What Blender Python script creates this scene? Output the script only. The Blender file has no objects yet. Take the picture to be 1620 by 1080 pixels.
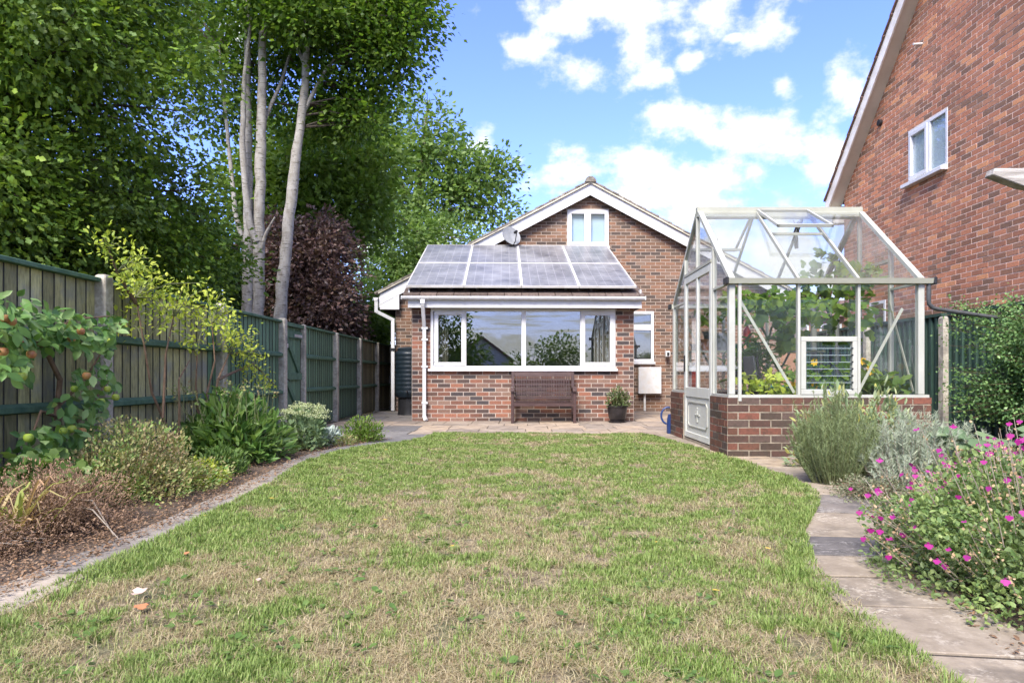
import bpy, math, random
import numpy as np
from mathutils import Vector, Matrix, noise

SC = bpy.context.scene
COL = SC.collection
R = math.radians
random.seed(7)
RNG = np.random.default_rng(11)

# ------------------------------------------------------------------ camera
H = 0.81                       # camera height; the scene's scale follows the brick courses
cam_data = bpy.data.cameras.new("camera")
cam_data.lens = 24.0
cam_data.sensor_width = 36.0
cam_data.sensor_fit = 'HORIZONTAL'
cam_data.shift_x = -15 / 1620
cam_data.shift_y = 54 / 1620
cam_data.clip_start = 0.05
cam_data.clip_end = 600
cam = bpy.data.objects.new("camera", cam_data)
COL.objects.link(cam)
cam.location = (0, 0, H)
cam.rotation_euler = (R(90), 0, 0)
SC.camera = cam

# ------------------------------------------------------------------ exposure, sky, sun
SC.view_settings.view_transform = 'Standard'
SC.view_settings.look = 'None'
SC.view_settings.gamma = 1.0
SC.view_settings.use_curve_mapping = False
SC.view_settings.exposure = 3.2

SUN_EL, SUN_AZ = 47.0, 198.0   # azimuth clockwise from +Y (behind the camera, a little left)
SKY_STRENGTH = 0.065
world = bpy.data.worlds.new("World")
SC.world = world
world.use_nodes = True


def node(nt, typ, loc=None, **kw):
    n = nt.nodes.new(typ)
    for k, v in kw.items():
        setattr(n, k, v)
    return n


def build_world():
    nt = world.node_tree
    nt.nodes.clear()
    L = nt.links.new
    out = node(nt, 'ShaderNodeOutputWorld')
    bg = node(nt, 'ShaderNodeBackground')
    bg.inputs['Strength'].default_value = SKY_STRENGTH
    L(bg.outputs[0], out.inputs[0])
    sky = node(nt, 'ShaderNodeTexSky', sky_type='NISHITA')
    sky.sun_disc = False
    sky.sun_elevation = R(SUN_EL)
    sky.sun_rotation = R(SUN_AZ)
    sky.altitude = 50
    sky.air_density = 1.0
    sky.dust_density = 0.6
    sky.ozone_density = 2.0
    hs = node(nt, 'ShaderNodeHueSaturation')
    hs.inputs['Saturation'].default_value = 1.0
    hs.inputs['Value'].default_value = 1.0
    L(sky.outputs[0], hs.inputs['Color'])
    gr = node(nt, 'ShaderNodeMix', data_type='RGBA', blend_type='MULTIPLY')
    gr.inputs[0].default_value = 1.0
    L(hs.outputs[0], gr.inputs[6])
    gr.inputs[7].default_value = (0.44, 0.465, 0.82, 1)
    tc = node(nt, 'ShaderNodeTexCoord')
    sep = node(nt, 'ShaderNodeSeparateXYZ')
    L(tc.outputs['Generated'], sep.inputs[0])

    def math_(op, a, b=None, clamp=False):
        m = node(nt, 'ShaderNodeMath', operation=op)
        m.use_clamp = clamp
        for i, v in enumerate((a, b)):
            if v is None:
                continue
            if isinstance(v, (int, float)):
                m.inputs[i].default_value = v
            else:
                L(v, m.inputs[i])
        return m.outputs[0]
    az = math_('ARCTAN2', sep.outputs[0], sep.outputs[1])
    el = math_('ARCSINE', sep.outputs[2])
    ae = node(nt, 'ShaderNodeCombineXYZ')
    L(az, ae.inputs[0]); L(el, ae.inputs[1])
    # cumulus clouds by azimuth and elevation: centre and half size
    blobs = [(905, 18, 130, 62), (1030, 15, 150, 72), (1140, 5, 130, 58), (1212, 45, 42, 52), (820, 70, 50, 34),
             (950, 112, 88, 40), (902, 105, 36, 32), (1000, 85, 50, 58), (1015, 125, 50, 20),
             (1065, 182, 54, 36), (1120, 205, 112, 44), (1190, 205, 86, 50), (1228, 240, 56, 30),
             (1020, 272, 140, 48), (1110, 282, 124, 42), (900, 280, 74, 38), (1195, 272, 38, 26), (1010, 320, 170, 42),
             (1300, 262, 56, 48), (1350, 148, 46, 42), (1237, 137, 25, 24), (1090, 100, 22, 26), (1070, 345, 110, 44),
             (1250, 385, 230, 70), (375, 55, 70, 60), (765, 228, 32, 34), (1280, 420, 260, 90), (590, -40, 90, 40), (760, -190, 190, 110), (960, -230, 160, 90), (560, -240, 160, 70), (1260, -280, 340, 170), (720, -430, 260, 130),  # clouds above the frame are added to whiten panel and vent reflections
             (820, 252, 14, 12), (1160, 60, 18, 10), (300, 420, 260, 60), (1420, 120, 90, 60), (560, 380, 200, 60)]
    cur = None
    for cx, cy, rx, ry in blobs:
        d = math.hypot(cx - 825, 1080)
        a, e = math.atan2(cx - 825, 1080), math.atan2(594 - cy, d)
        ra, re_ = rx * .9 * 1080 / d ** 2, ry * .88 / d * math.cos(e) ** 2
        vm = node(nt, 'ShaderNodeVectorMath', operation='MULTIPLY_ADD')
        L(ae.outputs[0], vm.inputs[0])
        vm.inputs[1].default_value = (1 / ra, 1 / re_, 0)
        vm.inputs[2].default_value = (-a / ra, -e / re_, 0)
        ln = node(nt, 'ShaderNodeVectorMath', operation='LENGTH')
        L(vm.outputs[0], ln.inputs[0])
        cur = ln.outputs['Value'] if cur is None else math_('MINIMUM', cur, ln.outputs['Value'])
    body = math_('MAXIMUM', math_('SUBTRACT', 1.0, cur), -1.2)
    mp = node(nt, 'ShaderNodeMapping')
    L(ae.outputs[0], mp.inputs[0])
    mp.inputs['Scale'].default_value = (1.0, 1.35, 1)
    n1 = node(nt, 'ShaderNodeTexNoise')
    n1.inputs['Scale'].default_value = 13
    n1.inputs['Detail'].default_value = 9
    n1.inputs['Roughness'].default_value = 0.60
    L(mp.outputs[0], n1.inputs['Vector'])
    dens = math_('ADD', math_('SUBTRACT', math_('MULTIPLY', body, 1.0), 0.12), math_('MULTIPLY', math_('SUBTRACT', n1.outputs['Fac'], 0.475), 5.2))
    # unseen rest of the sky: flat cumulus layer, thickened for fill and greyer reflections
    div = node(nt, 'ShaderNodeVectorMath', operation='DIVIDE')
    cz = math_('MAXIMUM', sep.outputs[2], 0.06)
    c3 = node(nt, 'ShaderNodeCombineXYZ')
    for i in range(3):
        L(cz, c3.inputs[i])
    L(tc.outputs['Generated'], div.inputs[0]); L(c3.outputs[0], div.inputs[1])
    n2 = node(nt, 'ShaderNodeTexNoise')
    n2.inputs['Scale'].default_value = 0.9
    n2.inputs['Detail'].default_value = 8
    n2.inputs['Roughness'].default_value = 0.58
    L(div.outputs[0], n2.inputs['Vector'])
    dens2 = math_('MULTIPLY', math_('SUBTRACT', n2.outputs['Fac'], 0.44), 6.0)
    front = node(nt, 'ShaderNodeMapRange', interpolation_type='SMOOTHSTEP')
    L(sep.outputs[1], front.inputs[0])
    front.inputs[1].default_value = 0.45
    front.inputs[2].default_value = 0.62
    mixd = node(nt, 'ShaderNodeMix', data_type='FLOAT')
    L(front.outputs[0], mixd.inputs[0]); L(dens2, mixd.inputs[2]); L(dens, mixd.inputs[3])
    ms = node(nt, 'ShaderNodeMapRange', interpolation_type='SMOOTHSTEP')
    L(mixd.outputs[0], ms.inputs[0])
    ms.inputs[1].default_value = -0.25
    ms.inputs[2].default_value = 1.15
    # pale haze low round the whole horizon
    hz = node(nt, 'ShaderNodeMapRange', interpolation_type='SMOOTHSTEP')
    L(el, hz.inputs[0])
    hz.inputs[1].default_value = 0.0; hz.inputs[2].default_value = 0.20
    hz.inputs[3].default_value = 0.62; hz.inputs[4].default_value = 0.0
    msx = math_('MAXIMUM', ms.outputs[0], hz.outputs[0])
    # soft grey-white inside the clouds
    n3 = node(nt, 'ShaderNodeTexNoise')
    n3.inputs['Scale'].default_value = 7
    n3.inputs['Detail'].default_value = 5
    L(mp.outputs[0], n3.inputs['Vector'])
    cr = node(nt, 'ShaderNodeMix', data_type='RGBA')
    L(n3.outputs['Fac'], cr.inputs[0])
    cr.inputs[6].default_value = (CLOUD * .78, CLOUD * .81, CLOUD * .84, 1)
    cr.inputs[7].default_value = (CLOUD * 1.10, CLOUD * 1.09, CLOUD * 1.0, 1)
    mix = node(nt, 'ShaderNodeMix', data_type='RGBA')
    L(msx, mix.inputs[0]); L(gr.outputs[2], mix.inputs[6]); L(cr.outputs[2], mix.inputs[7])
    L(mix.outputs[2], bg.inputs['Color'])


CLOUD = 2.45
build_world()

sun_data = bpy.data.lights.new("sun", 'SUN')
sun_data.energy = 0.95
sun_data.angle = R(25)
sun_data.color = (1.0, 0.93, 0.83)
sun = bpy.data.objects.new("sun", sun_data)
COL.objects.link(sun)
sd = Vector((math.sin(R(SUN_AZ)) * math.cos(R(SUN_EL)), math.cos(R(SUN_AZ)) * math.cos(R(SUN_EL)), math.sin(R(SUN_EL))))
sun.rotation_euler = sd.to_track_quat('Z', 'Y').to_euler()
sun.location = (0, 0, 30)

SC.render.engine = 'CYCLES'
cy = SC.cycles
cy.use_denoising = True
try:
    cy.denoiser = 'OPENIMAGEDENOISE'
    cy.denoising_input_passes = 'RGB_ALBEDO_NORMAL'
except Exception:
    pass
cy.max_bounces = 8
cy.diffuse_bounces = 3
cy.glossy_bounces = 4
cy.transmission_bounces = 4
cy.transparent_max_bounces = 32
cy.caustics_reflective = False
cy.caustics_refractive = False
cy.sample_clamp_indirect = 6.0
cy.use_adaptive_sampling = True
cy.adaptive_threshold = 0.015

# ------------------------------------------------------------------ helpers
ORG = {}


def P(px, py, Y):
    """World point on the photograph's ray through (px, py) at depth Y."""
    return Vector(((px - 825) / 1080 * Y, Y, H + (594 - py) / 1080 * Y))


def G(px, py):
    """Ground point seen at (px, py)."""
    Y = H * 1080 / (py - 594)
    return ((px - 825) / 1080 * Y, Y)


def org(o):
    return ORG.get(o.name, Vector((0, 0, 0))) if o is not None else Vector((0, 0, 0))


def tag(o, label=None, cat=None, group=None, kind=None):
    if label: o['label'] = label
    if cat: o['category'] = cat
    if group: o['group'] = group
    if kind: o['kind'] = kind
    return o


def thing(name, loc, label, cat, group=None, rz=0.0):
    o = bpy.data.objects.new(name, None)
    o.empty_display_size = 0.1
    COL.objects.link(o)
    o.location = loc
    o.rotation_euler = (0, 0, rz)
    ORG[o.name] = Vector(loc)
    return tag(o, label, cat, group)


def link_mesh(name, me, mat, parent, kind=None):
    o = bpy.data.objects.new(name, me)
    if mat is not None and not me.materials:
        me.materials.append(mat)
    COL.objects.link(o)
    if parent is not None:
        o.parent = parent
        ORG[o.name] = org(parent)
    if kind:
        o['kind'] = kind
    return o


class MB:
    """Collects shapes in world coordinates and links them as one mesh."""
    def __init__(s):
        s.v, s.f = [], []

    def add(s, vs, fs):
        b = len(s.v)
        s.v += [tuple(x) for x in vs]
        s.f += [tuple(i + b for i in f) for f in fs]
        return s

    def box(s, x0, x1, y0, y1, z0, z1):
        vs = [(x, y, z) for z in (z0, z1) for y in (y0, y1) for x in (x0, x1)]
        return s.add(vs, [(0, 2, 3, 1), (4, 5, 7, 6), (0, 1, 5, 4), (2, 6, 7, 3), (0, 4, 6, 2), (1, 3, 7, 5)])

    def bar(s, p, q, w, h, up=(0, 0, 1)):
        """A square bar from p to q, w wide across and h thick along up."""
        p, q, up = Vector(p), Vector(q), Vector(up)
        d = (q - p).normalized()
        x = d.cross(up)
        if x.length < 1e-5:
            x = d.cross(Vector((0, 1, 0)))
        x.normalize()
        u = x.cross(d).normalized()
        vs = []
        for c in (p, q):
            for a, b in ((-1, -1), (1, -1), (1, 1), (-1, 1)):
                vs.append(c + x * (a * w / 2) + u * (b * h / 2))
        return s.add(vs, [(3, 2, 1, 0), (4, 5, 6, 7), (0, 1, 5, 4), (1, 2, 6, 5), (2, 3, 7, 6), (3, 0, 4, 7)])

    def tube(s, pts, rads, n=8, cap=True):
        pts = [Vector(p) for p in pts]
        if isinstance(rads, (int, float)):
            rads = [rads] * len(pts)
        b = len(s.v)
        prev = None
        for i, p in enumerate(pts):
            d = (pts[min(i + 1, len(pts) - 1)] - pts[max(i - 1, 0)]).normalized()
            if prev is None:
                a = d.cross(Vector((0, 0, 1)))
                if a.length < 1e-3:
                    a = d.cross(Vector((1, 0, 0)))
            else:
                a = prev - d * prev.dot(d)
            a.normalize(); prev = a
            c = d.cross(a)
            for k in range(n):
                t = 2 * math.pi * k / n
                s.v.append(tuple(p + (a * math.cos(t) + c * math.sin(t)) * rads[i]))
        for i in range(len(pts) - 1):
            for k in range(n):
                k2 = (k + 1) % n
                s.f.append((b + i * n + k, b + i * n + k2, b + (i + 1) * n + k2, b + (i + 1) * n + k))
        if cap:
            s.f.append(tuple(b + k for k in range(n - 1, -1, -1)))
            s.f.append(tuple(b + (len(pts) - 1) * n + k for k in range(n)))
        return s

    def prism(s, poly, ax, a, b):
        """Extrude a 2-D polygon along axis ax (0, 1, 2) from a to b; poly gives the other two coordinates in order."""
        n = len(poly)

        def pt(q, t):
            c = [q[0], q[1]]
            c.insert(ax, t)
            return tuple(c)
        vs = [pt(q, a) for q in poly] + [pt(q, b) for q in poly]
        fs = [tuple(range(n))[::-1], tuple(range(n, 2 * n))]
        fs += [(i, (i + 1) % n, n + (i + 1) % n, n + i) for i in range(n)]
        return s.add(vs, fs)

    def lathe(s, c, prof, n=20):
        """Surface of revolution about the vertical through c; prof is (radius, height) from one end to the other."""
        b = len(s.v)
        for r, z in prof:
            for k in range(n):
                t = 2 * math.pi * k / n
                s.v.append((c[0] + r * math.cos(t), c[1] + r * math.sin(t), c[2] + z))
        for i in range(len(prof) - 1):
            for k in range(n):
                k2 = (k + 1) % n
                s.f.append((b + i * n + k, b + i * n + k2, b + (i + 1) * n + k2, b + (i + 1) * n + k))
        s.f.append(tuple(b + k for k in range(n - 1, -1, -1)))
        s.f.append(tuple(b + (len(prof) - 1) * n + k for k in range(n)))
        return s

    def build(s, name, mat, parent=None, kind=None, smooth=False, bevel=0.0):
        o0 = org(parent)
        me = bpy.data.meshes.new(name)
        me.from_pydata([(x - o0.x, y - o0.y, z - o0.z) for x, y, z in s.v], [], s.f)
        me.update()
        import bmesh
        bm = bmesh.new()
        bm.from_mesh(me)
        if bevel > 0:
            bmesh.ops.bevel(bm, geom=list(bm.edges), offset=bevel, segments=1, affect='EDGES', clamp_overlap=True)
        bmesh.ops.recalc_face_normals(bm, faces=list(bm.faces))
        bm.to_mesh(me)
        bm.free()
        if smooth:
            me.polygons.foreach_set('use_smooth', [True] * len(me.polygons))
            try:
                me.set_sharp_from_angle(angle=R(40))
            except Exception:
                pass
        return link_mesh(name, me, mat, parent, kind)


def np_mesh(name, V, F, mat, parent=None, kind=None, smooth=False, attrs=None):
    """V (n,3) world coordinates, F (m,k) faces of equal size."""
    o0 = org(parent)
    V = np.asarray(V, dtype=np.float32) - np.array(o0, dtype=np.float32)
    F = np.asarray(F, dtype=np.int32)
    m, k = F.shape
    me = bpy.data.meshes.new(name)
    me.vertices.add(len(V))
    me.vertices.foreach_set('co', V.ravel())
    me.loops.add(m * k)
    me.loops.foreach_set('vertex_index', F.ravel())
    me.polygons.add(m)
    me.polygons.foreach_set('loop_start', np.arange(0, m * k, k, dtype=np.int32))
    if attrs:
        for an, av in attrs.items():
            at = me.attributes.new(an, 'FLOAT', 'POINT')
            at.data.foreach_set('value', np.asarray(av, dtype=np.float32))
    me.update(calc_edges=True)
    me.polygons.foreach_set('use_smooth', np.full(m, bool(smooth)))
    return link_mesh(name, me, mat, parent, kind)


def T(v, f):
    return np.array(v, dtype=np.float64), np.array(f, dtype=np.int64)


# leaf outlines: along the leaf, across it, out of its plane
T_LEAF = T([(0, 0, 0), (.32, .27, .05), (.68, .22, .04), (1, 0, -.07), (.68, -.22, .04), (.32, -.27, .05)],
           [(0, 1, 2), (0, 2, 3), (0, 3, 4), (0, 4, 5)])
T_OVAL = T([(0, 0, 0), (.16, .15, .03), (.38, .27, .05), (.64, .25, .045), (.86, .12, .0), (1, 0, -.09), (.86, -.12, .0), (.64, -.25, .045), (.38, -.27, .05), (.16, -.15, .03), (.35, 0, -.01), (.7, 0, -.03)],
           [(0, 10, 1), (1, 10, 2), (2, 10, 11), (2, 11, 3), (3, 11, 4), (4, 11, 5), (5, 11, 6), (6, 11, 7), (7, 11, 8), (8, 11, 10), (8, 10, 9), (9, 10, 0)])
T_SMALL = T([(0, 0, 0), (.5, .30, .06), (1, 0, -.05), (.5, -.30, .06)], [(0, 1, 2), (0, 2, 3)])
T_NEEDLE = T([(0, .5, 0), (0, -.5, 0), (1, 0, .06)], [(0, 1, 2)])
T_LOBE = T([(0, 0, 0), (.22, .22, .02), (.36, .10, .03), (.62, .30, .0), (1, 0, -.1), (.62, -.30, .0), (.36, -.10, .03), (.22, -.22, .02)],
           [(0, 1, 2), (2, 3, 4), (0, 2, 6), (2, 4, 6), (6, 4, 5), (0, 6, 7)])
T_OAKLET = T([(0, 0, 0), (.35, .34, .03), (.6, .2, .02), (1, 0, -.1), (.6, -.2, .02), (.35, -.34, .03)], [(0, 1, 2), (0, 2, 4), (2, 3, 4), (0, 4, 5)])
T_VINE = T([(.42, 0, .05), (0, 0, 0), (.02, .4, -.03), (.42, .5, 0), (.5, .26, .02), (.82, .3, -.03), (1, 0, -.1),
            (.82, -.3, -.03), (.5, -.26, .02), (.42, -.5, 0), (.02, -.4, -.03)],
           [(0, i, i + 1) for i in range(1, 10)] + [(0, 10, 1)])


def unit(a):
    return a / np.maximum(np.linalg.norm(a, axis=1, keepdims=True), 1e-9)


def leaf_np(Pp, D, N, S, tmpl, wid=1.0):
    tv, tf = tmpl
    n, k = len(Pp), len(tv)
    D = unit(D)
    B = unit(np.cross(N, D))
    N2 = np.cross(D, B)
    S = np.asarray(S).reshape(-1, 1, 1)
    V = Pp[:, None, :] + S * (tv[None, :, 0:1] * D[:, None, :] + wid * tv[None, :, 1:2] * B[:, None, :] + tv[None, :, 2:3] * N2[:, None, :])
    F = tf[None, :, :] + (np.arange(n) * k)[:, None, None]
    return V.reshape(-1, 3), F.reshape(-1, tf.shape[1])


def leaves(name, mat, parent, Pp, D, N, S, tmpl=T_SMALL, wid=1.0, kind=None):
    V, F = leaf_np(Pp, D, N, S, tmpl, wid)
    return np_mesh(name, V, F, mat, parent, kind, smooth=len(tmpl[0]) > 9)


def rand_dir(n):
    return unit(RNG.normal(size=(n, 3)))


# ------------------------------------------------------------------ materials
def new_mat(name):
    m = bpy.data.materials.new(name)
    m.use_nodes = True
    nt = m.node_tree
    b = nt.nodes['Principled BSDF']
    return m, nt, b


def ramp(nt, stops, interp='LINEAR'):
    r = node(nt, 'ShaderNodeValToRGB')
    r.color_ramp.interpolation = interp
    e = r.color_ramp.elements
    while len(e) < len(stops):
        e.new(0.5)
    for i, (p, c) in enumerate(stops):
        e[i].position = p
        e[i].color = (c[0], c[1], c[2], 1)
    return r


def noise_tex(nt, scale, detail=4, rough=.6, vec=None, stretch=None):
    t = node(nt, 'ShaderNodeTexNoise')
    t.inputs['Scale'].default_value = scale
    t.inputs['Detail'].default_value = detail
    t.inputs['Roughness'].default_value = rough
    g = node(nt, 'ShaderNodeNewGeometry')
    src = g.outputs['Position'] if vec is None else vec
    if stretch:
        mp = node(nt, 'ShaderNodeMapping')
        mp.inputs['Scale'].default_value = stretch
        nt.links.new(src, mp.inputs[0])
        src = mp.outputs[0]
    nt.links.new(src, t.inputs['Vector'])
    return t.outputs['Fac']


def rnd01(nt):
    """A random number per loose piece and per object."""
    g = node(nt, 'ShaderNodeNewGeometry')
    oi = node(nt, 'ShaderNodeObjectInfo')
    a = node(nt, 'ShaderNodeMath', operation='ADD')
    nt.links.new(g.outputs['Random Per Island'], a.inputs[0])
    nt.links.new(oi.outputs['Random'], a.inputs[1])
    f = node(nt, 'ShaderNodeMath', operation='FRACT')
    nt.links.new(a.outputs[0], f.inputs[0])
    return f.outputs[0]


def mixc(nt, fac, a, b, mode='MIX'):
    m = node(nt, 'ShaderNodeMix', data_type='RGBA', blend_type=mode)
    for i, v in ((0, fac), (6, a), (7, b)):
        if isinstance(v, (int, float)):
            m.inputs[i].default_value = v
        elif isinstance(v, tuple):
            m.inputs[i].default_value = (v[0], v[1], v[2], 1)
        else:
            nt.links.new(v, m.inputs[i])
    return m.outputs[2]


def bump(nt, b, h, strength=.3, dist=.01):
    n = node(nt, 'ShaderNodeBump')
    n.inputs['Strength'].default_value = strength
    n.inputs['Distance'].default_value = dist
    nt.links.new(h, n.inputs['Height'])
    nt.links.new(n.outputs[0], b.inputs['Normal'])


def mottled(name, c1, c2, scale=8, rough=.6, bmp=.2, bdist=.004, stretch=None, lo=.35, hi=.65, spec=.4, vary=0.0, c3=None, s3=2.0, metal=0):
    """Two colours broken by noise, fine relief; vary brightens or darkens whole pieces; c3 adds large stains."""
    m, nt, b = new_mat(name)
    f = noise_tex(nt, scale, 6, .65, stretch=stretch)
    r = ramp(nt, [(lo, c1), (hi, c2)])
    nt.links.new(f, r.inputs[0])
    c = r.outputs[0]
    if c3 is not None:
        f3 = noise_tex(nt, s3, 5, .6)
        r3 = ramp(nt, [(.48, (0, 0, 0)), (.68, (1, 1, 1))])
        nt.links.new(f3, r3.inputs[0])
        c = mixc(nt, r3.outputs[0], c, c3)
    if vary:
        rr = ramp(nt, [(0, (1 - vary,) * 3), (1, (1 + vary,) * 3)])
        nt.links.new(rnd01(nt), rr.inputs[0])
        c = mixc(nt, 1.0, c, rr.outputs[0], 'MULTIPLY')
    nt.links.new(c, b.inputs['Base Color'])
    b.inputs['Roughness'].default_value = rough
    b.inputs['Specular IOR Level'].default_value = spec
    b.inputs['Metallic'].default_value = metal
    if bmp:
        f2 = noise_tex(nt, scale * 3, 5, .7, stretch=stretch)
        bump(nt, b, f2, bmp, bdist)
    return m


def stone_mat(name, c1, c2, dark, lichen, amt=.5, scale=7):
    """Worn paving: two tones, dark damp stains, pale lichen in speckled colonies."""
    m, nt, b = new_mat(name)
    f = noise_tex(nt, scale, 7, .72)
    r = ramp(nt, [(.32, c1), (.66, c2)])
    nt.links.new(f, r.inputs[0])
    rr = ramp(nt, [(0, (.74, .75, .78)), (.5, (1, 1, 1)), (1, (1.2, 1.14, 1.05))])
    nt.links.new(rnd01(nt), rr.inputs[0])
    c = mixc(nt, 1.0, r.outputs[0], rr.outputs[0], 'MULTIPLY')
    fd = noise_tex(nt, 3.1, 6, .7)
    rd = ramp(nt, [(.50, (0, 0, 0)), (.62, (.75, .75, .75))])
    nt.links.new(fd, rd.inputs[0])
    c = mixc(nt, rd.outputs[0], c, dark)
    fl = noise_tex(nt, 4.3, 5, .6)
    rl = ramp(nt, [(.48, (0, 0, 0)), (.62, (1, 1, 1))])
    nt.links.new(fl, rl.inputs[0])
    fs = noise_tex(nt, 55, 3, .7)
    rs = ramp(nt, [(.50, (0, 0, 0)), (.60, (1, 1, 1))])
    nt.links.new(fs, rs.inputs[0])
    mm = node(nt, 'ShaderNodeMath', operation='MULTIPLY')
    nt.links.new(rl.outputs[0], mm.inputs[0]); nt.links.new(rs.outputs[0], mm.inputs[1])
    m2 = node(nt, 'ShaderNodeMath', operation='MULTIPLY'); m2.inputs[1].default_value = amt
    nt.links.new(mm.outputs[0], m2.inputs[0])
    c = mixc(nt, m2.outputs[0], c, lichen)
    nt.links.new(c, b.inputs['Base Color'])
    b.inputs['Roughness'].default_value = .95
    b.inputs['Specular IOR Level'].default_value = .2
    bump(nt, b, f, .7, .008)
    return m


def brick_mat(name, stops, grime=.25, soot=(.05, .045, .04)):
    m, nt, b = new_mat(name)
    r = ramp(nt, stops, 'CONSTANT')
    nt.links.new(rnd01(nt), r.inputs[0])
    f = noise_tex(nt, 55, 5, .75)
    rr = ramp(nt, [(.25, (.62, .62, .64)), (.5, (1, 1, 1)), (.8, (1.3, 1.22, 1.15))])
    nt.links.new(f, rr.inputs[0])
    c = mixc(nt, 1.0, r.outputs[0], rr.outputs[0], 'MULTIPLY')
    f3 = noise_tex(nt, 14, 4, .7)
    r3 = ramp(nt, [(.50, (0, 0, 0)), (.75, (grime,) * 3)])
    nt.links.new(f3, r3.inputs[0])
    c = mixc(nt, r3.outputs[0], c, soot)
    f4 = noise_tex(nt, .9, 5, .65)
    r4 = ramp(nt, [(.3, (.78, .77, .76)), (.55, (1, 1, 1)), (.75, (1.12, 1.10, 1.06))])
    nt.links.new(f4, r4.inputs[0])
    c = mixc(nt, 1.0, c, r4.outputs[0], 'MULTIPLY')
    nt.links.new(c, b.inputs['Base Color'])
    b.inputs['Roughness'].default_value = .85
    b.inputs['Specular IOR Level'].default_value = .25
    bump(nt, b, f, .5, .004)
    return m


def leaf_mat(name, cols, transl=.35, rough=.45, patch=None, pscale=1.2, spec=.3):
    """Leaves: colour varies leaf by leaf, with larger patches of another tint; light passes through."""
    m, nt, b = new_mat(name)
    r = ramp(nt, [(i / max(1, len(cols) - 1), c) for i, c in enumerate(cols)])
    nt.links.new(rnd01(nt), r.inputs[0])
    c = r.outputs[0]
    if patch:
        f = noise_tex(nt, pscale, 3, .5)
        rp = ramp(nt, [(.45, (0, 0, 0)), (.65, (.8, .8, .8))])
        nt.links.new(f, rp.inputs[0])
        c = mixc(nt, rp.outputs[0], c, patch)
    nt.links.new(c, b.inputs['Base Color'])
    b.inputs['Roughness'].default_value = rough
    b.inputs['Specular IOR Level'].default_value = spec
    if transl > 0:
        t = node(nt, 'ShaderNodeBsdfTranslucent')
        tcol = mixc(nt, 1.0, c, (1.25, 1.3, .7), 'MULTIPLY')
        nt.links.new(tcol, t.inputs['Color'])
        ms = node(nt, 'ShaderNodeMixShader')
        ms.inputs[0].default_value = transl
        nt.links.new(b.outputs[0], ms.inputs[1])
        nt.links.new(t.outputs[0], ms.inputs[2])
        nt.links.new(ms.outputs[0], nt.nodes['Material Output'].inputs[0])
    return m


def glass_mat(name, tint=(1, 1, 1), base=.0, ior=1.5, rough=0.0, film=0.0, film_col=(.7, .72, .72)):
    """Thin window glass: see-through with Fresnel reflection, a little dust as film."""
    m = bpy.data.materials.new(name)
    m.use_nodes = True
    nt = m.node_tree
    nt.nodes.clear()
    out = node(nt, 'ShaderNodeOutputMaterial')
    tr = node(nt, 'ShaderNodeBsdfTransparent')
    tr.inputs[0].default_value = (*tint, 1)
    gl = node(nt, 'ShaderNodeBsdfGlossy')
    gl.inputs['Roughness'].default_value = rough
    # Schlick's reflection, the same from either side of the thin sheet
    f0 = ((ior - 1) / (ior + 1)) ** 2
    ge = node(nt, 'ShaderNodeNewGeometry')
    dt = node(nt, 'ShaderNodeVectorMath', operation='DOT_PRODUCT')
    nt.links.new(ge.outputs['Incoming'], dt.inputs[0]); nt.links.new(ge.outputs['Normal'], dt.inputs[1])
    ab = node(nt, 'ShaderNodeMath', operation='ABSOLUTE'); nt.links.new(dt.outputs['Value'], ab.inputs[0])
    om = node(nt, 'ShaderNodeMath', operation='SUBTRACT'); om.inputs[0].default_value = 1.0; nt.links.new(ab.outputs[0], om.inputs[1])
    pw = node(nt, 'ShaderNodeMath', operation='POWER'); pw.inputs[1].default_value = 5.0; nt.links.new(om.outputs[0], pw.inputs[0])
    ad = node(nt, 'ShaderNodeMath', operation='MULTIPLY_ADD'); ad.use_clamp = True
    ad.inputs[1].default_value = 1 - f0; ad.inputs[2].default_value = f0 + base
    nt.links.new(pw.outputs[0], ad.inputs[0])
    ms = node(nt, 'ShaderNodeMixShader')
    nt.links.new(ad.outputs[0], ms.inputs[0])
    nt.links.new(tr.outputs[0], ms.inputs[1])
    nt.links.new(gl.outputs[0], ms.inputs[2])
    last = ms.outputs[0]
    if film:
        d1 = node(nt, 'ShaderNodeBsdfDiffuse')
        d1.inputs[0].default_value = (*film_col, 1)
        d2 = node(nt, 'ShaderNodeBsdfTranslucent')
        d2.inputs[0].default_value = (*film_col, 1)
        df = node(nt, 'ShaderNodeMixShader')
        df.inputs[0].default_value = .6
        nt.links.new(d1.outputs[0], df.inputs[1]); nt.links.new(d2.outputs[0], df.inputs[2])
        f = noise_tex(nt, 2.2, 6, .65)
        r = ramp(nt, [(.35, (film * .3,) * 3), (.75, (film,) * 3)])
        nt.links.new(f, r.inputs[0])
        m2 = node(nt, 'ShaderNodeMixShader')
        nt.links.new(r.outputs[0], m2.inputs[0])
        nt.links.new(last, m2.inputs[1])
        nt.links.new(df.outputs[0], m2.inputs[2])
        last = m2.outputs[0]
    nt.links.new(last, out.inputs[0])
    return m


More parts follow.
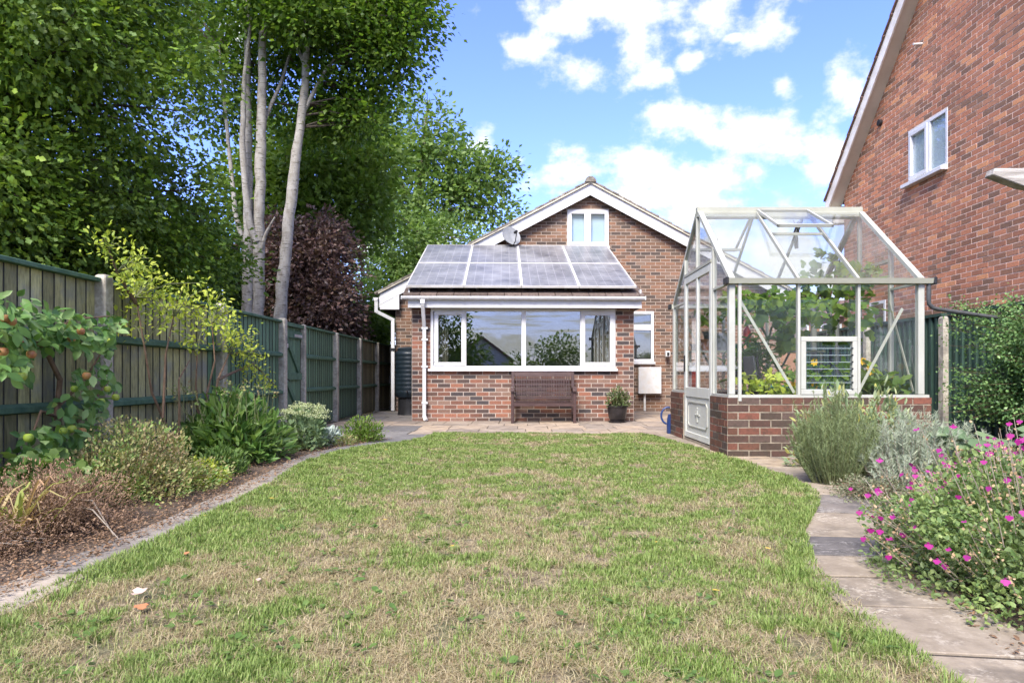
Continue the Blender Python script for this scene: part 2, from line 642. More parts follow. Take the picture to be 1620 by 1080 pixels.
MT = {}
MT['white'] = mottled('white_upvc', (0.622, 0.63, 0.647), (0.672, 0.68, 0.689), 3, .35, .0, spec=.5, c3=(.56, .555, .535), s3=1.3)
MT['white_old'] = mottled('aged_white_board', (0.527, 0.51, 0.476), (0.663, 0.654, 0.629), 5, .5, .1)
MT['white_box'] = mottled('worn_white_metal', (0.546, 0.546, 0.53), (0.624, 0.624, 0.616), 6, .5, .1, c3=(.55, .52, .47), s3=9)
MT['barge'] = mottled('pale_grey_bargeboard', (0.676, 0.627, 0.552), (0.884, 0.858, 0.78), 4, .55, .1)
MT['soffit'] = mottled('beige_soffit', (0.528, 0.484, 0.38), (0.616, 0.572, 0.46), 3, .6, .05)
EXT = [(0, (0.174, 0.084, 0.06)), (0.14, (0.229, 0.104, 0.07)), (0.27, (0.09, 0.064, 0.057)), (0.4, (0.19, 0.116, 0.088)), (0.53, (0.067, 0.056, 0.056)), (0.63, (0.276, 0.124, 0.081)), (0.74, (0.142, 0.082, 0.065)), (0.84, (0.223, 0.143, 0.109)), (0.93, (0.111, 0.068, 0.054))]
MT['brick_ext'] = brick_mat('multicolour_brick', EXT, .3)
BRN = [(0, (0.178, 0.104, 0.068)), (0.14, (0.22, 0.123, 0.078)), (0.28, (0.114, 0.081, 0.062)), (0.42, (0.2, 0.126, 0.089)), (0.56, (0.088, 0.068, 0.058)), (0.66, (0.247, 0.137, 0.089)), (0.78, (0.146, 0.093, 0.068)), (0.88, (0.206, 0.142, 0.106))]
MT['brick_main'] = brick_mat('brown_brick', BRN, .3)
REDB = [(0, (0.452, 0.196, 0.112)), (0.18, (0.359, 0.164, 0.099)), (0.34, (0.283, 0.148, 0.091)), (0.5, (0.52, 0.225, 0.125)), (0.64, (0.399, 0.196, 0.118)), (0.76, (0.229, 0.135, 0.089)), (0.84, (0.617, 0.291, 0.145)), (0.91, (0.324, 0.176, 0.111))]
MT['brick_red'] = brick_mat('orange_red_brick', REDB, .18)
GHB = [(0, (0.12, 0.058, 0.039)), (0.2, (0.159, 0.067, 0.046)), (0.36, (0.086, 0.049, 0.038)), (0.52, (0.197, 0.078, 0.053)), (0.64, (0.1, 0.069, 0.056)), (0.76, (0.141, 0.07, 0.048)), (0.88, (0.071, 0.05, 0.038))]
MT['brick_gh'] = brick_mat('weathered_brick', GHB, .75, (.052, .046, .034))
MT['mortar'] = mottled('mortar', (0.35, 0.287, 0.231), (0.434, 0.364, 0.301), 20, .95, .3, .002, c3=(.36, .30, .245), s3=1.8)
MT['mortar_gh'] = mottled('weathered_mortar', (0.16, 0.132, 0.096), (0.336, 0.288, 0.216), 12, .95, .3, .002)
MT['mortar_pale'] = mottled('pale_mortar', (0.386, 0.322, 0.27), (0.464, 0.399, 0.341), 20, .95, .3, .002, c3=(.36, .30, .245), s3=1.8)
MT['mortar_red'] = mottled('buff_mortar', (0.754, 0.559, 0.429), (0.897, 0.689, 0.546), 20, .95, .3, .002, c3=(.36, .30, .245), s3=1.8)
MT['tile'] = mottled('lichened_roof_tile', (.10, .085, .07), (.26, .235, .20), 22, .9, .5, .006, vary=.25, c3=(.30, .29, .25), s3=9)
MT['tile_dark'] = mottled('dark_roof_tile', (.07, .05, .042), (.16, .12, .10), 22, .9, .4, .006, vary=.25)
MT['tile_red'] = mottled('red_brown_tile', (.13, .075, .055), (.2, .12, .09), 22, .9, .4, .006, vary=.2)
MT['conc'] = mottled('concrete_post', (0.31, 0.282, 0.227), (0.506, 0.471, 0.389), 26, .95, .5, .004, c3=(.22, .2, .17), s3=5)
MT['fence_grey'] = mottled('weathered_fence_board', (0.23, 0.215, 0.104), (0.486, 0.456, 0.227), 7, .9, .4, .003, stretch=(7, 7, 1.2), vary=.38, c3=(.24, .245, .215), s3=3)
MT['fence_green'] = mottled('green_stained_board', (0.068, 0.14, 0.085), (0.13, 0.223, 0.138), 9, .75, .4, .003, stretch=(9, 9, .7), vary=.22)
MT['fence_moss'] = mottled('algae_stained_board', (0.13, 0.137, 0.072), (0.26, 0.247, 0.163), 7, .9, .4, .003, stretch=(7, 7, .8), vary=.25)
MT['fence_dark'] = mottled('dark_green_board', (0.018, 0.048, 0.035), (0.037, 0.077, 0.057), 9, .7, .4, .003, stretch=(9, 9, .7), vary=.25)
MT['gap_shade'] = mottled('painted_gap_shade', (0.032, 0.032, 0.027), (0.072, 0.072, 0.059), 9, .9, .3, .003)  # shade between fence boards, put into the colour of their edges
MT['rail_green'] = mottled('green_rail', (0.046, 0.103, 0.063), (0.092, 0.169, 0.107), 12, .75, .3, .003)
MT['bench'] = mottled('dark_brown_stained_wood', (0.037, 0.02, 0.019), (0.077, 0.044, 0.039), 20, .5, .3, .002, stretch=(.5, 3, 3), vary=.2)
MT['wood_grey'] = mottled('silvered_timber', (.20, .18, .155), (.46, .43, .39), 9, .9, .7, .006, stretch=(.35, 3, 5))
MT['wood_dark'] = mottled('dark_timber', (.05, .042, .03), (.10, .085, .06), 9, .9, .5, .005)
MT['door'] = mottled('sage_cream_door', (0.493, 0.498, 0.447), (0.56, 0.566, 0.51), 4, .45, .0)
MT['alu'] = mottled('sage_white_frame', (0.316, 0.32, 0.258), (0.372, 0.376, 0.307), 5, .4, .0, spec=.5)
MT['alu_w'] = mottled('off_white_glazing_bar', (0.37, 0.374, 0.325), (0.429, 0.435, 0.382), 5, .4, .0, spec=.5)
MT['alu_s'] = mottled('silver_frame', (.52, .53, .55), (.66, .67, .69), 8, .35, .0, metal=.6)
MT['black'] = mottled('black_plastic', (.012, .012, .013), (.025, .025, .027), 12, .45, .1)
MT['butt'] = mottled('dark_green_plastic', (.008, .016, .022), (.018, .028, .036), 9, .4, .1)
MT['blue'] = mottled('blue_plastic', (.012, .03, .11), (.02, .05, .16), 9, .4, .05)
MT['pot'] = mottled('black_glazed_pot', (.016, .014, .015), (.035, .03, .03), 10, .3, .05)
MT['terra'] = mottled('terracotta', (.30, .12, .06), (.40, .18, .10), 14, .85, .2)
MT['grey'] = mottled('grey_plastic', (.20, .21, .22), (.28, .29, .30), 9, .5, .05)
MT['grey_dark'] = mottled('dark_grey_metal', (.06, .065, .07), (.1, .105, .11), 9, .45, .05)
MT['red'] = mottled('red_enamel', (.42, .03, .03), (.52, .05, .045), 9, .35, .05)
MT['teal'] = mottled('teal_foam', (.01, .13, .15), (.02, .19, .21), 9, .7, .1)
MT['greenpot'] = mottled('green_plastic', (.01, .09, .04), (.02, .13, .06), 9, .5, .05)
MT['curtain'] = mottled('beige_curtain', (.34, .29, .23), (.46, .40, .33), 4, .9, .2, .01, stretch=(14, 14, .5))
MT['net'] = mottled('white_net', (.74, .77, .80), (.80, .82, .84), 2, .9, 0)
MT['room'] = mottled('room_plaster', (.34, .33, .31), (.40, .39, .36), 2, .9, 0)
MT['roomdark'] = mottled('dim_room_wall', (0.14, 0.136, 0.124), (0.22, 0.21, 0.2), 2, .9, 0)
MT['blind'] = mottled('pale_blue_blind', (.50, .58, .62), (.54, .62, .66), 2, .8, 0)
MT['joint_dark'] = mottled('dark_earth_joint', (.030, .024, .018), (.075, .06, .045), 40, .97, .5, .004)
MT['soil'] = mottled('dry_soil', (.055, .040, .030), (.135, .100, .072), 30, .97, .9, .02, c3=(.16, .115, .08), s3=3)
MT['slab'] = stone_mat('worn_paving_stone', (.225, .18, .14), (.37, .305, .238), (.16, .132, .106), (.45, .41, .35), .4, 6)
MT['slab_grey'] = stone_mat('lichened_paving_stone', (.20, .162, .118), (.335, .28, .21), (.125, .106, .085), (.48, .43, .35), .7)
MT['slab_dark'] = stone_mat('dark_paving_stone', (.115, .104, .096), (.20, .182, .165), (.075, .07, .068), (.42, .40, .36), .55)
MT['slab_left'] = stone_mat('dusty_concrete_edging', (.19, .165, .14), (.33, .295, .25), (.12, .10, .082), (.42, .39, .34), .5, 9)
MT['tarmac'] = stone_mat('grey_concrete', (.13, .122, .118), (.215, .205, .195), (.105, .098, .092), (.3, .28, .25), .4, 12)
MT['joint'] = mottled('gritty_joint', (0.045, 0.036, 0.024), (0.086, 0.069, 0.048), 40, .97, .5, .004)
MT['bark_birch'] = None
MT['bark'] = mottled('brown_bark', (.045, .036, .028), (.13, .108, .085), 12, .95, .9, .02, stretch=(3, 3, .8))
MT['twig'] = mottled('brown_stem', (.10, .065, .04), (.19, .125, .08), 20, .9, .3, .003)
MT['twig_green'] = mottled('green_stem', (.10, .12, .05), (.17, .18, .08), 20, .8, .2, .003)
MT['twig_grey'] = mottled('grey_dry_stem', (.20, .17, .13), (.34, .29, .23), 20, .9, .3, .003)
MT['glass_gh'] = glass_mat('greenhouse_glass', (.975, .985, .98), .0, 1.30, 0, .012)
MT['glass_roof'] = glass_mat('dusty_roof_glass', (.975, .985, .98), .06, 1.45, 0, .14, (.78, .79, .79))
MT['glass_win'] = glass_mat('window_glass', (.86, .89, .88), .15, 1.5)
MT['glass_blind'] = glass_mat('upper_window_glass', (.9, .94, .95), .03, 1.5)


def birch_bark():
    m, nt, b = new_mat('pale_birch_bark')
    f = noise_tex(nt, 9, 5, .65, stretch=(1.2, 1.2, .8))
    r = ramp(nt, [(.3, (.21, .19, .165)), (.5, (.31, .295, .27)), (.7, (.40, .385, .355))])
    nt.links.new(f, r.inputs[0])
    f2 = noise_tex(nt, 7, 4, .6, stretch=(1.0, 1.0, 6.0))
    r2 = ramp(nt, [(.57, (0, 0, 0)), (.64, (1, 1, 1))])
    nt.links.new(f2, r2.inputs[0])
    c = mixc(nt, r2.outputs[0], r.outputs[0], (.10, .088, .072))
    f3 = noise_tex(nt, 1.6, 5, .6)
    r3 = ramp(nt, [(.5, (0, 0, 0)), (.7, (.7, .7, .7))])
    nt.links.new(f3, r3.inputs[0])
    c = mixc(nt, r3.outputs[0], c, (.24, .225, .19))
    nt.links.new(c, b.inputs['Base Color'])
    b.inputs['Roughness'].default_value = .9
    bump(nt, b, f2, .5, .01)
    return m


MT['bark_birch'] = birch_bark()
# foliage
MT['lf_oak'] = leaf_mat('oak_leaf', [(0.062, 0.126, 0.019), (0.116, 0.212, 0.029), (0.184, 0.301, 0.037), (0.292, 0.408, 0.052)], .26, .5, (.085, .13, .034), 1.5, .28)
MT['lf_birch'] = leaf_mat('canopy_leaf', [(0.048, 0.109, 0.015), (0.081, 0.158, 0.02), (0.118, 0.199, 0.027), (0.163, 0.241, 0.04)], .5, .45)
MT['lf_light'] = leaf_mat('light_green_leaf', [(0.092, 0.163, 0.042), (0.129, 0.216, 0.054), (0.184, 0.278, 0.078), (0.23, 0.317, 0.1)], .4, .45)
MT['lf_mid'] = leaf_mat('mid_green_leaf', [(0.091, 0.158, 0.028), (0.132, 0.215, 0.036), (0.183, 0.268, 0.053)], .4, .5)
MT['lf_copper'] = leaf_mat('copper_leaf', [(0.069, 0.049, 0.054), (0.122, 0.073, 0.069), (0.19, 0.112, 0.098), (0.256, 0.19, 0.151)], .2, .4, None, 1, .5)
MT['lf_hedge'] = leaf_mat('dark_hedge_leaf', [(0.035, 0.07, 0.018), (0.064, 0.126, 0.029), (0.107, 0.186, 0.042)], .2, .5)
MT['lf_apple'] = leaf_mat('apple_leaf', [(0.063, 0.146, 0.037), (0.09, 0.19, 0.044), (0.139, 0.251, 0.063), (0.222, 0.32, 0.127)], .25, .5)
MT['lf_yellow'] = leaf_mat('yellow_green_leaf', [(0.266, 0.354, 0.048), (0.401, 0.482, 0.068), (0.551, 0.593, 0.095), (0.201, 0.305, 0.055)], .4, .5)
MT['lf_broad'] = leaf_mat('broad_green_leaf', [(0.07, 0.152, 0.037), (0.106, 0.202, 0.047), (0.153, 0.252, 0.064), (0.196, 0.289, 0.085)], .3, .42)
MT['lf_mound'] = leaf_mat('mound_leaf', [(0.069, 0.133, 0.03), (0.104, 0.174, 0.042), (0.139, 0.208, 0.054)], .3, .5)
MT['lf_geran'] = leaf_mat('fading_leaf', [(0.136, 0.256, 0.061), (0.187, 0.318, 0.083), (0.29, 0.287, 0.121), (0.357, 0.297, 0.136), (0.221, 0.338, 0.09), (0.442, 0.389, 0.188)], .3, .6, (.27, .19, .12), 4.5)
MT['lf_brown'] = leaf_mat('withered_leaf', [(0.145, 0.088, 0.056), (0.222, 0.139, 0.088), (0.307, 0.199, 0.129), (0.376, 0.254, 0.168)], .15, .8)
MT['lf_sedum'] = leaf_mat('sedum_leaf', [(.14, .22, .10), (.18, .26, .13), (.23, .30, .16)], .2, .5)
MT['fl_sedum'] = leaf_mat('pale_green_flower', [(.34, .40, .20), (.42, .47, .26), (.50, .53, .33)], .2, .6)
MT['lf_silver'] = leaf_mat('silver_leaf', [(.28, .34, .31), (.35, .41, .37), (.42, .47, .43)], .1, .7)
MT['lf_rosem'] = leaf_mat('rosemary_needle', [(0.134, 0.181, 0.076), (0.187, 0.241, 0.102), (0.254, 0.309, 0.137), (0.094, 0.134, 0.056)], .1, .6)
MT['lf_curry'] = leaf_mat('grey_green_needle', [(0.247, 0.298, 0.211), (0.325, 0.376, 0.27), (0.404, 0.449, 0.324), (0.18, 0.224, 0.153)], .1, .7)
MT['lf_sage'] = leaf_mat('sage_leaf', [(.17, .24, .12), (.23, .30, .16), (.29, .35, .20), (.42, .40, .10)], .2, .6)
MT['lf_salvia'] = leaf_mat('salvia_leaf', [(0.107, 0.187, 0.061), (0.153, 0.239, 0.075), (0.213, 0.3, 0.094), (0.288, 0.359, 0.121)], .3, .5, (.15, .19, .085), 4)
MT['lf_thyme'] = leaf_mat('thyme_leaf', [(.12, .15, .075), (.17, .19, .105), (.22, .23, .14), (.20, .16, .11)], .2, .6)
MT['lf_big'] = leaf_mat('felted_leaf', [(.12, .19, .095), (.155, .23, .115), (.20, .275, .14)], .25, .6)
MT['lf_coton'] = leaf_mat('small_glossy_leaf', [(0.066, 0.138, 0.045), (0.117, 0.227, 0.066), (0.211, 0.333, 0.113)], .2, .4)
MT['lf_vine'] = leaf_mat('vine_leaf', [(0.076, 0.158, 0.027), (0.12, 0.214, 0.034), (0.189, 0.296, 0.048), (0.252, 0.34, 0.058)], .45, .5)
MT['lf_strap'] = leaf_mat('strap_leaf', [(.22, .28, .06), (.30, .32, .09), (.40, .32, .15), (.42, .27, .15)], .3, .5)
MT['fl_pink'] = leaf_mat('magenta_petal', [(0.297, 0.013, 0.168), (0.356, 0.024, 0.217), (0.326, 0.041, 0.223)], .25, .6)
MT['fl_calyx'] = leaf_mat('papery_calyx', [(.48, .33, .19), (.58, .42, .26), (.42, .27, .15)], .3, .7)
MT['fl_yellow'] = leaf_mat('yellow_petal', [(.70, .40, .02), (.75, .50, .03)], .2, .6)
MT['lf_litter'] = leaf_mat('dry_litter', [(0.144, 0.086, 0.05), (0.216, 0.135, 0.077), (0.288, 0.194, 0.122), (0.108, 0.068, 0.045), (0.342, 0.198, 0.099)], .1, .8)
MT['leaf_pink'] = leaf_mat('pale_pink_dead_leaf', [(.50, .36, .29), (.55, .40, .33)], .1, .8)
MT['leaf_orange'] = leaf_mat('orange_dead_leaf', [(.46, .17, .08), (.52, .22, .10)], .1, .7)
MT['leaf_yellow'] = leaf_mat('yellow_dead_leaf', [(.55, .38, .07), (.62, .46, .10)], .1, .7)

# ------------------------------------------------------------------ ground, lawn, paths
def proj(p):
    return 825 + 1080 * p[0] / p[1], 594 - 1080 * (p[2] - H) / p[1]


def quad_slab(cs, z, th=.04, inset=.003, drop=.0025):
    """A paving stone from four ground corners (counter-clockwise), worn edges."""
    cx = sum(c[0] for c in cs) / 4
    cy_ = sum(c[1] for c in cs) / 4
    vs = [(x, y, z - th) for x, y in cs] + [(x, y, z - drop) for x, y in cs]
    for x, y in cs:
        dx, dy = cx - x, cy_ - y
        d = math.hypot(dx, dy)
        vs.append((x + dx / d * inset * 1.4, y + dy / d * inset * 1.4, z))
    fs = [(8, 9, 10, 11)]
    for i in range(4):
        j = (i + 1) % 4
        fs += [(i, j, 4 + j, 4 + i), (4 + i, 4 + j, 8 + j, 8 + i)]
    return vs, fs


def sheet(name, poly, z, mat):
    m = MB()
    m.add([(x, y, z) for x, y in poly], [tuple(range(len(poly)))])
    return tag(m.build(name, mat), kind='structure')


def up_faces(o):
    for p in o.data.polygons:
        if p.normal.z < 0:
            p.flip()


LAWN_L = [(-1.66, -2.0), (-1.72, 1.2), (-1.755, 2.3), (-1.745, 3.6), (-1.80, 4.8), (-1.90, 5.6), (-1.97, 6.2), (-1.93, 6.9), (-1.75, 7.5), (-1.42, 8.0), (-1.22, 8.6), (-1.17, 9.28)]
LAWN_R = [(1.62, 9.24), (1.74, 9.0), (1.84, 7.9), (1.95, 6.75), (2.02, 6.0), (2.05, 5.2), (1.97, 4.6), (1.78, 4.15), (1.40, 3.45), (1.18, 2.8), (1.12, 2.3), (1.09, 1.8), (1.06, 1.2), (1.0, -2.0)]
LAWN = LAWN_L + LAWN_R

MT['lawn'] = mottled('dry_lawn_thatch', (.085, .062, .038), (.40, .325, .20), 34, .95, .9, .02, c3=(.12, .135, .06), s3=3.2)
MT['ground'] = mottled('rough_ground', (.05, .055, .03), (.11, .10, .06), 3, .95, .5, .02)
tag(MB().box(-150, 150, -120, 300, -.6, -.03).build('ground', MT['ground']), kind='structure')
tag(MB().box(-60, 60, -14, -6, -.2, -.012).build('rear_grass', MT['ground']), kind='structure')

# lawn: a gently uneven sheet
def in_poly(poly, x, y):
    x = np.asarray(x); y = np.asarray(y)
    ins = np.zeros(x.shape, dtype=bool)
    n = len(poly)
    for i in range(n):
        x1, y1 = poly[i]
        x2, y2 = poly[(i + 1) % n]
        c = ((y1 > y) != (y2 > y))
        with np.errstate(divide='ignore', invalid='ignore'):
            xi = (x2 - x1) * (y - y1) / (y2 - y1 + 1e-12) + x1
        ins ^= c & (x < xi)
    return ins


def edge_x(poly, y):
    ys = [p[1] for p in poly]
    xs = [p[0] for p in poly]
    if ys[0] > ys[-1]:
        ys, xs = ys[::-1], xs[::-1]
    return np.interp(y, ys, xs)


def lawn_z(x, y):
    return .016 + .010 * np.sin(1.7 * x + .6 * y) * np.sin(1.1 * y + .4 * x)


def build_lawn():
    ys = np.arange(-2.0, 9.29, .12)
    V, F = [], []
    nx = 26
    for j, y in enumerate(ys):
        a, b = edge_x(LAWN_L, y), edge_x(LAWN_R, y)
        for i in range(nx):
            x = a + (b - a) * i / (nx - 1)
            V.append((x, y, float(lawn_z(x, y)) if 0 < i < nx - 1 else .010))
    for j in range(len(ys) - 1):
        for i in range(nx - 1):
            F.append((j * nx + i, j * nx + i + 1, (j + 1) * nx + i + 1, (j + 1) * nx + i))
    return tag(np_mesh('lawn', V, F, MT['lawn'], smooth=True), kind='structure')


build_lawn()


def strip_slabs(pname, Ls, Rs, mats, z, gap=.011, jit=.0):
    """A path as a base sheet with one stone between each pair of stations."""
    poly = list(Ls) + list(Rs)[::-1]
    base = sheet(pname, poly, z - .006, MT['joint_dark'])
    up_faces(base)
    for i in range(len(Ls) - 1):
        l0, l1, r0, r1 = Vector(Ls[i]), Vector(Ls[i + 1]), Vector(Rs[i]), Vector(Rs[i + 1])
        g0, g1 = (l1 - l0).normalized() * gap, (r1 - r0).normalized() * gap
        cs = [l0 + g0, r0 + g1, r1 - g1, l1 - g0]
        vs, fs = quad_slab([(c.x, c.y) for c in cs], z + random.uniform(-.0015, .003))
        m = mats[i] if isinstance(mats, list) else mats
        MB().add(vs, fs).build('paving_stone', m, base)
    return base


yR = [1.0, 1.45, 1.94, 2.34, 2.68, 3.00, 3.36, 3.95, 4.55, 5.08]
Ls = [(float(edge_x(LAWN_R, y)) - .03, y) for y in yR]
Rw = [.42, .42, .42, .44, .44, .46, .48, .50, .50, .45]
Rs = [(Ls[i][0] + Rw[i] + .02, yR[i] + (-.03, -.02, -.06, -.05, -.03, -.05, -.06, -.10, -.16, -.12)[i]) for i in range(len(yR))]
strip_slabs('stone_path', Ls, Rs, [MT[k] for k in ('slab_grey', 'slab_grey', 'slab_grey', 'slab_grey', 'slab_grey', 'slab_dark', 'slab_grey', 'slab_dark', 'slab_grey')], .026)
strip_slabs('greenhouse_path', [(1.80, 9.26), (1.86, 7.9), (1.93, 7.25), (1.96, 6.6), (2.00, 5.95), (2.03, 5.12)],
            [(2.05, 9.26), (2.05, 7.9), (2.05, 7.25), (2.42, 6.7), (2.5, 5.9), (2.48, 4.97)], MT['slab_grey'], .018)
strip_slabs('greenhouse_front_path', [(2.43, 6.02), (2.95, 6.05), (3.5, 6.05), (4.1, 6.05)],
            [(2.43, 6.71), (2.95, 6.71), (3.5, 6.71), (4.1, 6.71)], MT['slab_grey'], .016)
yL = [1.0, 1.6, 2.2, 2.75, 3.3, 3.9, 4.5, 5.1, 5.75, 6.4, 7.05, 7.6, 8.15, 8.75, 9.27]
LL = [(float(np.interp(y, [1, 4, 5.5, 6.4, 7.2, 8.0, 8.7, 9.3], [-1.97, -1.98, -2.08, -2.18, -2.14, -1.92, -1.68, -1.60])), y + .0) for y in yL]
LR = [(float(edge_x(LAWN_L, y)) + .03, y) for y in yL]
strip_slabs('edging_path', LL, LR, [MT['slab_left']] * 9 + [MT['tarmac']] * 5, .016)

soil = sheet('soil_bed', [(-3.28, .3), (-1.94, .3), (-1.95, 4.2), (-2.04, 5.5), (-2.15, 6.4), (-2.12, 7.2), (-1.88, 8.0), (-1.7, 8.55), (-2.4, 8.75), (-3.28, 8.2)], .0075, MT['soil'])
up_faces(soil)
soil2 = sheet('flower_bed', [(1.25, .3), (5.28, .3), (5.28, 6.0), (2.35, 6.0), (2.3, 5.2), (2.28, 4.6), (2.05, 4.0), (1.72, 3.3), (1.52, 2.7), (1.42, 2.0)], .0095, MT['soil'])
up_faces(soil2)
soil3 = sheet('side_bed', [(4.1, 6.0), (5.28, 6.0), (5.28, 9.3), (4.1, 9.3)], .008, MT['soil'])
up_faces(soil3)


def patio():
    base = sheet('patio', [(-3.2, 8.4), (-2.4, 8.76), (-1.62, 8.9), (-1.58, 9.28), (5.25, 9.28), (5.25, 15.4), (-3.2, 15.4)], .0095, MT['joint'])
    up_faces(base)
    rows = [9.30, 9.76, 10.22, 10.84, 11.30, 11.98]
    for r in range(len(rows) - 1):
        x = -1.58 if r else -1.56
        if r >= 1:
            x = -3.18
        while x < 5.2:
            w = random.choice((.38, .46, .46, .58, .68))
            x1 = min(x + w, 5.22)
            if x1 - x > .1:
                g = .006
                vs, fs = quad_slab([(x + g, rows[r] + g), (x1 - g, rows[r] + g), (x1 - g, rows[r + 1] - g), (x + g, rows[r + 1] - g)], .0145 + random.uniform(-.003, .003))
                MB().add(vs, fs).build('paving_slab', MT['tarmac'] if x < -1.9 and r < 3 else MT['slab'], base)
            x = x1
    for xa, xb, n in ((-3.18, -1.95, 2), (2.02, 5.22, 6)):
        for r in range(5):
            y0, y1 = 11.98 + r * .66, 11.98 + (r + 1) * .66
            for k in range(n):
                a = xa + (xb - xa) * k / n
                b = xa + (xb - xa) * (k + 1) / n
                g = .006
                vs, fs = quad_slab([(a + g, y0 + g), (b - g, y0 + g), (b - g, y1 - g), (a + g, y1 - g)], .0145 + random.uniform(-.003, .003))
                MB().add(vs, fs).build('paving_slab', MT['tarmac'] if xa < 0 else MT['slab'], base)
    for k in range(3):
        a = -3.18 + k * .54
        vs, fs = quad_slab([(a, 8.72 - .08 * (2 - k)), (a + .53, 8.78), (a + .53, 9.74), (a, 9.74)], .0145)
        MB().add(vs, fs).build('paving_slab', MT['tarmac'], base)


patio()

# ------------------------------------------------------------------ brickwork
BRICK_ME = {}


def brick_mesh(mat):
    if mat.name not in BRICK_ME:
        me = bpy.data.meshes.new('brick')
        m = MB().box(-.5, .5, -.5, .5, -.5, .5)
        me.from_pydata(m.v, [], m.f)
        me.materials.append(mat)
        BRICK_ME[mat.name] = me
    return BRICK_ME[mat.name]


def gather(O, u, n, U, V, lim=None, holes=(), shift=0.0, mat='brick_ext', v0=0.0, bl=.225, seedoff=0):
    """Stretcher-bond bricks on a wall plane: O origin, u along, n outward, U length, V height."""
    out = []
    O, u, n = Vector(O), Vector(u), Vector(n)
    rows = int(math.ceil((V - v0) / .075))
    for r in range(rows):
        v = v0 + r * .075
        vc = v + .0375
        a, b = (0, U) if lim is None else lim(vc)
        if b - a < .05:
            continue
        spans = [(a, b)]
        for hu0, hu1, hv0, hv1 in holes:
            if hv0 < vc < hv1:
                ns = []
                for s0, s1 in spans:
                    if hu1 <= s0 or hu0 >= s1:
                        ns.append((s0, s1))
                    else:
                        if hu0 - s0 > .03: ns.append((s0, hu0))
                        if s1 - hu1 > .03: ns.append((hu1, s1))
                spans = ns
        x = -(bl * .5 if (r + seedoff) % 2 else 0) + shift
        k0 = int(math.floor((a - x) / bl))
        k1 = int(math.ceil((b - x) / bl))
        for k in range(k0, k1):
            p0, p1 = x + k * bl, x + (k + 1) * bl
            for s0, s1 in spans:
                q0, q1 = max(p0, s0), min(p1, s1)
                if q1 - q0 > .035:
                    pr = random.uniform(-.001, .0015)
                    c = O + u * ((q0 + q1) / 2) + Vector((0, 0, vc)) + n * (pr - .012)
                    out.append((c, q1 - q0 - .013, u, n, mat, v))
    return out


def lay(root, bricks, n_ind, parent=None, occl=None):
    """The bricks that show largest become objects, the rest one joined part per material."""
    parent = parent or root
    def score(b):
        c = b[0]
        if c.y < .5: return -1
        px, py = proj(c)
        if not (-5 < px < 1625 and -5 < py < 1085): return -1
        if occl and occl(px, py, c): return -1
        vis = abs(b[3].dot((c - Vector((0, 0, H))).normalized())) if b[3].dot(c - Vector((0, 0, H))) < 0 else -1
        return b[1] * vis / (c.length ** 2)
    sc = sorted(((score(b), i) for i, b in enumerate(bricks)), reverse=True)
    ind = {i for s, i in sc[:n_ind] if s > 0}
    o0 = org(root)
    rest = {}
    for i, (c, ln, u, n, mat, v) in enumerate(bricks):
        if i in ind:
            o = bpy.data.objects.new('brick', brick_mesh(MT[mat]))
            COL.objects.link(o)
            o.parent = parent
            o.location = c - o0
            o.rotation_euler = (random.uniform(-.006, .006), random.uniform(-.008, .008), math.atan2(u.y, u.x))
            o.scale = (ln, .024, .062)
        else:
            rest.setdefault(mat, []).append((c, ln, u, n))
    for mat, bs in rest.items():
        V, F = [], []
        for c, ln, u, n in bs:
            k = len(V)
            for dz in (-.031, .031):
                for dn in (.012, -.012):
                    for du in (-.5, .5):
                        V.append(tuple(c + u * (ln * du) + n * dn + Vector((0, 0, dz))))
            F += [(k, k + 2, k + 3, k + 1), (k + 4, k + 5, k + 7, k + 6), (k, k + 1, k + 5, k + 4), (k + 2, k + 6, k + 7, k + 3), (k, k + 4, k + 6, k + 2), (k + 1, k + 3, k + 7, k + 5)]
        o = np_mesh('brickwork', V, F, MT[mat], root, 'stuff')
        import bmesh
        bm = bmesh.new(); bm.from_mesh(o.data); bmesh.ops.recalc_face_normals(bm, faces=list(bm.faces)); bm.to_mesh(o.data); bm.free()


def wall_cols(m, O, u, n, breaks, holes, top, th=.1, back=.003):
    """Mortar backing of a wall with openings: prisms between the breaks, z from 0 to top(x) less the holes."""
    O, u, n = Vector(O), Vector(u), Vector(n)
    bs = sorted(set(breaks) | {h[0] for h in holes} | {h[1] for h in holes})
    for a, b in zip(bs[:-1], bs[1:]):
        if b - a < 1e-4: continue
        hs = sorted((h[2], h[3]) for h in holes if h[0] < (a + b) / 2 < h[1])
        z0 = 0.0
        segs = []
        for h0, h1 in hs:
            if h0 > z0: segs.append((z0, z0, h0, h0))
            z0 = h1
        segs.append((z0, z0, top(a), top(b)))
        for za, zb, zc, zd in segs:
            if zc - za < 1e-3 and zd - zb < 1e-3: continue
            vs = []
            for d in (-back, -back - th):
                for x, z in ((a, za), (b, zb), (b, zd), (a, zc)):
                    p = O + u * x + n * d
                    vs.append((p.x, p.y, z))
            m.add(vs, [(0, 1, 2, 3), (7, 6, 5, 4), (0, 4, 5, 1), (1, 5, 6, 2), (2, 6, 7, 3), (3, 7, 4, 0)])
    return m


def frame_rect(m, x0, x1, z0, z1, y0, y1, w):
    """Four members of a frame in an XZ plane, mitre-free butt joints."""
    m.box(x0, x1, y0, y1, z0, z0 + w)
    m.box(x0, x1, y0, y1, z1 - w, z1)
    m.box(x0, x0 + w, y0, y1, z0 + w, z1 - w)
    m.box(x1 - w, x1, y0, y1, z0 + w, z1 - w)
    return m


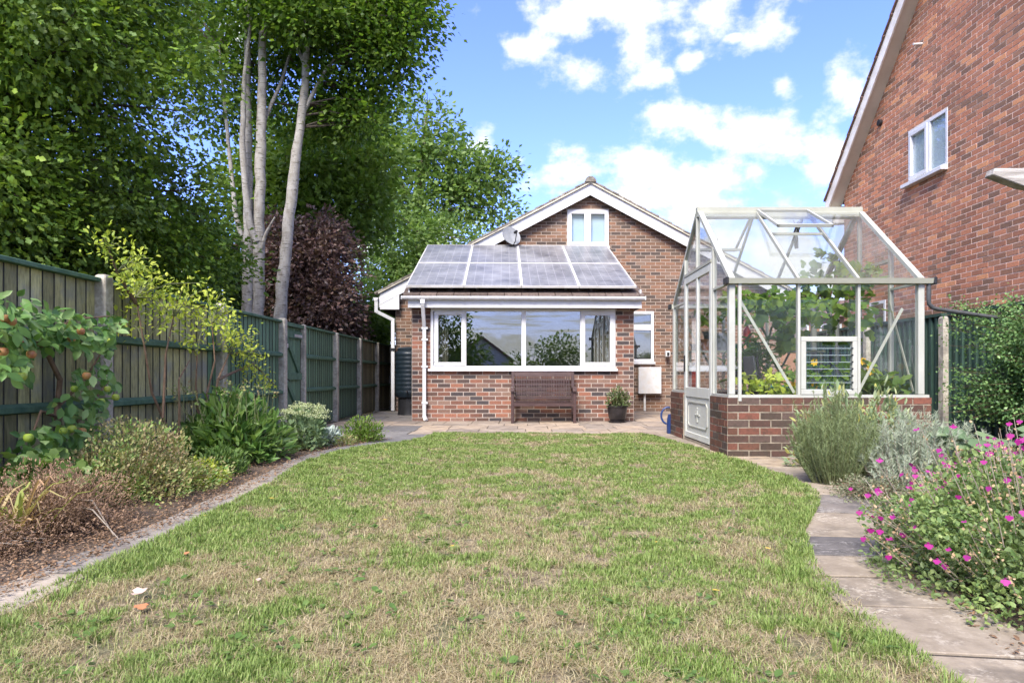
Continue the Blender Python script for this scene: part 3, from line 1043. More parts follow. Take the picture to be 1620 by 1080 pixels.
# ------------------------------------------------------------------ the bungalow
HO = (0, 12.0, 0)
HYAW = R(1.5)
house = thing('bungalow', HO, 'brown brick bungalow with white-trimmed gable and a low rear extension', 'house', rz=HYAW)
EX0, EX1, EY, MY = -1.92, 1.985, 12.0, 15.35
WX0, WX1, WZ0, WZ1 = -1.59, 1.655, .90, 1.985
AX, AZ, SL = 1.62, 5.09, .53


def house_parts():
    # extension walls
    holes = [(WX0 - EX0, WX1 - EX0, WZ0, 2.05)]
    m = wall_cols(MB(), (EX0, EY, 0), (1, 0, 0), (0, -1, 0), [0, EX1 - EX0], holes, lambda x: 2.03)
    m.box(EX0 + .01, EX0 + .11, EY + .12, MY - .01, 0, 2.02)
    m.box(EX1 - .11, EX1 - .01, EY + .12, MY - .01, 0, 2.02)
    m.build('extension_wall', MT['mortar_pale'], house)
    br = gather((EX0, EY, 0), (1, 0, 0), (0, -1, 0), EX1 - EX0, 2.03, None, holes, mat='brick_ext')
    br += gather((EX0, MY - .02, 0), (0, -1, 0), (-1, 0, 0), 3.28, 2.0, mat='brick_ext')
    br += gather((EX1, EY + .03, 0), (0, 1, 0), (1, 0, 0), 3.28, 2.0, mat='brick_ext')
    # main wall with its gable
    X0, X1 = -2.73, 5.97
    top = lambda x: AZ - .12 - SL * abs(x + X0 - AX)
    SWX0, SWX1, SWZ0, SWZ1 = 2.515, 3.06, 1.085, 2.26
    GWX0, GWX1, GWZ0, GWZ1 = 1.115, 2.06, 3.70, 4.55
    holes2 = [(SWX0 - X0, SWX1 - X0, SWZ0, SWZ1), (GWX0 - X0, GWX1 - X0, GWZ0, GWZ1)]
    m = wall_cols(MB(), (X0, MY, 0), (1, 0, 0), (0, -1, 0), [0, AX - X0, X1 - X0], holes2, lambda x: min(top(x), 9))
    m.box(X0 + .012, X0 + .1, MY + .13, 22.4, 0, 2.5)
    m.box(X1 - .1, X1 - .012, MY + .13, 22.4, 0, 2.5)
    m.box(X0 + .1, X1 - .1, 22.3, 22.4, 0, 4.0)
    m.build('main_wall', MT['mortar'], house)

    def lim(v):
        h = (AZ - .10 - v) / SL
        return max(0.0, AX - X0 - h), min(X1 - X0, AX - X0 + h)
    br += gather((X0, MY, 0), (1, 0, 0), (0, -1, 0), X1 - X0, 5.0, lim, holes2, mat='brick_main')
    br += gather((X0, MY + 2.5, 0), (0, -1, 0), (-1, 0, 0), 2.5, 2.3, mat='brick_main')

    def occl(px, py, c):
        return c.y > 14 and (1062 < px or (640 < px < 1015 and py > 392))
    lay(house, br, 300, occl=occl)

    # main window
    def X(px): return (px - 825) / 90.0
    y0, y1 = 11.975, 12.045
    wf = MB()
    frame_rect(wf, WX0, WX1, .93, WZ1, y0, y1, .05)
    wf.box(X(727) + .09, X(738), y0, y1, .98, 1.935)
    wf.box(X(825), X(832), y0, y1, .98, 1.935)
    wf.box(X(918), X(929) - .09, y0, y1, .98, 1.935)
    w = wf.build('window_frame', MT['white'], house, bevel=.004)
    MB().box(WX0 - .045, WX1 + .035, 11.93, 12.04, .885, .929).build('window_sill', MT['white'], w, bevel=.005)
    for a, b in ((X(684.5) + .035, X(736) + .005), (X(920) - .005, X(975) - .04)):
        s = MB()
        frame_rect(s, a, b, .975, 1.94, y0 - .012, y1 - .01, .07)
        s.build('sash', MT['white'], w, bevel=.005)
        MB().box(a + .07, b - .07, 12.0, 12.012, 1.045, 1.87).build('pane', MT['glass_win'], w)
    for a, b in ((X(738), X(825)), (X(832), X(918))):
        MB().box(a, b, 12.0, 12.012, .98, 1.935).build('pane', MT['glass_win'], w)
    # the room behind
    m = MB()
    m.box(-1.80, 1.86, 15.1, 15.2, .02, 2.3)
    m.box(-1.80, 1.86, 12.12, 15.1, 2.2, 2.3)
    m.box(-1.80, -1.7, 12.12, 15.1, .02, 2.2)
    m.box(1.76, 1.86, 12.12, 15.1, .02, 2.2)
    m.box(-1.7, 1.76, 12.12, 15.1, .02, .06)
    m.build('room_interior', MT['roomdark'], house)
    for a, b in ((-1.56, -1.30), (1.30, 1.62)):
        n = 36
        V = []
        for z in (.62, 2.1):
            for i in range(n):
                V.append((a + (b - a) * i / (n - 1), 12.20 + .03 * math.sin(i * 1.7), z))
        F = [(i, i + 1, n + i + 1, n + i) for i in range(n - 1)]
        m = MB().add(V, F)
        o = m.build('curtain', MT['curtain'], house)
        md = o.modifiers.new('thickness', 'SOLIDIFY'); md.thickness = .006
    # gable window
    def XG(px): return (px - 825) / 70.4 - .03
    def ZG(py): return H + (594 - py) / 70.4
    g = MB()
    frame_rect(g, XG(906), XG(971.5), ZG(389), ZG(331.5), MY - .035, MY + .05, .04)
    g.box(XG(938) - .015, XG(938) + .015, MY - .035, MY + .05, ZG(389) + .04, ZG(331.5) - .04)
    w = g.build('window_frame', MT['white'], house, bevel=.003)
    MB().box(XG(904), XG(973), MY - .075, MY + .03, ZG(392.5), ZG(389.2)).build('window_sill', MT['white'], w)
    for a, b in ((908.5, 936.8), (939.2, 969.2)):
        s = MB()
        frame_rect(s, XG(a), XG(b), ZG(387), ZG(334), MY - .048, MY + .02, .058)
        s.build('sash', MT['white'], w, bevel=.003)
        MB().box(XG(a) + .055, XG(b) - .055, MY - .015, MY - .005, ZG(387) + .055, ZG(334) - .055).build('pane', MT['glass_blind'], w)
        MB().box(XG(a) + .03, XG(b) - .03, MY + .055, MY + .065, ZG(388), ZG(333)).build('blind', MT['blind'], w)
    # small window beside the extension
    g = MB()
    frame_rect(g, XG(1003.6) + .03, XG(1041.5) + .03, ZG(572), ZG(492), MY - .03, MY + .05, .06)
    g.box(XG(1006) + .06, XG(1038) + .03, MY - .03, MY + .05, ZG(522), ZG(513))
    w = g.build('window_frame', MT['white'], house, bevel=.003)
    MB().box(XG(1002) + .03, XG(1043) + .03, MY - .07, MY + .03, ZG(575.5), ZG(572.2)).build('window_sill', MT['white'], w)
    for a, b, c, d in ((1005.5, 1036.5, 564.5, 522.6), (1005.5, 1036.5, 512.4, 496.5)):
        s = MB()
        MB().box(XG(a) + .05, XG(b) + .06, MY + .0, MY + .01, ZG(c) - .03, ZG(d)).build('pane', MT['glass_win'], w)
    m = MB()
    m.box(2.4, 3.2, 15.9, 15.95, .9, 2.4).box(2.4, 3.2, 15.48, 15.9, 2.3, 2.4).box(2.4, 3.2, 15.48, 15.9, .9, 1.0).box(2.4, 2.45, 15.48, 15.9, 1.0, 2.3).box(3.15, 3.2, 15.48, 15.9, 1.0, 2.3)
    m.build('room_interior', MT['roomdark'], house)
    # extension roof, fascia, gutter
    rz_ = lambda y: 2.17 + .3986 * (y - 11.68)
    m = MB()
    m.prism([(11.70, rz_(11.70) - .03), (15.3, rz_(15.3) - .03), (15.3, rz_(15.3) - .12), (11.70, rz_(11.70) - .06)], 0, -2.02, 2.09)
    m.build('extension_roof', MT['tile_dark'], house)
    x = -2.03
    for r, ya in ((0, 11.655), (1, 11.93)):
        x = -2.035 - (.14 if r else 0)
        while x < 2.08:
            a, b = max(x, -2.035), min(x + .285, 2.105)
            if b - a > .05:
                MB().prism([(ya, rz_(ya) + .004 + r * .006), (ya, rz_(ya) + .026 + r * .006), (ya + .36, rz_(ya + .36) + .020), (ya + .36, rz_(ya + .36) - .004)], 0, a + .003, b - .003).build('roof_tile', MT['tile_dark'], house)
            x += .29
    MB().box(-1.955, 2.075, 11.76, 11.785, 1.978, 2.145).build('fascia', MT['white'], house)
    MB().box(-1.95, 2.07, 11.787, 11.962, 1.99, 2.0).build('soffit', MT['white_old'], house)
    MB().box(-1.955, -1.93, 11.79, 14.9, 1.978, 2.30).box(2.05, 2.075, 11.79, 14.9, 1.978, 2.30).build('side_board', MT['white'], house)
    gp = [(11.70 + .05 * math.cos(t), 2.165 + .06 * math.sin(t)) for t in [math.pi + math.pi * k / 8 for k in range(9)]]
    gp2 = [(11.70 + .043 * math.cos(t), 2.166 + .052 * math.sin(t)) for t in [2 * math.pi - math.pi * k / 8 for k in range(9)]]
    gt = MB().prism(gp + gp2, 0, -2.05, 2.12).box(-2.058, -2.05, 11.648, 11.752, 2.105, 2.172).box(2.12, 2.128, 11.648, 11.752, 2.105, 2.172).build('gutter', MT['white'], house)
    bp = [(11.70 + .055 * math.cos(t), 2.163 + .065 * math.sin(t)) for t in [math.pi + math.pi * k / 8 for k in range(9)]]
    for bx in (-1.90, -1.77, -1.62, -1.02, -.42, .18, .78, 1.38, 1.92):
        MB().prism(bp, 0, bx, bx + .035).build('gutter_bracket', MT['white'], gt)
    dp = MB()
    dp.box(-1.735, -1.655, 11.665, 11.735, 2.03, 2.11)
    dp.bar((-1.695, 11.70, 2.04), (-1.695, 11.935, 1.66), .062, .062, (0, 1, .3))
    dp.bar((-1.695, 11.945, 1.68), (-1.695, 11.945, .10), .062, .062, (0, 1, 0))
    dp.bar((-1.695, 11.945, .11), (-1.66, 11.87, .03), .062, .062, (0, 1, .3))
    d = dp.build('downpipe', MT['white'], house, bevel=.008)
    for z in (1.42, 1.62, .95, .32):
        MB().box(-1.74, -1.635, 11.907, 11.985, z, z + .035).build('pipe_clip', MT['white'], d)
    # main roof: barge boards, verge tiles, slopes
    yb0, yb1 = 15.18, 15.205
    EVL, EVR = -3.05, 6.29
    for sgn, ev in ((-1, EVL), (1, EVR)):
        zt = lambda x: AZ - SL * abs(x - AX)
        MB().prism([(AX, AZ), (ev, zt(ev)), (ev, zt(ev) - .24), (AX, AZ - .255)], 1, yb0, yb1).build('barge_board', MT['white'], house)
        MB().prism([(AX, AZ + .002), (ev - sgn * -.03, zt(ev) + .0), (ev - sgn * -.03, zt(ev) + .028), (AX, AZ + .032)], 1, 15.13, 15.2).build('verge_strip', MT['soffit'], house)
        n = 16
        L = abs(ev - AX) + .06
        for k in range(n):
            xa, xb = AX + sgn * L * k / n, AX + sgn * (L * (k + 1) / n + .05)
            lift = .030
            poly = [(xa, zt(xa) + .034), (xb, zt(xb) + .034 + lift * .7), (xb, zt(xb) + .064 + lift), (xa, zt(xa) + .070)]
            MB().prism(poly, 1, 15.125 + random.uniform(-.008, .008), 15.46).build('roof_tile', MT['tile'], house)
        MB().prism([(AX, AZ + .06), (ev, zt(ev) + .06), (ev, zt(ev) + .005), (AX, AZ + .005)], 1, 15.46, 22.6).build('roof_slope', MT['tile'], house)
    for k in range(6):
        ya = 15.10 + k * 1.25
        pr = [(AX + .125 * math.cos(t), AZ + .02 + .125 * math.sin(t)) for t in [math.pi * i / 10 for i in range(11)]]
        MB().prism(pr, 1, ya, ya + 1.24).build('ridge_tile', MT['tile'], house)
    # boxed eave on the left and its gutter
    zt = lambda x: AZ - SL * abs(x - AX)
    for a, b in ((-3.05, -2.625), (5.87, 6.29)):
        MB().prism([(a, 2.275), (b, 2.275), (b, zt(b) - .245), (a, zt(a) - .245)], 1, yb0 + .002, yb1 - .002).build('eave_box', MT['white'], house)
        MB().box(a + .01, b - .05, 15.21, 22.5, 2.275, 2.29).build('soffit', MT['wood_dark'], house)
    MB().box(-3.075, -3.052, 15.2, 22.5, 2.32, 2.56).build('fascia', MT['white'], house)
    MB().prism([(-3.19, 2.53), (-3.17, 2.455), (-3.10, 2.455), (-3.08, 2.53)], 1, 15.12, 22.5).build('gutter', MT['white'], house)
    dp = MB()
    y = 15.16
    dp.bar((-3.125, y, 2.46), (-3.125, y, 2.20), .075, .06, (0, 1, 0))
    dp.bar((-3.125, y, 2.225), (-2.775, y + .1, 2.05), .075, .06, (0, 1, 0))
    dp.bar((-2.775, y + .1, 2.08), (-2.775, y + .1, .03), .075, .06, (0, 1, 0))
    d = dp.build('downpipe', MT['white'], house, bevel=.006)
    MB().box(-2.835, -2.715, y + .06, y + .16, 1.36, 1.42).build('pipe_clip', MT['black'], d)


house_parts()


def hpt(x, y, z):
    """A point given in the bungalow's own axes, in the world."""
    v = Matrix.Rotation(HYAW, 4, 'Z') @ Vector((x, y - 12.0, z))
    return v + Vector(HO)


# solar panels: eight modules in two rows
def cell_mat():
    m, nt, b = new_mat('solar_cells')
    tc = node(nt, 'ShaderNodeTexCoord')
    sep = node(nt, 'ShaderNodeSeparateXYZ')
    nt.links.new(tc.outputs['Object'], sep.inputs[0])

    def line(sock, scale, w):
        a = node(nt, 'ShaderNodeMath', operation='MULTIPLY'); a.inputs[1].default_value = scale
        nt.links.new(sock, a.inputs[0])
        f = node(nt, 'ShaderNodeMath', operation='FRACT'); nt.links.new(a.outputs[0], f.inputs[0])
        c = node(nt, 'ShaderNodeMath', operation='LESS_THAN'); c.inputs[1].default_value = w
        nt.links.new(f.outputs[0], c.inputs[0])
        return c.outputs[0]
    l1 = line(sep.outputs[0], 1 / .157, .05)
    l2 = line(sep.outputs[1], 1 / .157, .05)
    l3 = line(sep.outputs[0], 1 / .052, .05)
    mx = node(nt, 'ShaderNodeMath', operation='MAXIMUM'); nt.links.new(l1, mx.inputs[0]); nt.links.new(l2, mx.inputs[1])
    f = noise_tex(nt, 4, 5, .7)
    r = ramp(nt, [(.3, (.036, .037, .046)), (.7, (.056, .057, .066))])
    nt.links.new(f, r.inputs[0])
    h = node(nt, 'ShaderNodeMath', operation='MULTIPLY'); h.inputs[1].default_value = .35
    nt.links.new(l3, h.inputs[0])
    h2 = node(nt, 'ShaderNodeMath', operation='MULTIPLY'); h2.inputs[1].default_value = .45
    nt.links.new(mx.outputs[0], h2.inputs[0])
    c = mixc(nt, h2.outputs[0], r.outputs[0], (.45, .44, .47))
    # dust lying on the glass
    f2 = noise_tex(nt, 1.7, 6, .7)
    r2 = ramp(nt, [(.34, (.08,) * 3), (.66, (.46,) * 3)])
    nt.links.new(f2, r2.inputs[0])
    c = mixc(nt, r2.outputs[0], c, (.47, .47, .48))
    nt.links.new(c, b.inputs['Base Color'])
    b.inputs['Roughness'].default_value = .34
    b.inputs['Specular IOR Level'].default_value = .42
    return m


MT['cells'] = cell_mat()
PITCH = math.atan(.3986)
COLN = ['leftmost', 'second', 'third', 'rightmost']


def panels():
    pw, pl = .985, 1.80
    n = 0
    for row in range(2):
        for c in range(4):
            x = -1.985 + c * .993
            y = 11.735 + row * (pl + .012) * math.cos(PITCH)
            z = 2.335 + row * (pl + .012) * math.sin(PITCH)
            where = ['at the left end', 'second from the left', 'third from the left', 'at the right end'][c]
            t = thing('solar_panel', hpt(x, y, z), f'dark blue solar panel {where} of the {"upper" if row else "lower"} row on the extension roof', 'solar panel', 'solar panels on the extension roof')
            t.rotation_euler = (PITCH, 0, HYAW)
            o0 = org(t)

            def lm(m, name, mat):
                mm = MB(); mm.v = [tuple(Vector(v) + o0) for v in m.v]; mm.f = m.f
                return mm.build(name, mat, t)
            f = MB()
            f.box(0, pw, 0, .018, -.02, .02).box(0, pw, pl - .018, pl, -.02, .02).box(0, .018, .018, pl - .018, -.02, .02).box(pw - .018, pw, .018, pl - .018, -.02, .02)
            lm(f, 'panel_frame', MT['white_old'])
            lm(MB().box(.018, pw - .018, .018, pl - .018, -.008, .012), 'cell_sheet', MT['cells'])
            lm(MB().box(.2, .24, .1, pl - .1, -.085, -.022).box(pw - .24, pw - .2, .1, pl - .1, -.085, -.022), 'mounting_rail', MT['grey_dark'])


panels()


def dish():
    c = hpt(-.14 - .02, 15.02, 3.86)
    t = thing('satellite_dish', c, 'grey satellite dish on the gable bargeboard above the solar panels', 'satellite dish')
    nrm = Vector((.42, -.80, .42)).normalized()
    a = nrm.cross(Vector((0, 0, 1))).normalized()
    b = a.cross(nrm)
    V, F = [], []
    n, rr = 28, 7
    for side in (0, 1):
        for i in range(rr + 1):
            r = i / rr
            for k in range(n):
                th = 2 * math.pi * k / n
                p = c + a * (.215 * r * math.cos(th)) + b * (.235 * r * math.sin(th)) + nrm * (.05 * r * r - .012 * side)
                V.append(tuple(p))
    for side in (0, 1):
        o = side * (rr + 1) * n
        for i in range(rr):
            for k in range(n):
                F.append((o + i * n + k, o + i * n + (k + 1) % n, o + (i + 1) * n + (k + 1) % n, o + (i + 1) * n + k))
    o1, o2 = rr * n, (rr + 1) * n + rr * n
    F += [(o1 + k, o1 + (k + 1) % n, o2 + (k + 1) % n, o2 + k) for k in range(n)]
    MB().add(V, F).build('dish', MT['grey'], t, smooth=True)
    foot = c - b * .24 + nrm * .03
    lnb = c + nrm * .30 - b * .06
    MB().tube([foot, foot + nrm * .12 + b * .02, lnb], .011, 8).build('arm', MT['black'], t)
    MB().tube([lnb - nrm * .0 + b * .0, lnb - nrm * .09 + b * .02], [.028, .033], 10).build('receiver', MT['black'], t)
    MB().tube([c - nrm * .012, c - nrm * .08, c + Vector((0.02, .16, -.02))], .018, 8).build('bracket', MT['grey_dark'], t)


dish()


def meter_box():
    x0, x1, z0, z1 = 2.70, 3.215, .405, 1.00
    c = hpt((x0 + x1) / 2, 15.2, z0)
    t = thing('meter_box', c, 'worn white meter box on the brown brick wall with a pipe below', 'meter box', rz=HYAW)
    ORG[t.name] = Vector(((x0 + x1) / 2, 15.2, z0))
    MB().box(x0 + .01, x1 - .01, 15.2, 15.33, z0 + .01, z1 - .01).build('casing', MT['white_box'], t, bevel=.006)
    MB().box(x0, x1, 15.18, 15.197, z0, z1).build('door', MT['white_box'], t, bevel=.008)
    MB().tube([(x0 + .16, 15.29, z0 + .02), (x0 + .16, 15.29, .02)], .028, 10).build('pipe', MT['white_old'], t, smooth=True)


meter_box()
wl = thing('wall_lamp', hpt(3.36, 15.25, 1.27), 'small white and black fitting on the brick wall beside the greenhouse', 'wall fitting')
MB().add(*(lambda m: (m.v, m.f))(MB().box(*[v for v in (hpt(3.36, 15.25, 1.27).x - .05, hpt(3.36, 15.25, 1.27).x + .05, 15.24, 15.36, 1.23, 1.36)]))).build('casing', MT['white_box'], wl, bevel=.01)
MB().box(hpt(3.36, 15.25, 1.27).x - .025, hpt(3.36, 15.25, 1.27).x + .025, 15.225, 15.239, 1.26, 1.33).build('lens', MT['black'], wl)

# ------------------------------------------------------------------ the neighbouring house on the right
RX = 6.2
rhouse = thing('brick_house', (RX + 3, 9, 0), 'tall orange-red brick house with steep gable and small upper window at the right', 'house')


def right_house():
    Yf, Yn, ap = 13.12, 4.1, 8.6
    ez, sl = 4.34, .98
    top = lambda y: ez + sl * (Yf - y) if y > ap else ez + sl * (Yf - ap) - sl * (ap - y)
    W = (9.93, 10.94, 3.84, 4.71)
    W2 = (11.62, 12.15, 1.55, 2.1)
    # u runs along -Y from the far corner
    holes = [(Yf - W[1], Yf - W[0], W[2], W[3]), (Yf - W2[1], Yf - W2[0], W2[2], W2[3])]
    m = wall_cols(MB(), (RX, Yf, 0), (0, -1, 0), (-1, 0, 0), [0, Yf - ap, Yf - Yn], holes, lambda u: top(Yf - u))
    m.box(RX + .12, RX + 7, Yf - .12, Yf - .02, 0, ez)
    m.box(RX + .12, RX + 7, Yn + .02, Yn + .12, 0, ez)
    m.box(RX + 6.9, RX + 7, Yn + .12, Yf - .12, 0, ez)
    m.build('wall', MT['mortar_red'], rhouse)

    def lim(v):
        if v < ez: return 0, Yf - Yn
        d = (v - ez) / sl
        return d, Yf - Yn - d
    br = gather((RX, Yf, 0), (0, -1, 0), (-1, 0, 0), Yf - Yn, 8.7, lim, holes, mat='brick_red')
    br += gather((RX + 3.6, Yf + .0, 0), (-1, 0, 0), (0, 1, 0), 3.6, ez, mat='brick_red')

    def occl(px, py, c):
        return py > 440 and px < 1470
    lay(rhouse, br, 300, occl=occl)
    # verge: soffit under the overhang, barge board, tile edge
    ov = RX - .24
    for (ya, yb) in ((Yf + .28, ap), (ap, Yn - .28)):
        za, zb = top(Yf) - sl * .28 if ya > ap else top(ap), top(ap) if yb == ap else top(Yn) - sl * .28
        def slab(x0, x1, lo, hi, name, mat, par=rhouse):
            vs = []
            for x in (x0, x1):
                vs += [(x, ya, za + lo), (x, yb, zb + lo), (x, yb, zb + hi), (x, ya, za + hi)]
            return MB().add(vs, [(0, 1, 2, 3), (7, 6, 5, 4), (0, 4, 5, 1), (1, 5, 6, 2), (2, 6, 7, 3), (3, 7, 4, 0)]).build(name, mat, par)
        slab(ov + .03, RX + .02, -.10, -.085, 'soffit', MT['soffit'])
        slab(ov, ov + .028, -.13, .13, 'barge_board', MT['barge'])
        slab(ov + .05, RX + 7.2, .10, .15, 'roof_slope', MT['tile_red'])
        n = 20
        for k in range(n):
            t0, t1 = k / n, (k + 1.25) / n
            p0 = (ya + (yb - ya) * t0, za + (zb - za) * t0)
            p1 = (ya + (yb - ya) * min(1, t1), za + (zb - za) * min(1, t1))
            l0, l1 = (.185, .155) if zb > za else (.155, .185)
            vs = []
            for x in (ov - .035, ov + .32):
                vs += [(x, p0[0], p0[1] + l0 - .035), (x, p1[0], p1[1] + l1 - .035), (x, p1[0], p1[1] + l1), (x, p0[0], p0[1] + l0)]
            MB().add(vs, [(0, 1, 2, 3), (7, 6, 5, 4), (0, 4, 5, 1), (1, 5, 6, 2), (2, 6, 7, 3), (3, 7, 4, 0)]).build('roof_tile', MT['tile_red'], rhouse)
    # eave box end and gutter at the far corner
    ze = ez - sl * .28
    MB().box(ov + .03, RX + .01, Yf + .01, Yf + .26, ze - .32, ze - .02).build('eave_box', MT['white_old'], rhouse)
    MB().box(ov + .03, RX + 7, Yf + .262, Yf + .29, ze - .3, ze + .06).build('fascia', MT['white_old'], rhouse)
    MB().prism([(Yf + .30, ze + .06), (Yf + .31, ze - .03), (Yf + .38, ze - .03), (Yf + .40, ze + .06)], 0, ov - .08, RX + 7).build('gutter', MT['white'], rhouse)

    # upper window: frame in the wall plane
    def yz_frame(m, ya, yb, z0, z1, x0, x1, w):
        m.box(x0, x1, ya, yb, z0, z0 + w).box(x0, x1, ya, yb, z1 - w, z1)
        m.box(x0, x1, ya, ya + w, z0 + w, z1 - w).box(x0, x1, yb - w, yb, z0 + w, z1 - w)
        return m
    m = yz_frame(MB(), W[0], W[1], W[2] + .03, W[3], RX - .004, RX + .07, .05)
    m.box(RX - .004, RX + .07, 10.36, 10.41, W[2] + .08, W[3] - .05)
    w = m.build('window_frame', MT['white'], rhouse, bevel=.004)
    MB().box(RX - .10, RX + .05, W[0] - .0, W[1] + .06, W[2] - .03, W[2] + .028).build('window_sill', MT['white'], w, bevel=.005)
    yz_frame(MB(), 10.415, W[1] - .035, W[2] + .075, W[3] - .045, RX - .02, RX + .05, .06).build('sash', MT['white'], w, bevel=.004)
    MB().box(RX + .02, RX + .03, 10.47, W[1] - .09, W[2] + .13, W[3] - .1).build('pane', MT['glass_blind'], w)
    MB().box(RX + .02, RX + .03, W[0] + .05, 10.36, W[2] + .08, W[3] - .05).build('pane', MT['glass_blind'], w)
    MB().box(RX + .045, RX + .05, W[0] + .03, W[1] - .03, W[2] + .04, W[3] - .03).build('net_curtain', MT['net'], w)
    m = yz_frame(MB(), W2[0], W2[1], W2[2], W2[3], RX - .01, RX + .06, .05)
    w = m.build('window_frame', MT['white'], rhouse)
    MB().box(RX + .02, RX + .03, W2[0] + .05, W2[1] - .05, W2[2] + .05, W2[3] - .05).build('pane', MT['glass_win'], w)
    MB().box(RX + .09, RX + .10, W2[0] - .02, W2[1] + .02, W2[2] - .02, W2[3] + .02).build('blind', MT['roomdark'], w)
    # overflow pipe and the round vent
    MB().tube([(RX + .01, 10.56, 5.94), (RX - .14, 10.56, 5.93)], .018, 8).build('overflow_pipe', MT['white_box'], rhouse, smooth=True)
    MB().tube([(RX + .01, 11.77, 5.165), (RX - .05, 11.77, 5.165)], .055, 14).build('vent', MT['black'], rhouse, smooth=True)


right_house()

# far house glimpsed through the greenhouse
fh = thing('distant_house', (11.5, 27, 0), 'distant red brick house with white windows glimpsed through the greenhouse glass', 'house')


def far_house():
    m = MB().box(9.0, 14.5, 25, 31, 0, 3.0)
    m.build('wall', MT['brick_red'], fh)
    MB().prism([(24.7, 2.95), (31.3, 2.95), (28, 3.9)], 0, 8.8, 14.7).build('roof', MT['tile_red'], fh)
    for x in (9.7, 10.9, 12.4):
        w = frame_rect(MB(), x, x + .8, 1.7, 2.7, 24.94, 25.02, .07)
        w.box(x + .37, x + .43, 24.94, 25.02, 1.77, 2.63)
        wf = w.build('window', MT['white'], fh)
        MB().box(x + .07, x + .37, 24.97, 24.98, 1.77, 2.63).build('pane', MT['glass_blind'], wf)
        MB().box(x + .43, x + .73, 24.97, 24.98, 1.77, 2.63).build('pane', MT['glass_blind'], wf)


far_house()

# ------------------------------------------------------------------ greenhouse
GX0, GX1, GY0, GY1, GB, GE, GR, GYR = 2.06, 3.97, 6.75, 9.25, .59, 1.745, 2.73, 8.0
gh = thing('greenhouse', (3.0, 8.0, 0), 'glass greenhouse with sage-white frame on a low weathered brick wall', 'greenhouse')


def slab4(m, p, th):
    """A thin sheet with four corners p, th thick."""
    p = [Vector(q) for q in p]
    n = (p[1] - p[0]).cross(p[2] - p[0]).normalized() * (th / 2)
    k = len(p)
    vs = [q + n for q in p] + [q - n for q in p]
    fs = [tuple(range(k)), tuple(range(2 * k - 1, k - 1, -1))]
    fs += [(i, k + i, k + (i + 1) % k, (i + 1) % k) for i in range(k)]
    return m.add(vs, fs)


def gz(y):
    return GE + (GR - GE) * (1 - abs(y - GYR) / (GYR - GY0))


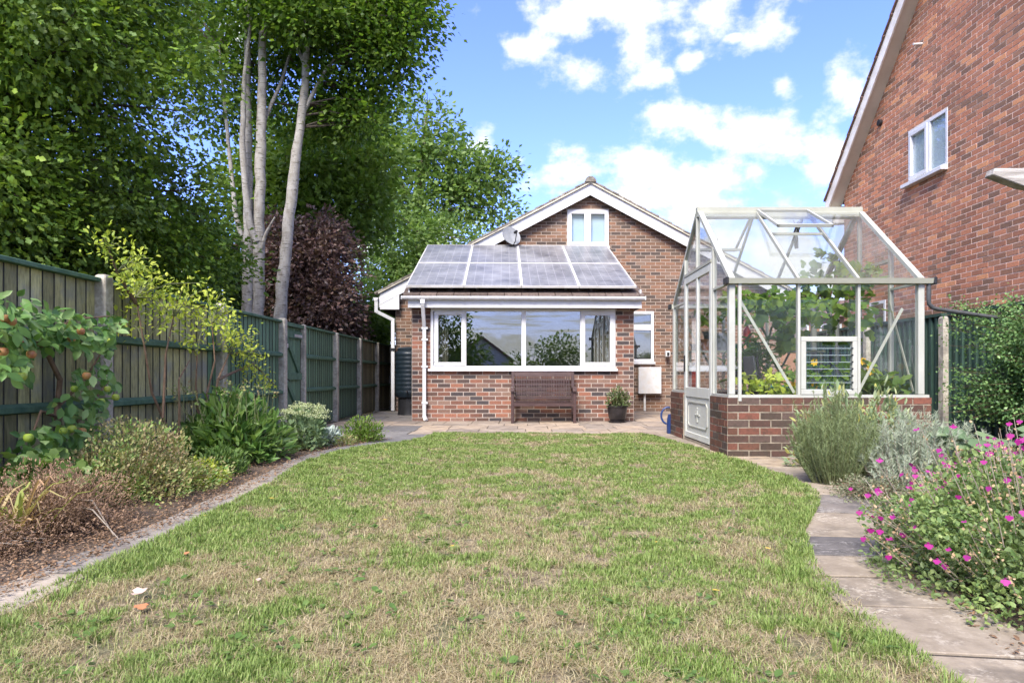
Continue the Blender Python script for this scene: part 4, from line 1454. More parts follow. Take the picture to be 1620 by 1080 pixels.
def greenhouse():
    A, AW = MT['alu'], MT['alu_w']
    DY0, DY1 = 7.343, 8.557
    fx, fy = GX0 - .035, GY0 - .03      # brick faces
    m = MB()
    m.box(fx + .003, GX1 + .06, fy + .003, fy + .11, 0, GB - .012)
    m.box(fx + .003, fx + .11, fy + .11, DY0, 0, GB - .012)
    m.box(fx + .003, fx + .11, DY1, GY1 + .02, 0, GB - .012)
    m.box(fx + .11, GX1 + .06, GY1 - .08, GY1 + .02, 0, GB - .012)
    m.box(GX1 - .04, GX1 + .06, fy + .11, GY1 - .08, 0, GB - .012)
    m.box(fx + .015, fx + .11, DY0, DY1, 0, .045)
    m.build('base_wall', MT['mortar_gh'], gh)
    br = gather((fx, fy, 0), (1, 0, 0), (0, -1, 0), GX1 + .07 - fx, GB, mat='brick_gh', bl=.215)
    br += gather((fx, GY1 + .03, 0), (0, -1, 0), (-1, 0, 0), GY1 + .03 - DY1, GB, mat='brick_gh', bl=.215)
    br += gather((fx, DY0, 0), (0, -1, 0), (-1, 0, 0), DY0 - fy, GB, mat='brick_gh', bl=.215, seedoff=1)
    br += gather((GX1 + .06, GY1 + .03, 0), (-1, 0, 0), (0, 1, 0), GX1 + .06 - fx, GB, mat='brick_gh', bl=.215)
    br += gather((GX1 + .07, fy, 0), (0, 1, 0), (1, 0, 0), GY1 + .03 - fy, GB, mat='brick_gh', bl=.215)
    lay(gh, br, 150)
    # capping rail
    m = MB()
    m.box(GX0 - .02, GX1 + .05, GY0 - .022, GY0 + .03, GB, GB + .032)
    m.box(GX0 - .02, GX1 + .02, GY1 - .03, GY1 + .02, GB, GB + .032)
    m.box(GX0 - .02, GX0 + .03, GY0 + .03, DY0, GB, GB + .032)
    m.box(GX0 - .02, GX0 + .03, DY1, GY1 - .03, GB, GB + .032)
    m.box(GX1 - .03, GX1 + .02, GY0 + .03, GY1 - .03, GB, GB + .032)
    m.build('sill_rail', AW, gh)
    # posts
    z0, z1 = GB + .033, GE - .02
    for x, y in ((GX0 + .02, GY0 + .02), (GX1 - .02, GY0 + .02), (GX0 + .02, GY1 - .02), (GX1 - .02, GY1 - .02)):
        MB().box(x - .031, x + .031, y - .034, y + .034, z0, z1).build('corner_post', AW, gh, bevel=.006)
    MB().box(GX0 + .075, GX0 + .105, GY0 - .035, GY0 - .005, GB - .03, z1).build('downpipe', AW, gh)
    mull = (2.7375, 3.33)
    for y in (GY0, GY1):
        for x in mull:
            MB().box(x - .013, x + .013, y - .02, y + .03, z0, z1).build('glazing_bar', AW, gh)
    # eave gutters and ridge
    for y, s in ((GY0, -1), (GY1, 1)):
        MB().prism([(y + s * .07, GE + .02), (y + s * .055, GE - .03), (y - s * .03, GE - .035), (y - s * .03, GE + .028)], 0, GX0 - .03, GX1 + .07).build('eave_gutter', A, gh)
        MB().box(GX0 - .06, GX0 - .031, y + (s * .08 if s < 0 else -.035), y + (.035 if s < 0 else s * .08), GE - .04, GE + .032).build('gutter_end', MT['black'], gh, bevel=.008)
        MB().box(GX1 + .071, GX1 + .1, y + (s * .08 if s < 0 else -.035), y + (.035 if s < 0 else s * .08), GE - .04, GE + .032).build('gutter_end', MT['black'], gh, bevel=.008)
    MB().prism([(GYR - .07, GR - .075), (GYR - .07, GR - .02), (GYR - .04, GR - .01), (GYR - .04, GR + .045), (GYR + .04, GR + .045), (GYR + .04, GR - .01), (GYR + .07, GR - .02), (GYR + .07, GR - .075)], 0, GX0 - .01, GX1 + .01).build('ridge_bar', A, gh)
    # rafters
    for s in (-1, 1):
        ye = GYR + s * (GYR - GY0)
        for x in (GX0, mull[0], mull[1], GX1):
            edge = x in (GX0, GX1)
            up = Vector((0, s * (GR - GE), GYR - GY0)).normalized()
            w = .058 if edge else .024
            xx = x + (.02 if x == GX0 else -.02 if x == GX1 else 0)
            MB().bar((xx, ye, GE + .015), (xx, GYR + s * .06, gz(GYR + s * .06) + .015), w, .04, up).build('roof_bar', AW, gh)
    # gable bars, door frame, transoms on both ends
    for gx, sg in ((GX0, -1), (GX1, 1)):
        x0, x1 = (gx - .015, gx + .03) if sg < 0 else (gx - .03, gx + .015)
        for y in (DY0 - .02, DY1 + .02):
            MB().box(x0, x1, y - .018, y + .018, .045 if sg < 0 else z0, gz(y) - .02).build('glazing_bar', AW, gh)
        MB().box(x0 + .005, x1 - .005, GY0 + .06, DY0 - .04, GE - .025, GE - .003).build('transom', AW, gh)
        MB().box(x0 + .005, x1 - .005, DY1 + .04, GY1 - .06, GE - .025, GE - .003).build('transom', AW, gh)
        MB().box(x0 - (.012 if sg < 0 else 0), x1, DY0, DY1, 2.03, 2.062).build('door_header' if sg < 0 else 'transom', A if sg < 0 else AW, gh)
        MB().box(x0, x1, GYR - .016, GYR + .016, 2.065 if sg < 0 else z0, GR - .08).build('glazing_bar', AW, gh)
    # panes
    Gm, Rm = MT['glass_gh'], MT['glass_roof']

    def pane(pts, mat=Gm, par=gh, name='pane'):
        return slab4(MB(), pts, .004).build(name, mat, par)
    bays = [GX0 + .04, mull[0], mull[1], GX1 - .04]
    for y in (GY0 + .004, GY1 - .004):
        for i in range(3):
            a, b = bays[i] + .004, bays[i + 1] - .004
            zz = 1.2 if (i == 1 and y < 8) else z0
            pane([(a, y, zz), (b, y, zz), (b, y, z1), (a, y, z1)])
    for gx in (GX0 + .008, GX1 - .008):
        for ya, yb in ((GY0 + .06, DY0 - .04), (DY1 + .04, GY1 - .06)):
            pane([(gx, ya, z0), (gx, yb, z0), (gx, yb, GE - .026), (gx, ya, GE - .026)])
            pane([(gx, ya, GE), (gx, yb, GE), (gx, yb, gz(yb) - .025), (gx, ya, max(GE + .003, gz(ya) - .025))])
        for ya, yb in ((DY0, GYR - .017), (GYR + .017, DY1)):
            zb = 2.064
            pane([(gx, ya, zb), (gx, yb, zb), (gx, yb, gz(yb) - .03), (gx, ya, gz(ya) - .03)])
            if gx > 3:
                pane([(gx, ya, z0), (gx, yb, z0), (gx, yb, 2.028), (gx, ya, 2.028)])
    YV = 7.53        # lower edge of the vent opening
    for s in (-1, 1):
        ye, yr = GYR + s * (GYR - GY0), GYR + s * .06
        yv = GYR + s * (GYR - YV)
        rb = [GX0 + .06, mull[0] - .012, mull[0] + .012, mull[1] - .012, mull[1] + .012, GX1 - .06]
        for i in range(3):
            a, b = rb[2 * i], rb[2 * i + 1]
            vent = (s < 0 and i == 1) or (s > 0 and i == 0)
            yt = yv if vent else yr
            o = .014
            pane([(a, ye, GE + o), (b, ye, GE + o), (b, yt, gz(yt) + o), (a, yt, gz(yt) + o)], Rm)
            if vent:
                MB().box(a, b, yt - .012, yt + .012, gz(yt) - .005, gz(yt) + .025).build('vent_bar', AW, gh)
                # the vent itself, propped open
                L, an = .74, R(26)
                hy, hz = GYR + s * .055, GR + .0
                dy, dz = s * math.cos(an), -math.sin(an)
                pt = lambda x, t, k=0: Vector((x, hy + dy * t, hz + dz * t + k))
                up = Vector((0, s * math.sin(an), math.cos(an)))
                v = MB()
                va, vb = a - .015, b + .015
                v.bar(pt(va + .012, 0), pt(va + .012, L), .024, .03, up).bar(pt(vb - .012, 0), pt(vb - .012, L), .024, .03, up)
                v.bar(pt(va, L - .012) + Vector((0, 0, .0)), pt(vb, L - .012), .024, .034, up)
                v.bar(pt(va + .024, .012), pt(vb - .024, .012), .024, .03, up)
                vo = v.build('roof_vent', AW, gh)
                slab4(MB(), [pt(va + .022, .022), pt(vb - .022, .022), pt(vb - .022, L - .022), pt(va + .022, L - .022)], .004).build('pane', Rm, vo)
                xm = (a + b) / 2
                arm = MB()
                arm.tube([(xm - .03, yt + s * -.02, gz(yt)), pt(xm + .01, L * .66, -.01)], .009, 6)
                arm.tube([(xm + .05, yt + s * -.02, gz(yt)), pt(xm - .03, L * .6, -.01)], .007, 6)
                arm.tube([(xm + .0, yt + s * -.02, gz(yt) - .01), (xm + .02, yt - s * .05, gz(yt) - .14)], .022, 8)
                arm.build('vent_opener', MT['black'], gh)
    # louvre window in the middle bay
    la, lb, lz0, lz1 = mull[0] + .018, mull[1] - .018, z0, 1.195
    lf = MB()
    frame_rect(lf, la, lb, lz0, lz1, GY0 - .028, GY0 + .035, .05)
    lo = lf.build('louvre_window', AW, gh, bevel=.004)
    n = 7
    for k in range(n):
        za = lz0 + .05 + (lz1 - lz0 - .1) * k / n
        h = (lz1 - lz0 - .1) / n
        slab4(MB(), [(la + .052, GY0 - .016, za), (lb - .052, GY0 - .016, za), (lb - .052, GY0 + .016, za + h * 1.08), (la + .052, GY0 + .016, za + h * 1.08)], .005).build('louvre', MT['glass_louvre'], lo)
        MB().box(la + .052, lb - .052, GY0 - .022, GY0 - .014, za - .002, za + .004).build('louvre_edge', MT['louvre_edge'], lo)
        MB().box(lb - .06, lb - .044, GY0 - .03, GY0 + .01, za - .004, za + .010).build('louvre_clip', MT['black'], lo)
    # diagonal braces
    for a, b in (((2.145, 6.81, 1.62), (2.72, 6.81, .64)), ((3.80, 6.81, 1.48), (3.35, 6.81, .63)), ((3.80, 9.19, 1.48), (3.35, 9.19, .63)), ((2.145, 9.19, 1.62), (2.72, 9.19, .64)),
                 ((3.93, 7.30, 1.6), (3.93, 6.85, .65)), ((3.93, 9.15, .65), (3.93, 8.65, 1.6))):
        MB().bar(a, b, .006, .028, (0, 1, 0) if a[0] == b[0] else (1, 0, 0)).build('brace', A, gh)
    # the door
    dx0, dx1 = GX0 - .022, GX0 + .015
    ya, yb = DY0 + .004, DY1 - .004
    d = MB()
    d.box(dx0, dx1, ya, ya + .075, .06, 2.025).box(dx0, dx1, yb - .075, yb, .06, 2.025)
    d.box(dx0, dx1, ya + .075, yb - .075, 1.94, 2.025).box(dx0, dx1, ya + .075, yb - .075, .06, .13)
    d.box(dx0, dx1, ya + .075, yb - .075, .555, .67)
    ym = (ya + yb) / 2
    d.box(dx0, dx1, ym - .03, ym + .03, .67, 1.94)
    door = d.build('door', MT['door'], gh, bevel=.004)
    MB().box(dx0 + .012, dx1 - .005, ya + .075, yb - .075, .13, .555).build('door_panel', MT['door'], door)
    mo = MB()
    pa, pb, pz0, pz1, t = ya + .17, yb - .17, .20, .50, .012
    xo = dx0 + .002
    mo.box(xo, xo + .012, pa + .05, pb - .05, pz0, pz0 + t).box(xo, xo + .012, pa + .05, pb - .05, pz1 - t, pz1)
    mo.box(xo, xo + .012, pa, pa + t * 1.5, pz0 + .04, pz1 - .04).box(xo, xo + .012, pb - t * 1.5, pb, pz0 + .04, pz1 - .04)
    for yy, s in ((pa + .009, 1), (pb - .009, -1)):
        for zz, sz in ((pz0, 1), (pz1, -1)):
            mo.bar((xo + .006, yy, zz + sz * .045), (xo + .006, yy + s * .05, zz + sz * .006), .012, .012, (1, 0, 0))
    mo.build('panel_moulding', MT['alu_w'], door)
    mo = MB()
    mo.bar((xo + .005, ym, .28), (xo + .005, ym, .43), .018, .012, (1, 0, 0)).bar((xo + .004, ym - .085, .352), (xo + .004, ym + .085, .352), .013, .012, (1, 0, 0))
    for yy, zz in ((ym, .28), (ym, .43), (ym - .085, .352), (ym + .085, .352)):
        mo.box(xo - .003, xo + .011, yy - .017, yy + .017, zz - .010, zz + .010)
    mo.build('panel_cross', MT['alu_w'], door)
    for a, b in ((ya + .075, ym - .03), (ym + .03, yb - .075)):
        slab4(MB(), [(GX0 - .004, a, .67), (GX0 - .004, b, .67), (GX0 - .004, b, 1.94), (GX0 - .004, a, 1.94)], .004).build('pane', Gm, door)
    h = MB()
    h.box(dx0 - .012, dx0, yb - .06, yb - .02, .86, 1.06)
    h.tube([(dx0 - .012, yb - .04, 1.0), (dx0 - .05, yb - .04, 1.0), (dx0 - .05, yb - .15, 1.0)], .010, 8)
    h.build('handle', MT['black'], door)
    # rain pipe from the gutter to the right
    px_ = [(GX1 + .045, GY0 - .02, GE - .03), (GX1 + .045, GY0 - .02, 1.57), (GX1 + .055, GY0 - .01, 1.52), (GX1 + .09, GY0 + .0, 1.485), (GX1 + .15, GY0 + .02, 1.47), (4.92, 7.05, 1.405)]
    MB().tube(px_, .021, 10).build('rain_pipe', MT['grey_dark'], gh, smooth=True)
    # staging inside
    st = MB().box(2.14, 3.95, 8.87, 9.18, 1.115, 1.135)
    s1 = st.build('shelf', MT['alu'], gh)
    MB().box(2.14, 3.3, 8.80, 9.18, .60, .625).build('shelf', MT['wood_grey'], gh)
    legs = MB()
    for x in (2.2, 3.05, 3.9):
        MB().box(x - .012, x + .012, 8.88, 8.905, .02, 1.113).build('shelf_post', MT['alu'], gh)


MT['louvre_edge'] = mottled('green_glass_edge', (.20, .25, .24), (.28, .33, .32), 9, .3, 0)
MT['glass_louvre'] = glass_mat('louvre_glass', (.93, .96, .95), .0, 1.3, 0, .01)
greenhouse()


def pot_at(c, r, h, mat, label, name='plant_pot', cat='pot', rim=True):
    t = thing(name, c, label, cat)
    prof = [(r * .72, 0), (r * .98, h), (r * .9, h), (r * .88, h * .92), (.001, h * .9)]
    MB().lathe(c, prof, 18).build('bowl', mat, t, smooth=True)
    if rim:
        MB().lathe(c, [(r * .99, h * .84), (r * 1.06, h * .85), (r * 1.06, h * 1.01), (r * .95, h * 1.01)], 18).build('rim', mat, t, smooth=True)
    return t


Zs = 1.136
pot_at((2.45, 9.02, Zs), .085, .15, MT['terra'], 'terracotta pot standing on the greenhouse shelf')
pot_at((2.47, 8.99, Zs + .152), .085, .10, MT['grey_dark'], 'dark plastic pot stacked on the terracotta pot in the greenhouse')
pot_at((2.66, 9.02, Zs), .095, .22, MT['grey'], 'pale grey bucket on the greenhouse shelf beside the terracotta pot', 'bucket', 'bucket')
pot_at((2.85, 9.02, Zs), .07, .09, MT['greenpot'], 'small green plastic pot on the greenhouse shelf')
pot_at((3.06, 9.02, Zs), .095, .11, MT['greenpot'], 'wide green plastic tub on the greenhouse shelf')
pot_at((2.29, 9.02, Zs), .06, .09, MT['black'], 'small black pot at the left end of the greenhouse shelf')


def bottle(c, r, h, mat, label, capm):
    t = thing('bottle', c, label, 'bottle')
    MB().lathe(c, [(r * .9, 0), (r, .02 * h), (r, .62 * h), (r * .5, .80 * h), (r * .32, .84 * h), (r * .32, .9 * h)], 16).build('body', mat, t, smooth=True)
    MB().lathe((c[0], c[1], c[2] + .9 * h), [(r * .4, 0), (r * .4, .1 * h)], 12).build('cap', capm, t, smooth=True)


bottle((2.99, 9.05, Zs + .10), .05, .26, MT['red'], 'red spray bottle standing in the green tub on the greenhouse shelf', MT['white'])
bottle((2.14 + .12, 9.0, .626), .07, .36, MT['red'], 'tall red bottle on the low shelf in the greenhouse corner', MT['black'])


def white_table():
    t = thing('white_trough', (2.6, 8.72, .60), 'long white tray along the back of the greenhouse seen through the door', 'tray')
    MB().box(2.11, 3.0, 8.62, 8.66, .86, .94).build('front_rail', MT['white'], t)
    MB().box(2.11, 3.0, 8.661, 8.78, .86, .872).build('tray_bottom', MT['white'], t)
    for x in (2.13, 2.95):
        MB().box(x, x + .03, 8.67, 8.70, .02, .858).build('leg', MT['white'], t)


white_table()


def chair():
    c = (2.72, 7.75, 0)
    t = thing('folding_chair', c, 'dark folding chair with a teal pad inside the greenhouse', 'chair')
    x0, x1 = 2.62, 3.05
    for y in (7.55, 7.95):
        MB().tube([(x1, y, .03), (x0 + .05, y, .62), (x0 - .02, y, 1.02)], .014, 8).build('leg', MT['black'], t)
        MB().tube([(x0, y, .03), (x1, y, .60)], .014, 8).build('leg', MT['black'], t)
    MB().box(x0 + .02, x1 + .05, 7.54, 7.96, .655, .70).build('seat_pad', MT['teal'], t, bevel=.012)
    MB().box(x0 + .02, x1 + .03, 7.55, 7.95, .625, .653).build('seat', MT['black'], t)
    m = MB()
    slab4(m, [(x0 - .015, 7.56, .80), (x0 - .015, 7.94, .80), (x0 - .045, 7.92, 1.03), (x0 - .045, 7.58, 1.03)], .02)
    m.build('backrest', MT['grey_dark'], t, bevel=.006)


chair()

# ------------------------------------------------------------------ fences
FX = -3.30
FTOP = 1.535
WE = thing('garden_fence', (FX, 6.8, 0), 'close-boarded fence with concrete posts, grey boards then green, along the left border', 'fence')
FAR = thing('garden_fence', (FX, 13.5, 0), 'dark green close-boarded fence beyond the gate, its last boards pale with algae', 'fence')


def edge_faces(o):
    """Board edges take a dark colour standing in for the shade in the gaps."""
    o.data.materials.append(MT['gap_shade'])
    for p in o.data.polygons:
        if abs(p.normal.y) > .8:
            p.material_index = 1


def fence_run(root, y0, y1, posts, matf, rails=(.59, 1.10), top=FTOP, x=FX, face=1, hide=None):
    """Boards on the far side of the rails; posts of concrete; face +1 looks toward +X."""
    y = y0
    while y < y1 - .02:
        w = .118
        yb = min(y + w, y1)
        m = MB()
        xa = x - face * .03
        t0, t1 = .018, .012
        # feather edge: thick on one side, lapping the next
        vs = []
        for z in (.03, top):
            vs += [(xa, y + .0035, z), (xa + face * t0, y + .0035, z), (xa + face * t1, yb - .0035, z), (xa, yb - .0035, z)]
        m.add(vs, [(0, 1, 2, 3), (7, 6, 5, 4), (0, 4, 5, 1), (1, 5, 6, 2), (2, 6, 7, 3), (3, 7, 4, 0)])
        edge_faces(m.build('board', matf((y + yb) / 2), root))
        y = yb
    ps = [y0] + list(posts) + [y1]
    for a, b in zip(ps[:-1], ps[1:]):
        for z in rails:
            MB().prism([(x - face * .008, z - .035), (x + face * .045, z - .022), (x + face * .045, z + .012), (x - face * .008, z + .035)], 1, a + .05, b - .05).build('rail', MT['rail_green'], root)
        MB().box(x - .05, x + .035, a + .055, b - .055, top + .002, top + .034).build('capping', MT['rail_green'], root, bevel=.004)
        MB().box(x - face * .06 - .012, x - face * .06 + .02, a + .05, b - .05, 0, .028).build('gravel_board', MT['conc'], root)


def post(root, x, y, h=1.60, w=.095, d=.11, mat='conc', name='fence_post'):
    m = MB()
    k = .014
    vs = [(x - w / 2, y - d / 2, 0), (x + w / 2, y - d / 2, 0), (x + w / 2, y + d / 2, 0), (x - w / 2, y + d / 2, 0),
          (x - w / 2, y - d / 2, h - .02), (x + w / 2, y - d / 2, h - .02), (x + w / 2, y + d / 2, h - .02), (x - w / 2, y + d / 2, h - .02),
          (x - w / 2 + k, y - d / 2 + k, h), (x + w / 2 - k, y - d / 2 + k, h), (x + w / 2 - k, y + d / 2 - k, h), (x - w / 2 + k, y + d / 2 - k, h)]
    fs = [(3, 2, 1, 0), (8, 9, 10, 11)]
    for i in range(4):
        j = (i + 1) % 4
        fs += [(i, j, 4 + j, 4 + i), (4 + i, 4 + j, 8 + j, 8 + i)]
    return m.add(vs, fs).build(name, MT[mat], root, bevel=.008)


random.seed(3)
PA, PB, PC, PD = 5.36, 7.46, 9.38, 10.27
fence_run(WE, 2.6, PC, (3.4, PA, PB), lambda y: MT['fence_grey'] if y < PB - .2 else MT['fence_green'])
for y in (3.4, PA, PB, PC):
    post(WE, FX + .02, y, 1.60)
fp = (12.05, 13.8, 15.5, 17.2)


def far_mat(y):
    if y < 14.25: return MT['fence_green']
    return MT['fence_moss'] if random.random() < .8 else MT['fence_grey']


fence_run(FAR, PD, 19.0, fp, far_mat)
for y in (PD,) + fp:
    post(FAR, FX + .02, y, 1.565 if y > PD else 1.58, .07 if y == PD else .095, .07 if y == PD else .11)

gate = thing('garden_gate', (FX, 9.83, 0), 'green ledged garden gate set in the fence between two concrete posts', 'gate')


def build_gate():
    a, b = PC + .06, PD - .05
    n = 7
    for k in range(n):
        y0, y1 = a + (b - a) * k / n, a + (b - a) * (k + 1) / n
        MB().box(FX - .03, FX - .012, y0 + .003, y1 - .003, .06, 1.50).build('board', MT['fence_green'], gate)
    for z in (.22, .80, 1.40):
        MB().box(FX - .011, FX + .02, a + .02, b - .02, z - .05, z + .05).build('ledge', MT['rail_green'], gate)
    for z0, z1 in ((.28, .74), (.86, 1.34)):
        MB().bar((FX + .004, b - .1, z0), (FX + .004, a + .12, z1), .028, .075, (0, 1, .5)).build('brace', MT['rail_green'], gate)
    MB().box(FX - .05, FX + .04, a - .02, b + .02, 1.51, 1.56).build('head_rail', MT['rail_green'], gate)
    MB().box(FX + .021, FX + .03, a + .02, a + .14, 1.20, 1.26).build('bolt', MT['alu_s'], gate)
    MB().box(FX + .021, FX + .026, b - .36, b - .02, 1.37, 1.41).build('hinge', MT['alu_s'], gate)
    m = MB().box(FX + .021, FX + .03, a + .015, a + .075, .70, .80)
    m.tube([(FX + .03, a + .045, .76), (FX + .06, a + .045, .76), (FX + .06, a + .09, .74)], .009, 8)
    m.build('latch', MT['black'], gate)


build_gate()

RF = thing('boundary_fence', (5.32, 7.4, 0), 'dark green vertical-board fence behind the greenhouse at the right', 'fence')


def right_fence():
    x = 5.32
    y = 4.6
    top = 1.56
    while y < 13.0:
        MB().prism([(x + .03, y + .004), (x - .006, y + .008), (x - .004, y + .05), (x + .018, y + .064), (x + .018, y + .112), (x + .03, y + .121)], 2, .02, top).build('board', MT['fence_dark'], RF)
        y += .125
    for a, b in ((4.6, 6.9), (7.1, 8.50), (8.62, 10.4), (10.5, 12.9)):
        MB().box(x - .02, x + .06, a, b, top + .002, top + .04).build('capping', MT['fence_dark'], RF)
    for y in (6.95, 8.55, 10.45):
        post(RF, x - .02, y, 1.55, .10, .11)


right_fence()


# ------------------------------------------------------------------ bench, pots, cans
def bench():
    y0, y1 = 11.40, 11.86
    x0, x1 = -.18, .92
    B = MT['bench']
    t = thing('garden_bench', (.37, 11.6, .015), 'dark brown slatted wooden bench against the brick extension', 'bench')
    zs = .375
    g = .015
    for x in (x0 + .03, x1 - .03):
        MB().box(x - .025, x + .025, y0, y0 + .05, g, .575).build('leg', B, t, bevel=.004)
        m = MB()
        m.bar((x, y1 - .03, g), (x, y1 - .03, zs), .05, .05, (0, 1, 0)).bar((x, y1 - .03, zs - .02), (x, y1 + .035, .875), .05, .05, (0, 1, 0))
        m.build('leg', B, t, bevel=.003)
        MB().box(x - .022, x + .022, y0 + .05, y1 - .055, .12, .16).build('stretcher', B, t)
        a = MB()
        pts = [(y0 - .03, .565), (y0 + .02, .60), (y0 + .12, .625), (y0 + .30, .615), (y1 - .02, .60)]
        lo = [(p[0], p[1] - .032) for p in pts]
        a.prism(pts + lo[::-1], 0, x - .035, x + .035)
        a.build('armrest', B, t, bevel=.004)
    MB().box(x0 + .056, x1 - .056, y0 + .004, y0 + .035, zs - .075, zs - .012).build('front_rail', B, t)
    MB().box(x0 + .056, x1 - .056, y1 - .05, y1 - .02, zs - .075, zs - .012).build('back_rail', B, t)
    n = 22
    for k in range(n):
        xa = x0 + .075 + (x1 - x0 - .15) * (k + .5) / n
        MB().box(xa - .011, xa + .011, y0 - .01, y1 - .06, zs - .010, zs + .012).build('seat_slat', B, t)
    zb, zt = .40, .865
    lean = lambda z: y1 - .03 + (z - zs) * .13
    # back: top rail, woven bands of short slats between five cross bars
    MB().bar((x0 + .055, lean(.835), .835), (x1 - .055, lean(.835), .835), .075, .032, (0, 1, -.13)).build('top_rail', B, t)
    bars = [.425, .50, .575, .655, .735]
    for z in bars:
        MB().bar((x0 + .055, lean(z) + .006, z), (x1 - .055, lean(z) + .006, z), .022, .012, (0, 1, -.13)).build('back_bar', B, t)
    for k in range(n):
        xa = x0 + .075 + (x1 - x0 - .15) * (k + .5) / n
        MB().bar((xa, lean(.40) - .012, .40), (xa, lean(.80) - .012, .80), .021, .012, (0, 1, -.13)).build('back_slat', B, t)


bench()


def water_butt():
    c = (-2.285, 13.95, .015)
    t = thing('water_butt', c, 'dark green ribbed water butt on its stand between bungalow and extension', 'water butt')
    prof = [(.27, .36), (.28, .38)]
    z = .42
    while z < 1.22:
        prof += [(.288, z), (.297, z + .02), (.297, z + .055), (.288, z + .075)]
        z += .085
    prof += [(.28, 1.27), (.24, 1.30), (.22, 1.31)]
    MB().lathe(c, prof, 30).build('barrel', MT['butt'], t, smooth=True)
    MB().lathe(c, [(.25, 1.305), (.25, 1.345), (.20, 1.37), (.05, 1.385), (.01, 1.386)], 30).build('lid', MT['butt'], t, smooth=True)
    MB().lathe(c, [(.25, 0), (.235, .06), (.235, .34), (.27, .359)], 24).build('stand', MT['black'], t, smooth=True)
    MB().tube([(c[0], c[1] - .28, .50), (c[0], c[1] - .35, .50), (c[0], c[1] - .36, .47)], .016, 8).build('tap', MT['black'], t)


water_butt()


def watering_can():
    c = (2.10, 9.38, .016)
    t = thing('watering_can', c, 'blue plastic watering can behind the corner of the greenhouse', 'watering can')
    m = MB().lathe(c, [(.10, 0), (.105, .02), (.098, .20), (.085, .26), (.06, .27)], 20)
    m.build('body', MT['blue'], t, smooth=True)
    pts = []
    for k in range(13):
        a = R(75 + 190 * k / 12)
        pts.append((c[0] - .085 + .095 * math.cos(a), c[1], c[2] + .245 + .115 * math.sin(a)))
    pts.append((c[0] - .09, c[1], c[2] + .06))
    MB().tube(pts, .014, 8).build('handle', MT['blue'], t, smooth=True)
    MB().tube([(c[0] + .06, c[1] + .03, c[2] + .05), (c[0] + .2, c[1] + .12, c[2] + .2), (c[0] + .26, c[1] + .16, c[2] + .33)], [.03, .02, .018], 10).build('spout', MT['blue'], t, smooth=True)


watering_can()


def pergola():
    t = thing('pergola', (3.9, 4.0, 0), 'silvered timber rafter end with a slanting cut, projecting at the right edge', 'pergola')
    Y = 3.9
    s = 1080 / Y
    X = lambda px: (px - 825) / s
    Z = lambda py: H + (594 - py) / s
    x0 = X(1571)
    poly = [(x0 + .012, Z(266)), (5.2, Z(264)), (5.2, Z(298)), (X(1640), Z(298)), (X(1618), Z(293.5)), (x0, Z(276))]
    o = MB().prism(poly, 1, Y, Y + .075).build('rafter', MT['wood_grey'], t, bevel=.004)
    MB().box(4.4, 4.52, Y - .06, Y - .002, 0, Z(270)).build('post', MT['wood_grey'], t)
    MB().box(4.4, 4.52, Y + .077, Y + .14, 0, Z(270)).build('post', MT['wood_grey'], t)


pergola()

# ------------------------------------------------------------------ trees
def crown_pts(blobs, n, cl=.34, per=55, shell=.30, flat=.65, floor=None, xmax=None):
    """Leaf points gathered in sprays through the outer part of several ellipsoids."""
    w = np.array([b[3] * b[4] + b[4] * b[5] + b[3] * b[5] for b in blobs])
    w = w / w.sum()
    Ps, Ds, Cs = [], [], []
    for b, wi in zip(blobs, w):
        K = max(3, int(n * wi / per))
        d = rand_dir(K)
        r = RNG.random(K) ** shell
        c = np.array(b[:3]) + d * r[:, None] * np.array(b[3:6])
        Cs.append(c)
        sz = RNG.uniform(.6, 1.35, K)
        m = np.repeat(np.arange(K), per)
        off = np.clip(RNG.normal(size=(K * per, 3)), -1.7, 1.7) * cl * sz[m][:, None]
        off[:, 2] *= flat
        # sprays droop outward
        out = d[m]
        p = c[m] + off + out * 0
        p[:, 2] -= .25 * (off[:, 0] ** 2 + off[:, 1] ** 2) / cl
        Ps.append(p)
        Ds.append(unit(out * .6 + off / cl * .7 + RNG.normal(size=p.shape) * .5 + np.array([0, 0, -.25])))
    Pp, D, C = np.concatenate(Ps), np.concatenate(Ds), np.concatenate(Cs)
    k = np.ones(len(Pp), bool)
    if floor is not None: k &= Pp[:, 2] > floor
    if xmax is not None: k &= (Pp[:, 0] < xmax) | (Pp[:, 2] > 2.1)
    return Pp[k], D[k], C


def limb_tubes(m, starts, C, rng, r0=.05, frac=.35, sag=.15):
    """Thin limbs from points on the trunk to some of the sprays."""
    idx = RNG.choice(len(C), int(len(C) * frac), replace=False)
    S = np.array([list(s) for s in starts])
    for i in idx:
        c = C[i]
        # start from the trunk point a little lower than the spray
        dist = np.linalg.norm(S - c, axis=1) + np.maximum(0, S[:, 2] - c[2]) * 1.5
        s = S[int(np.argmin(dist))]
        L = np.linalg.norm(c - s)
        mid = s + (c - s) * .5 + np.array([0, 0, L * .08]) + RNG.normal(size=3) * L * .05
        r = min(r0, .010 + L * .010)
        m.tube([s, mid, c], [r, r * .6, r * .22], 5, cap=False)


def gnarl(pts, rads):
    """A trunk resampled with small swellings and bends."""
    P0 = [Vector(p) for p in pts]
    op, orr = [], []
    for i in range(len(P0) - 1):
        k = max(2, int((P0[i + 1] - P0[i]).length / .22))
        for q in range(k):
            f = q / k
            r = rads[i] + (rads[i + 1] - rads[i]) * f
            op.append(P0[i].lerp(P0[i + 1], f) + Vector(RNG.normal(size=3)) * r * .07)
            orr.append(r * (1 + RNG.normal() * .045))
    op.append(P0[-1]); orr.append(rads[-1])
    return op, orr


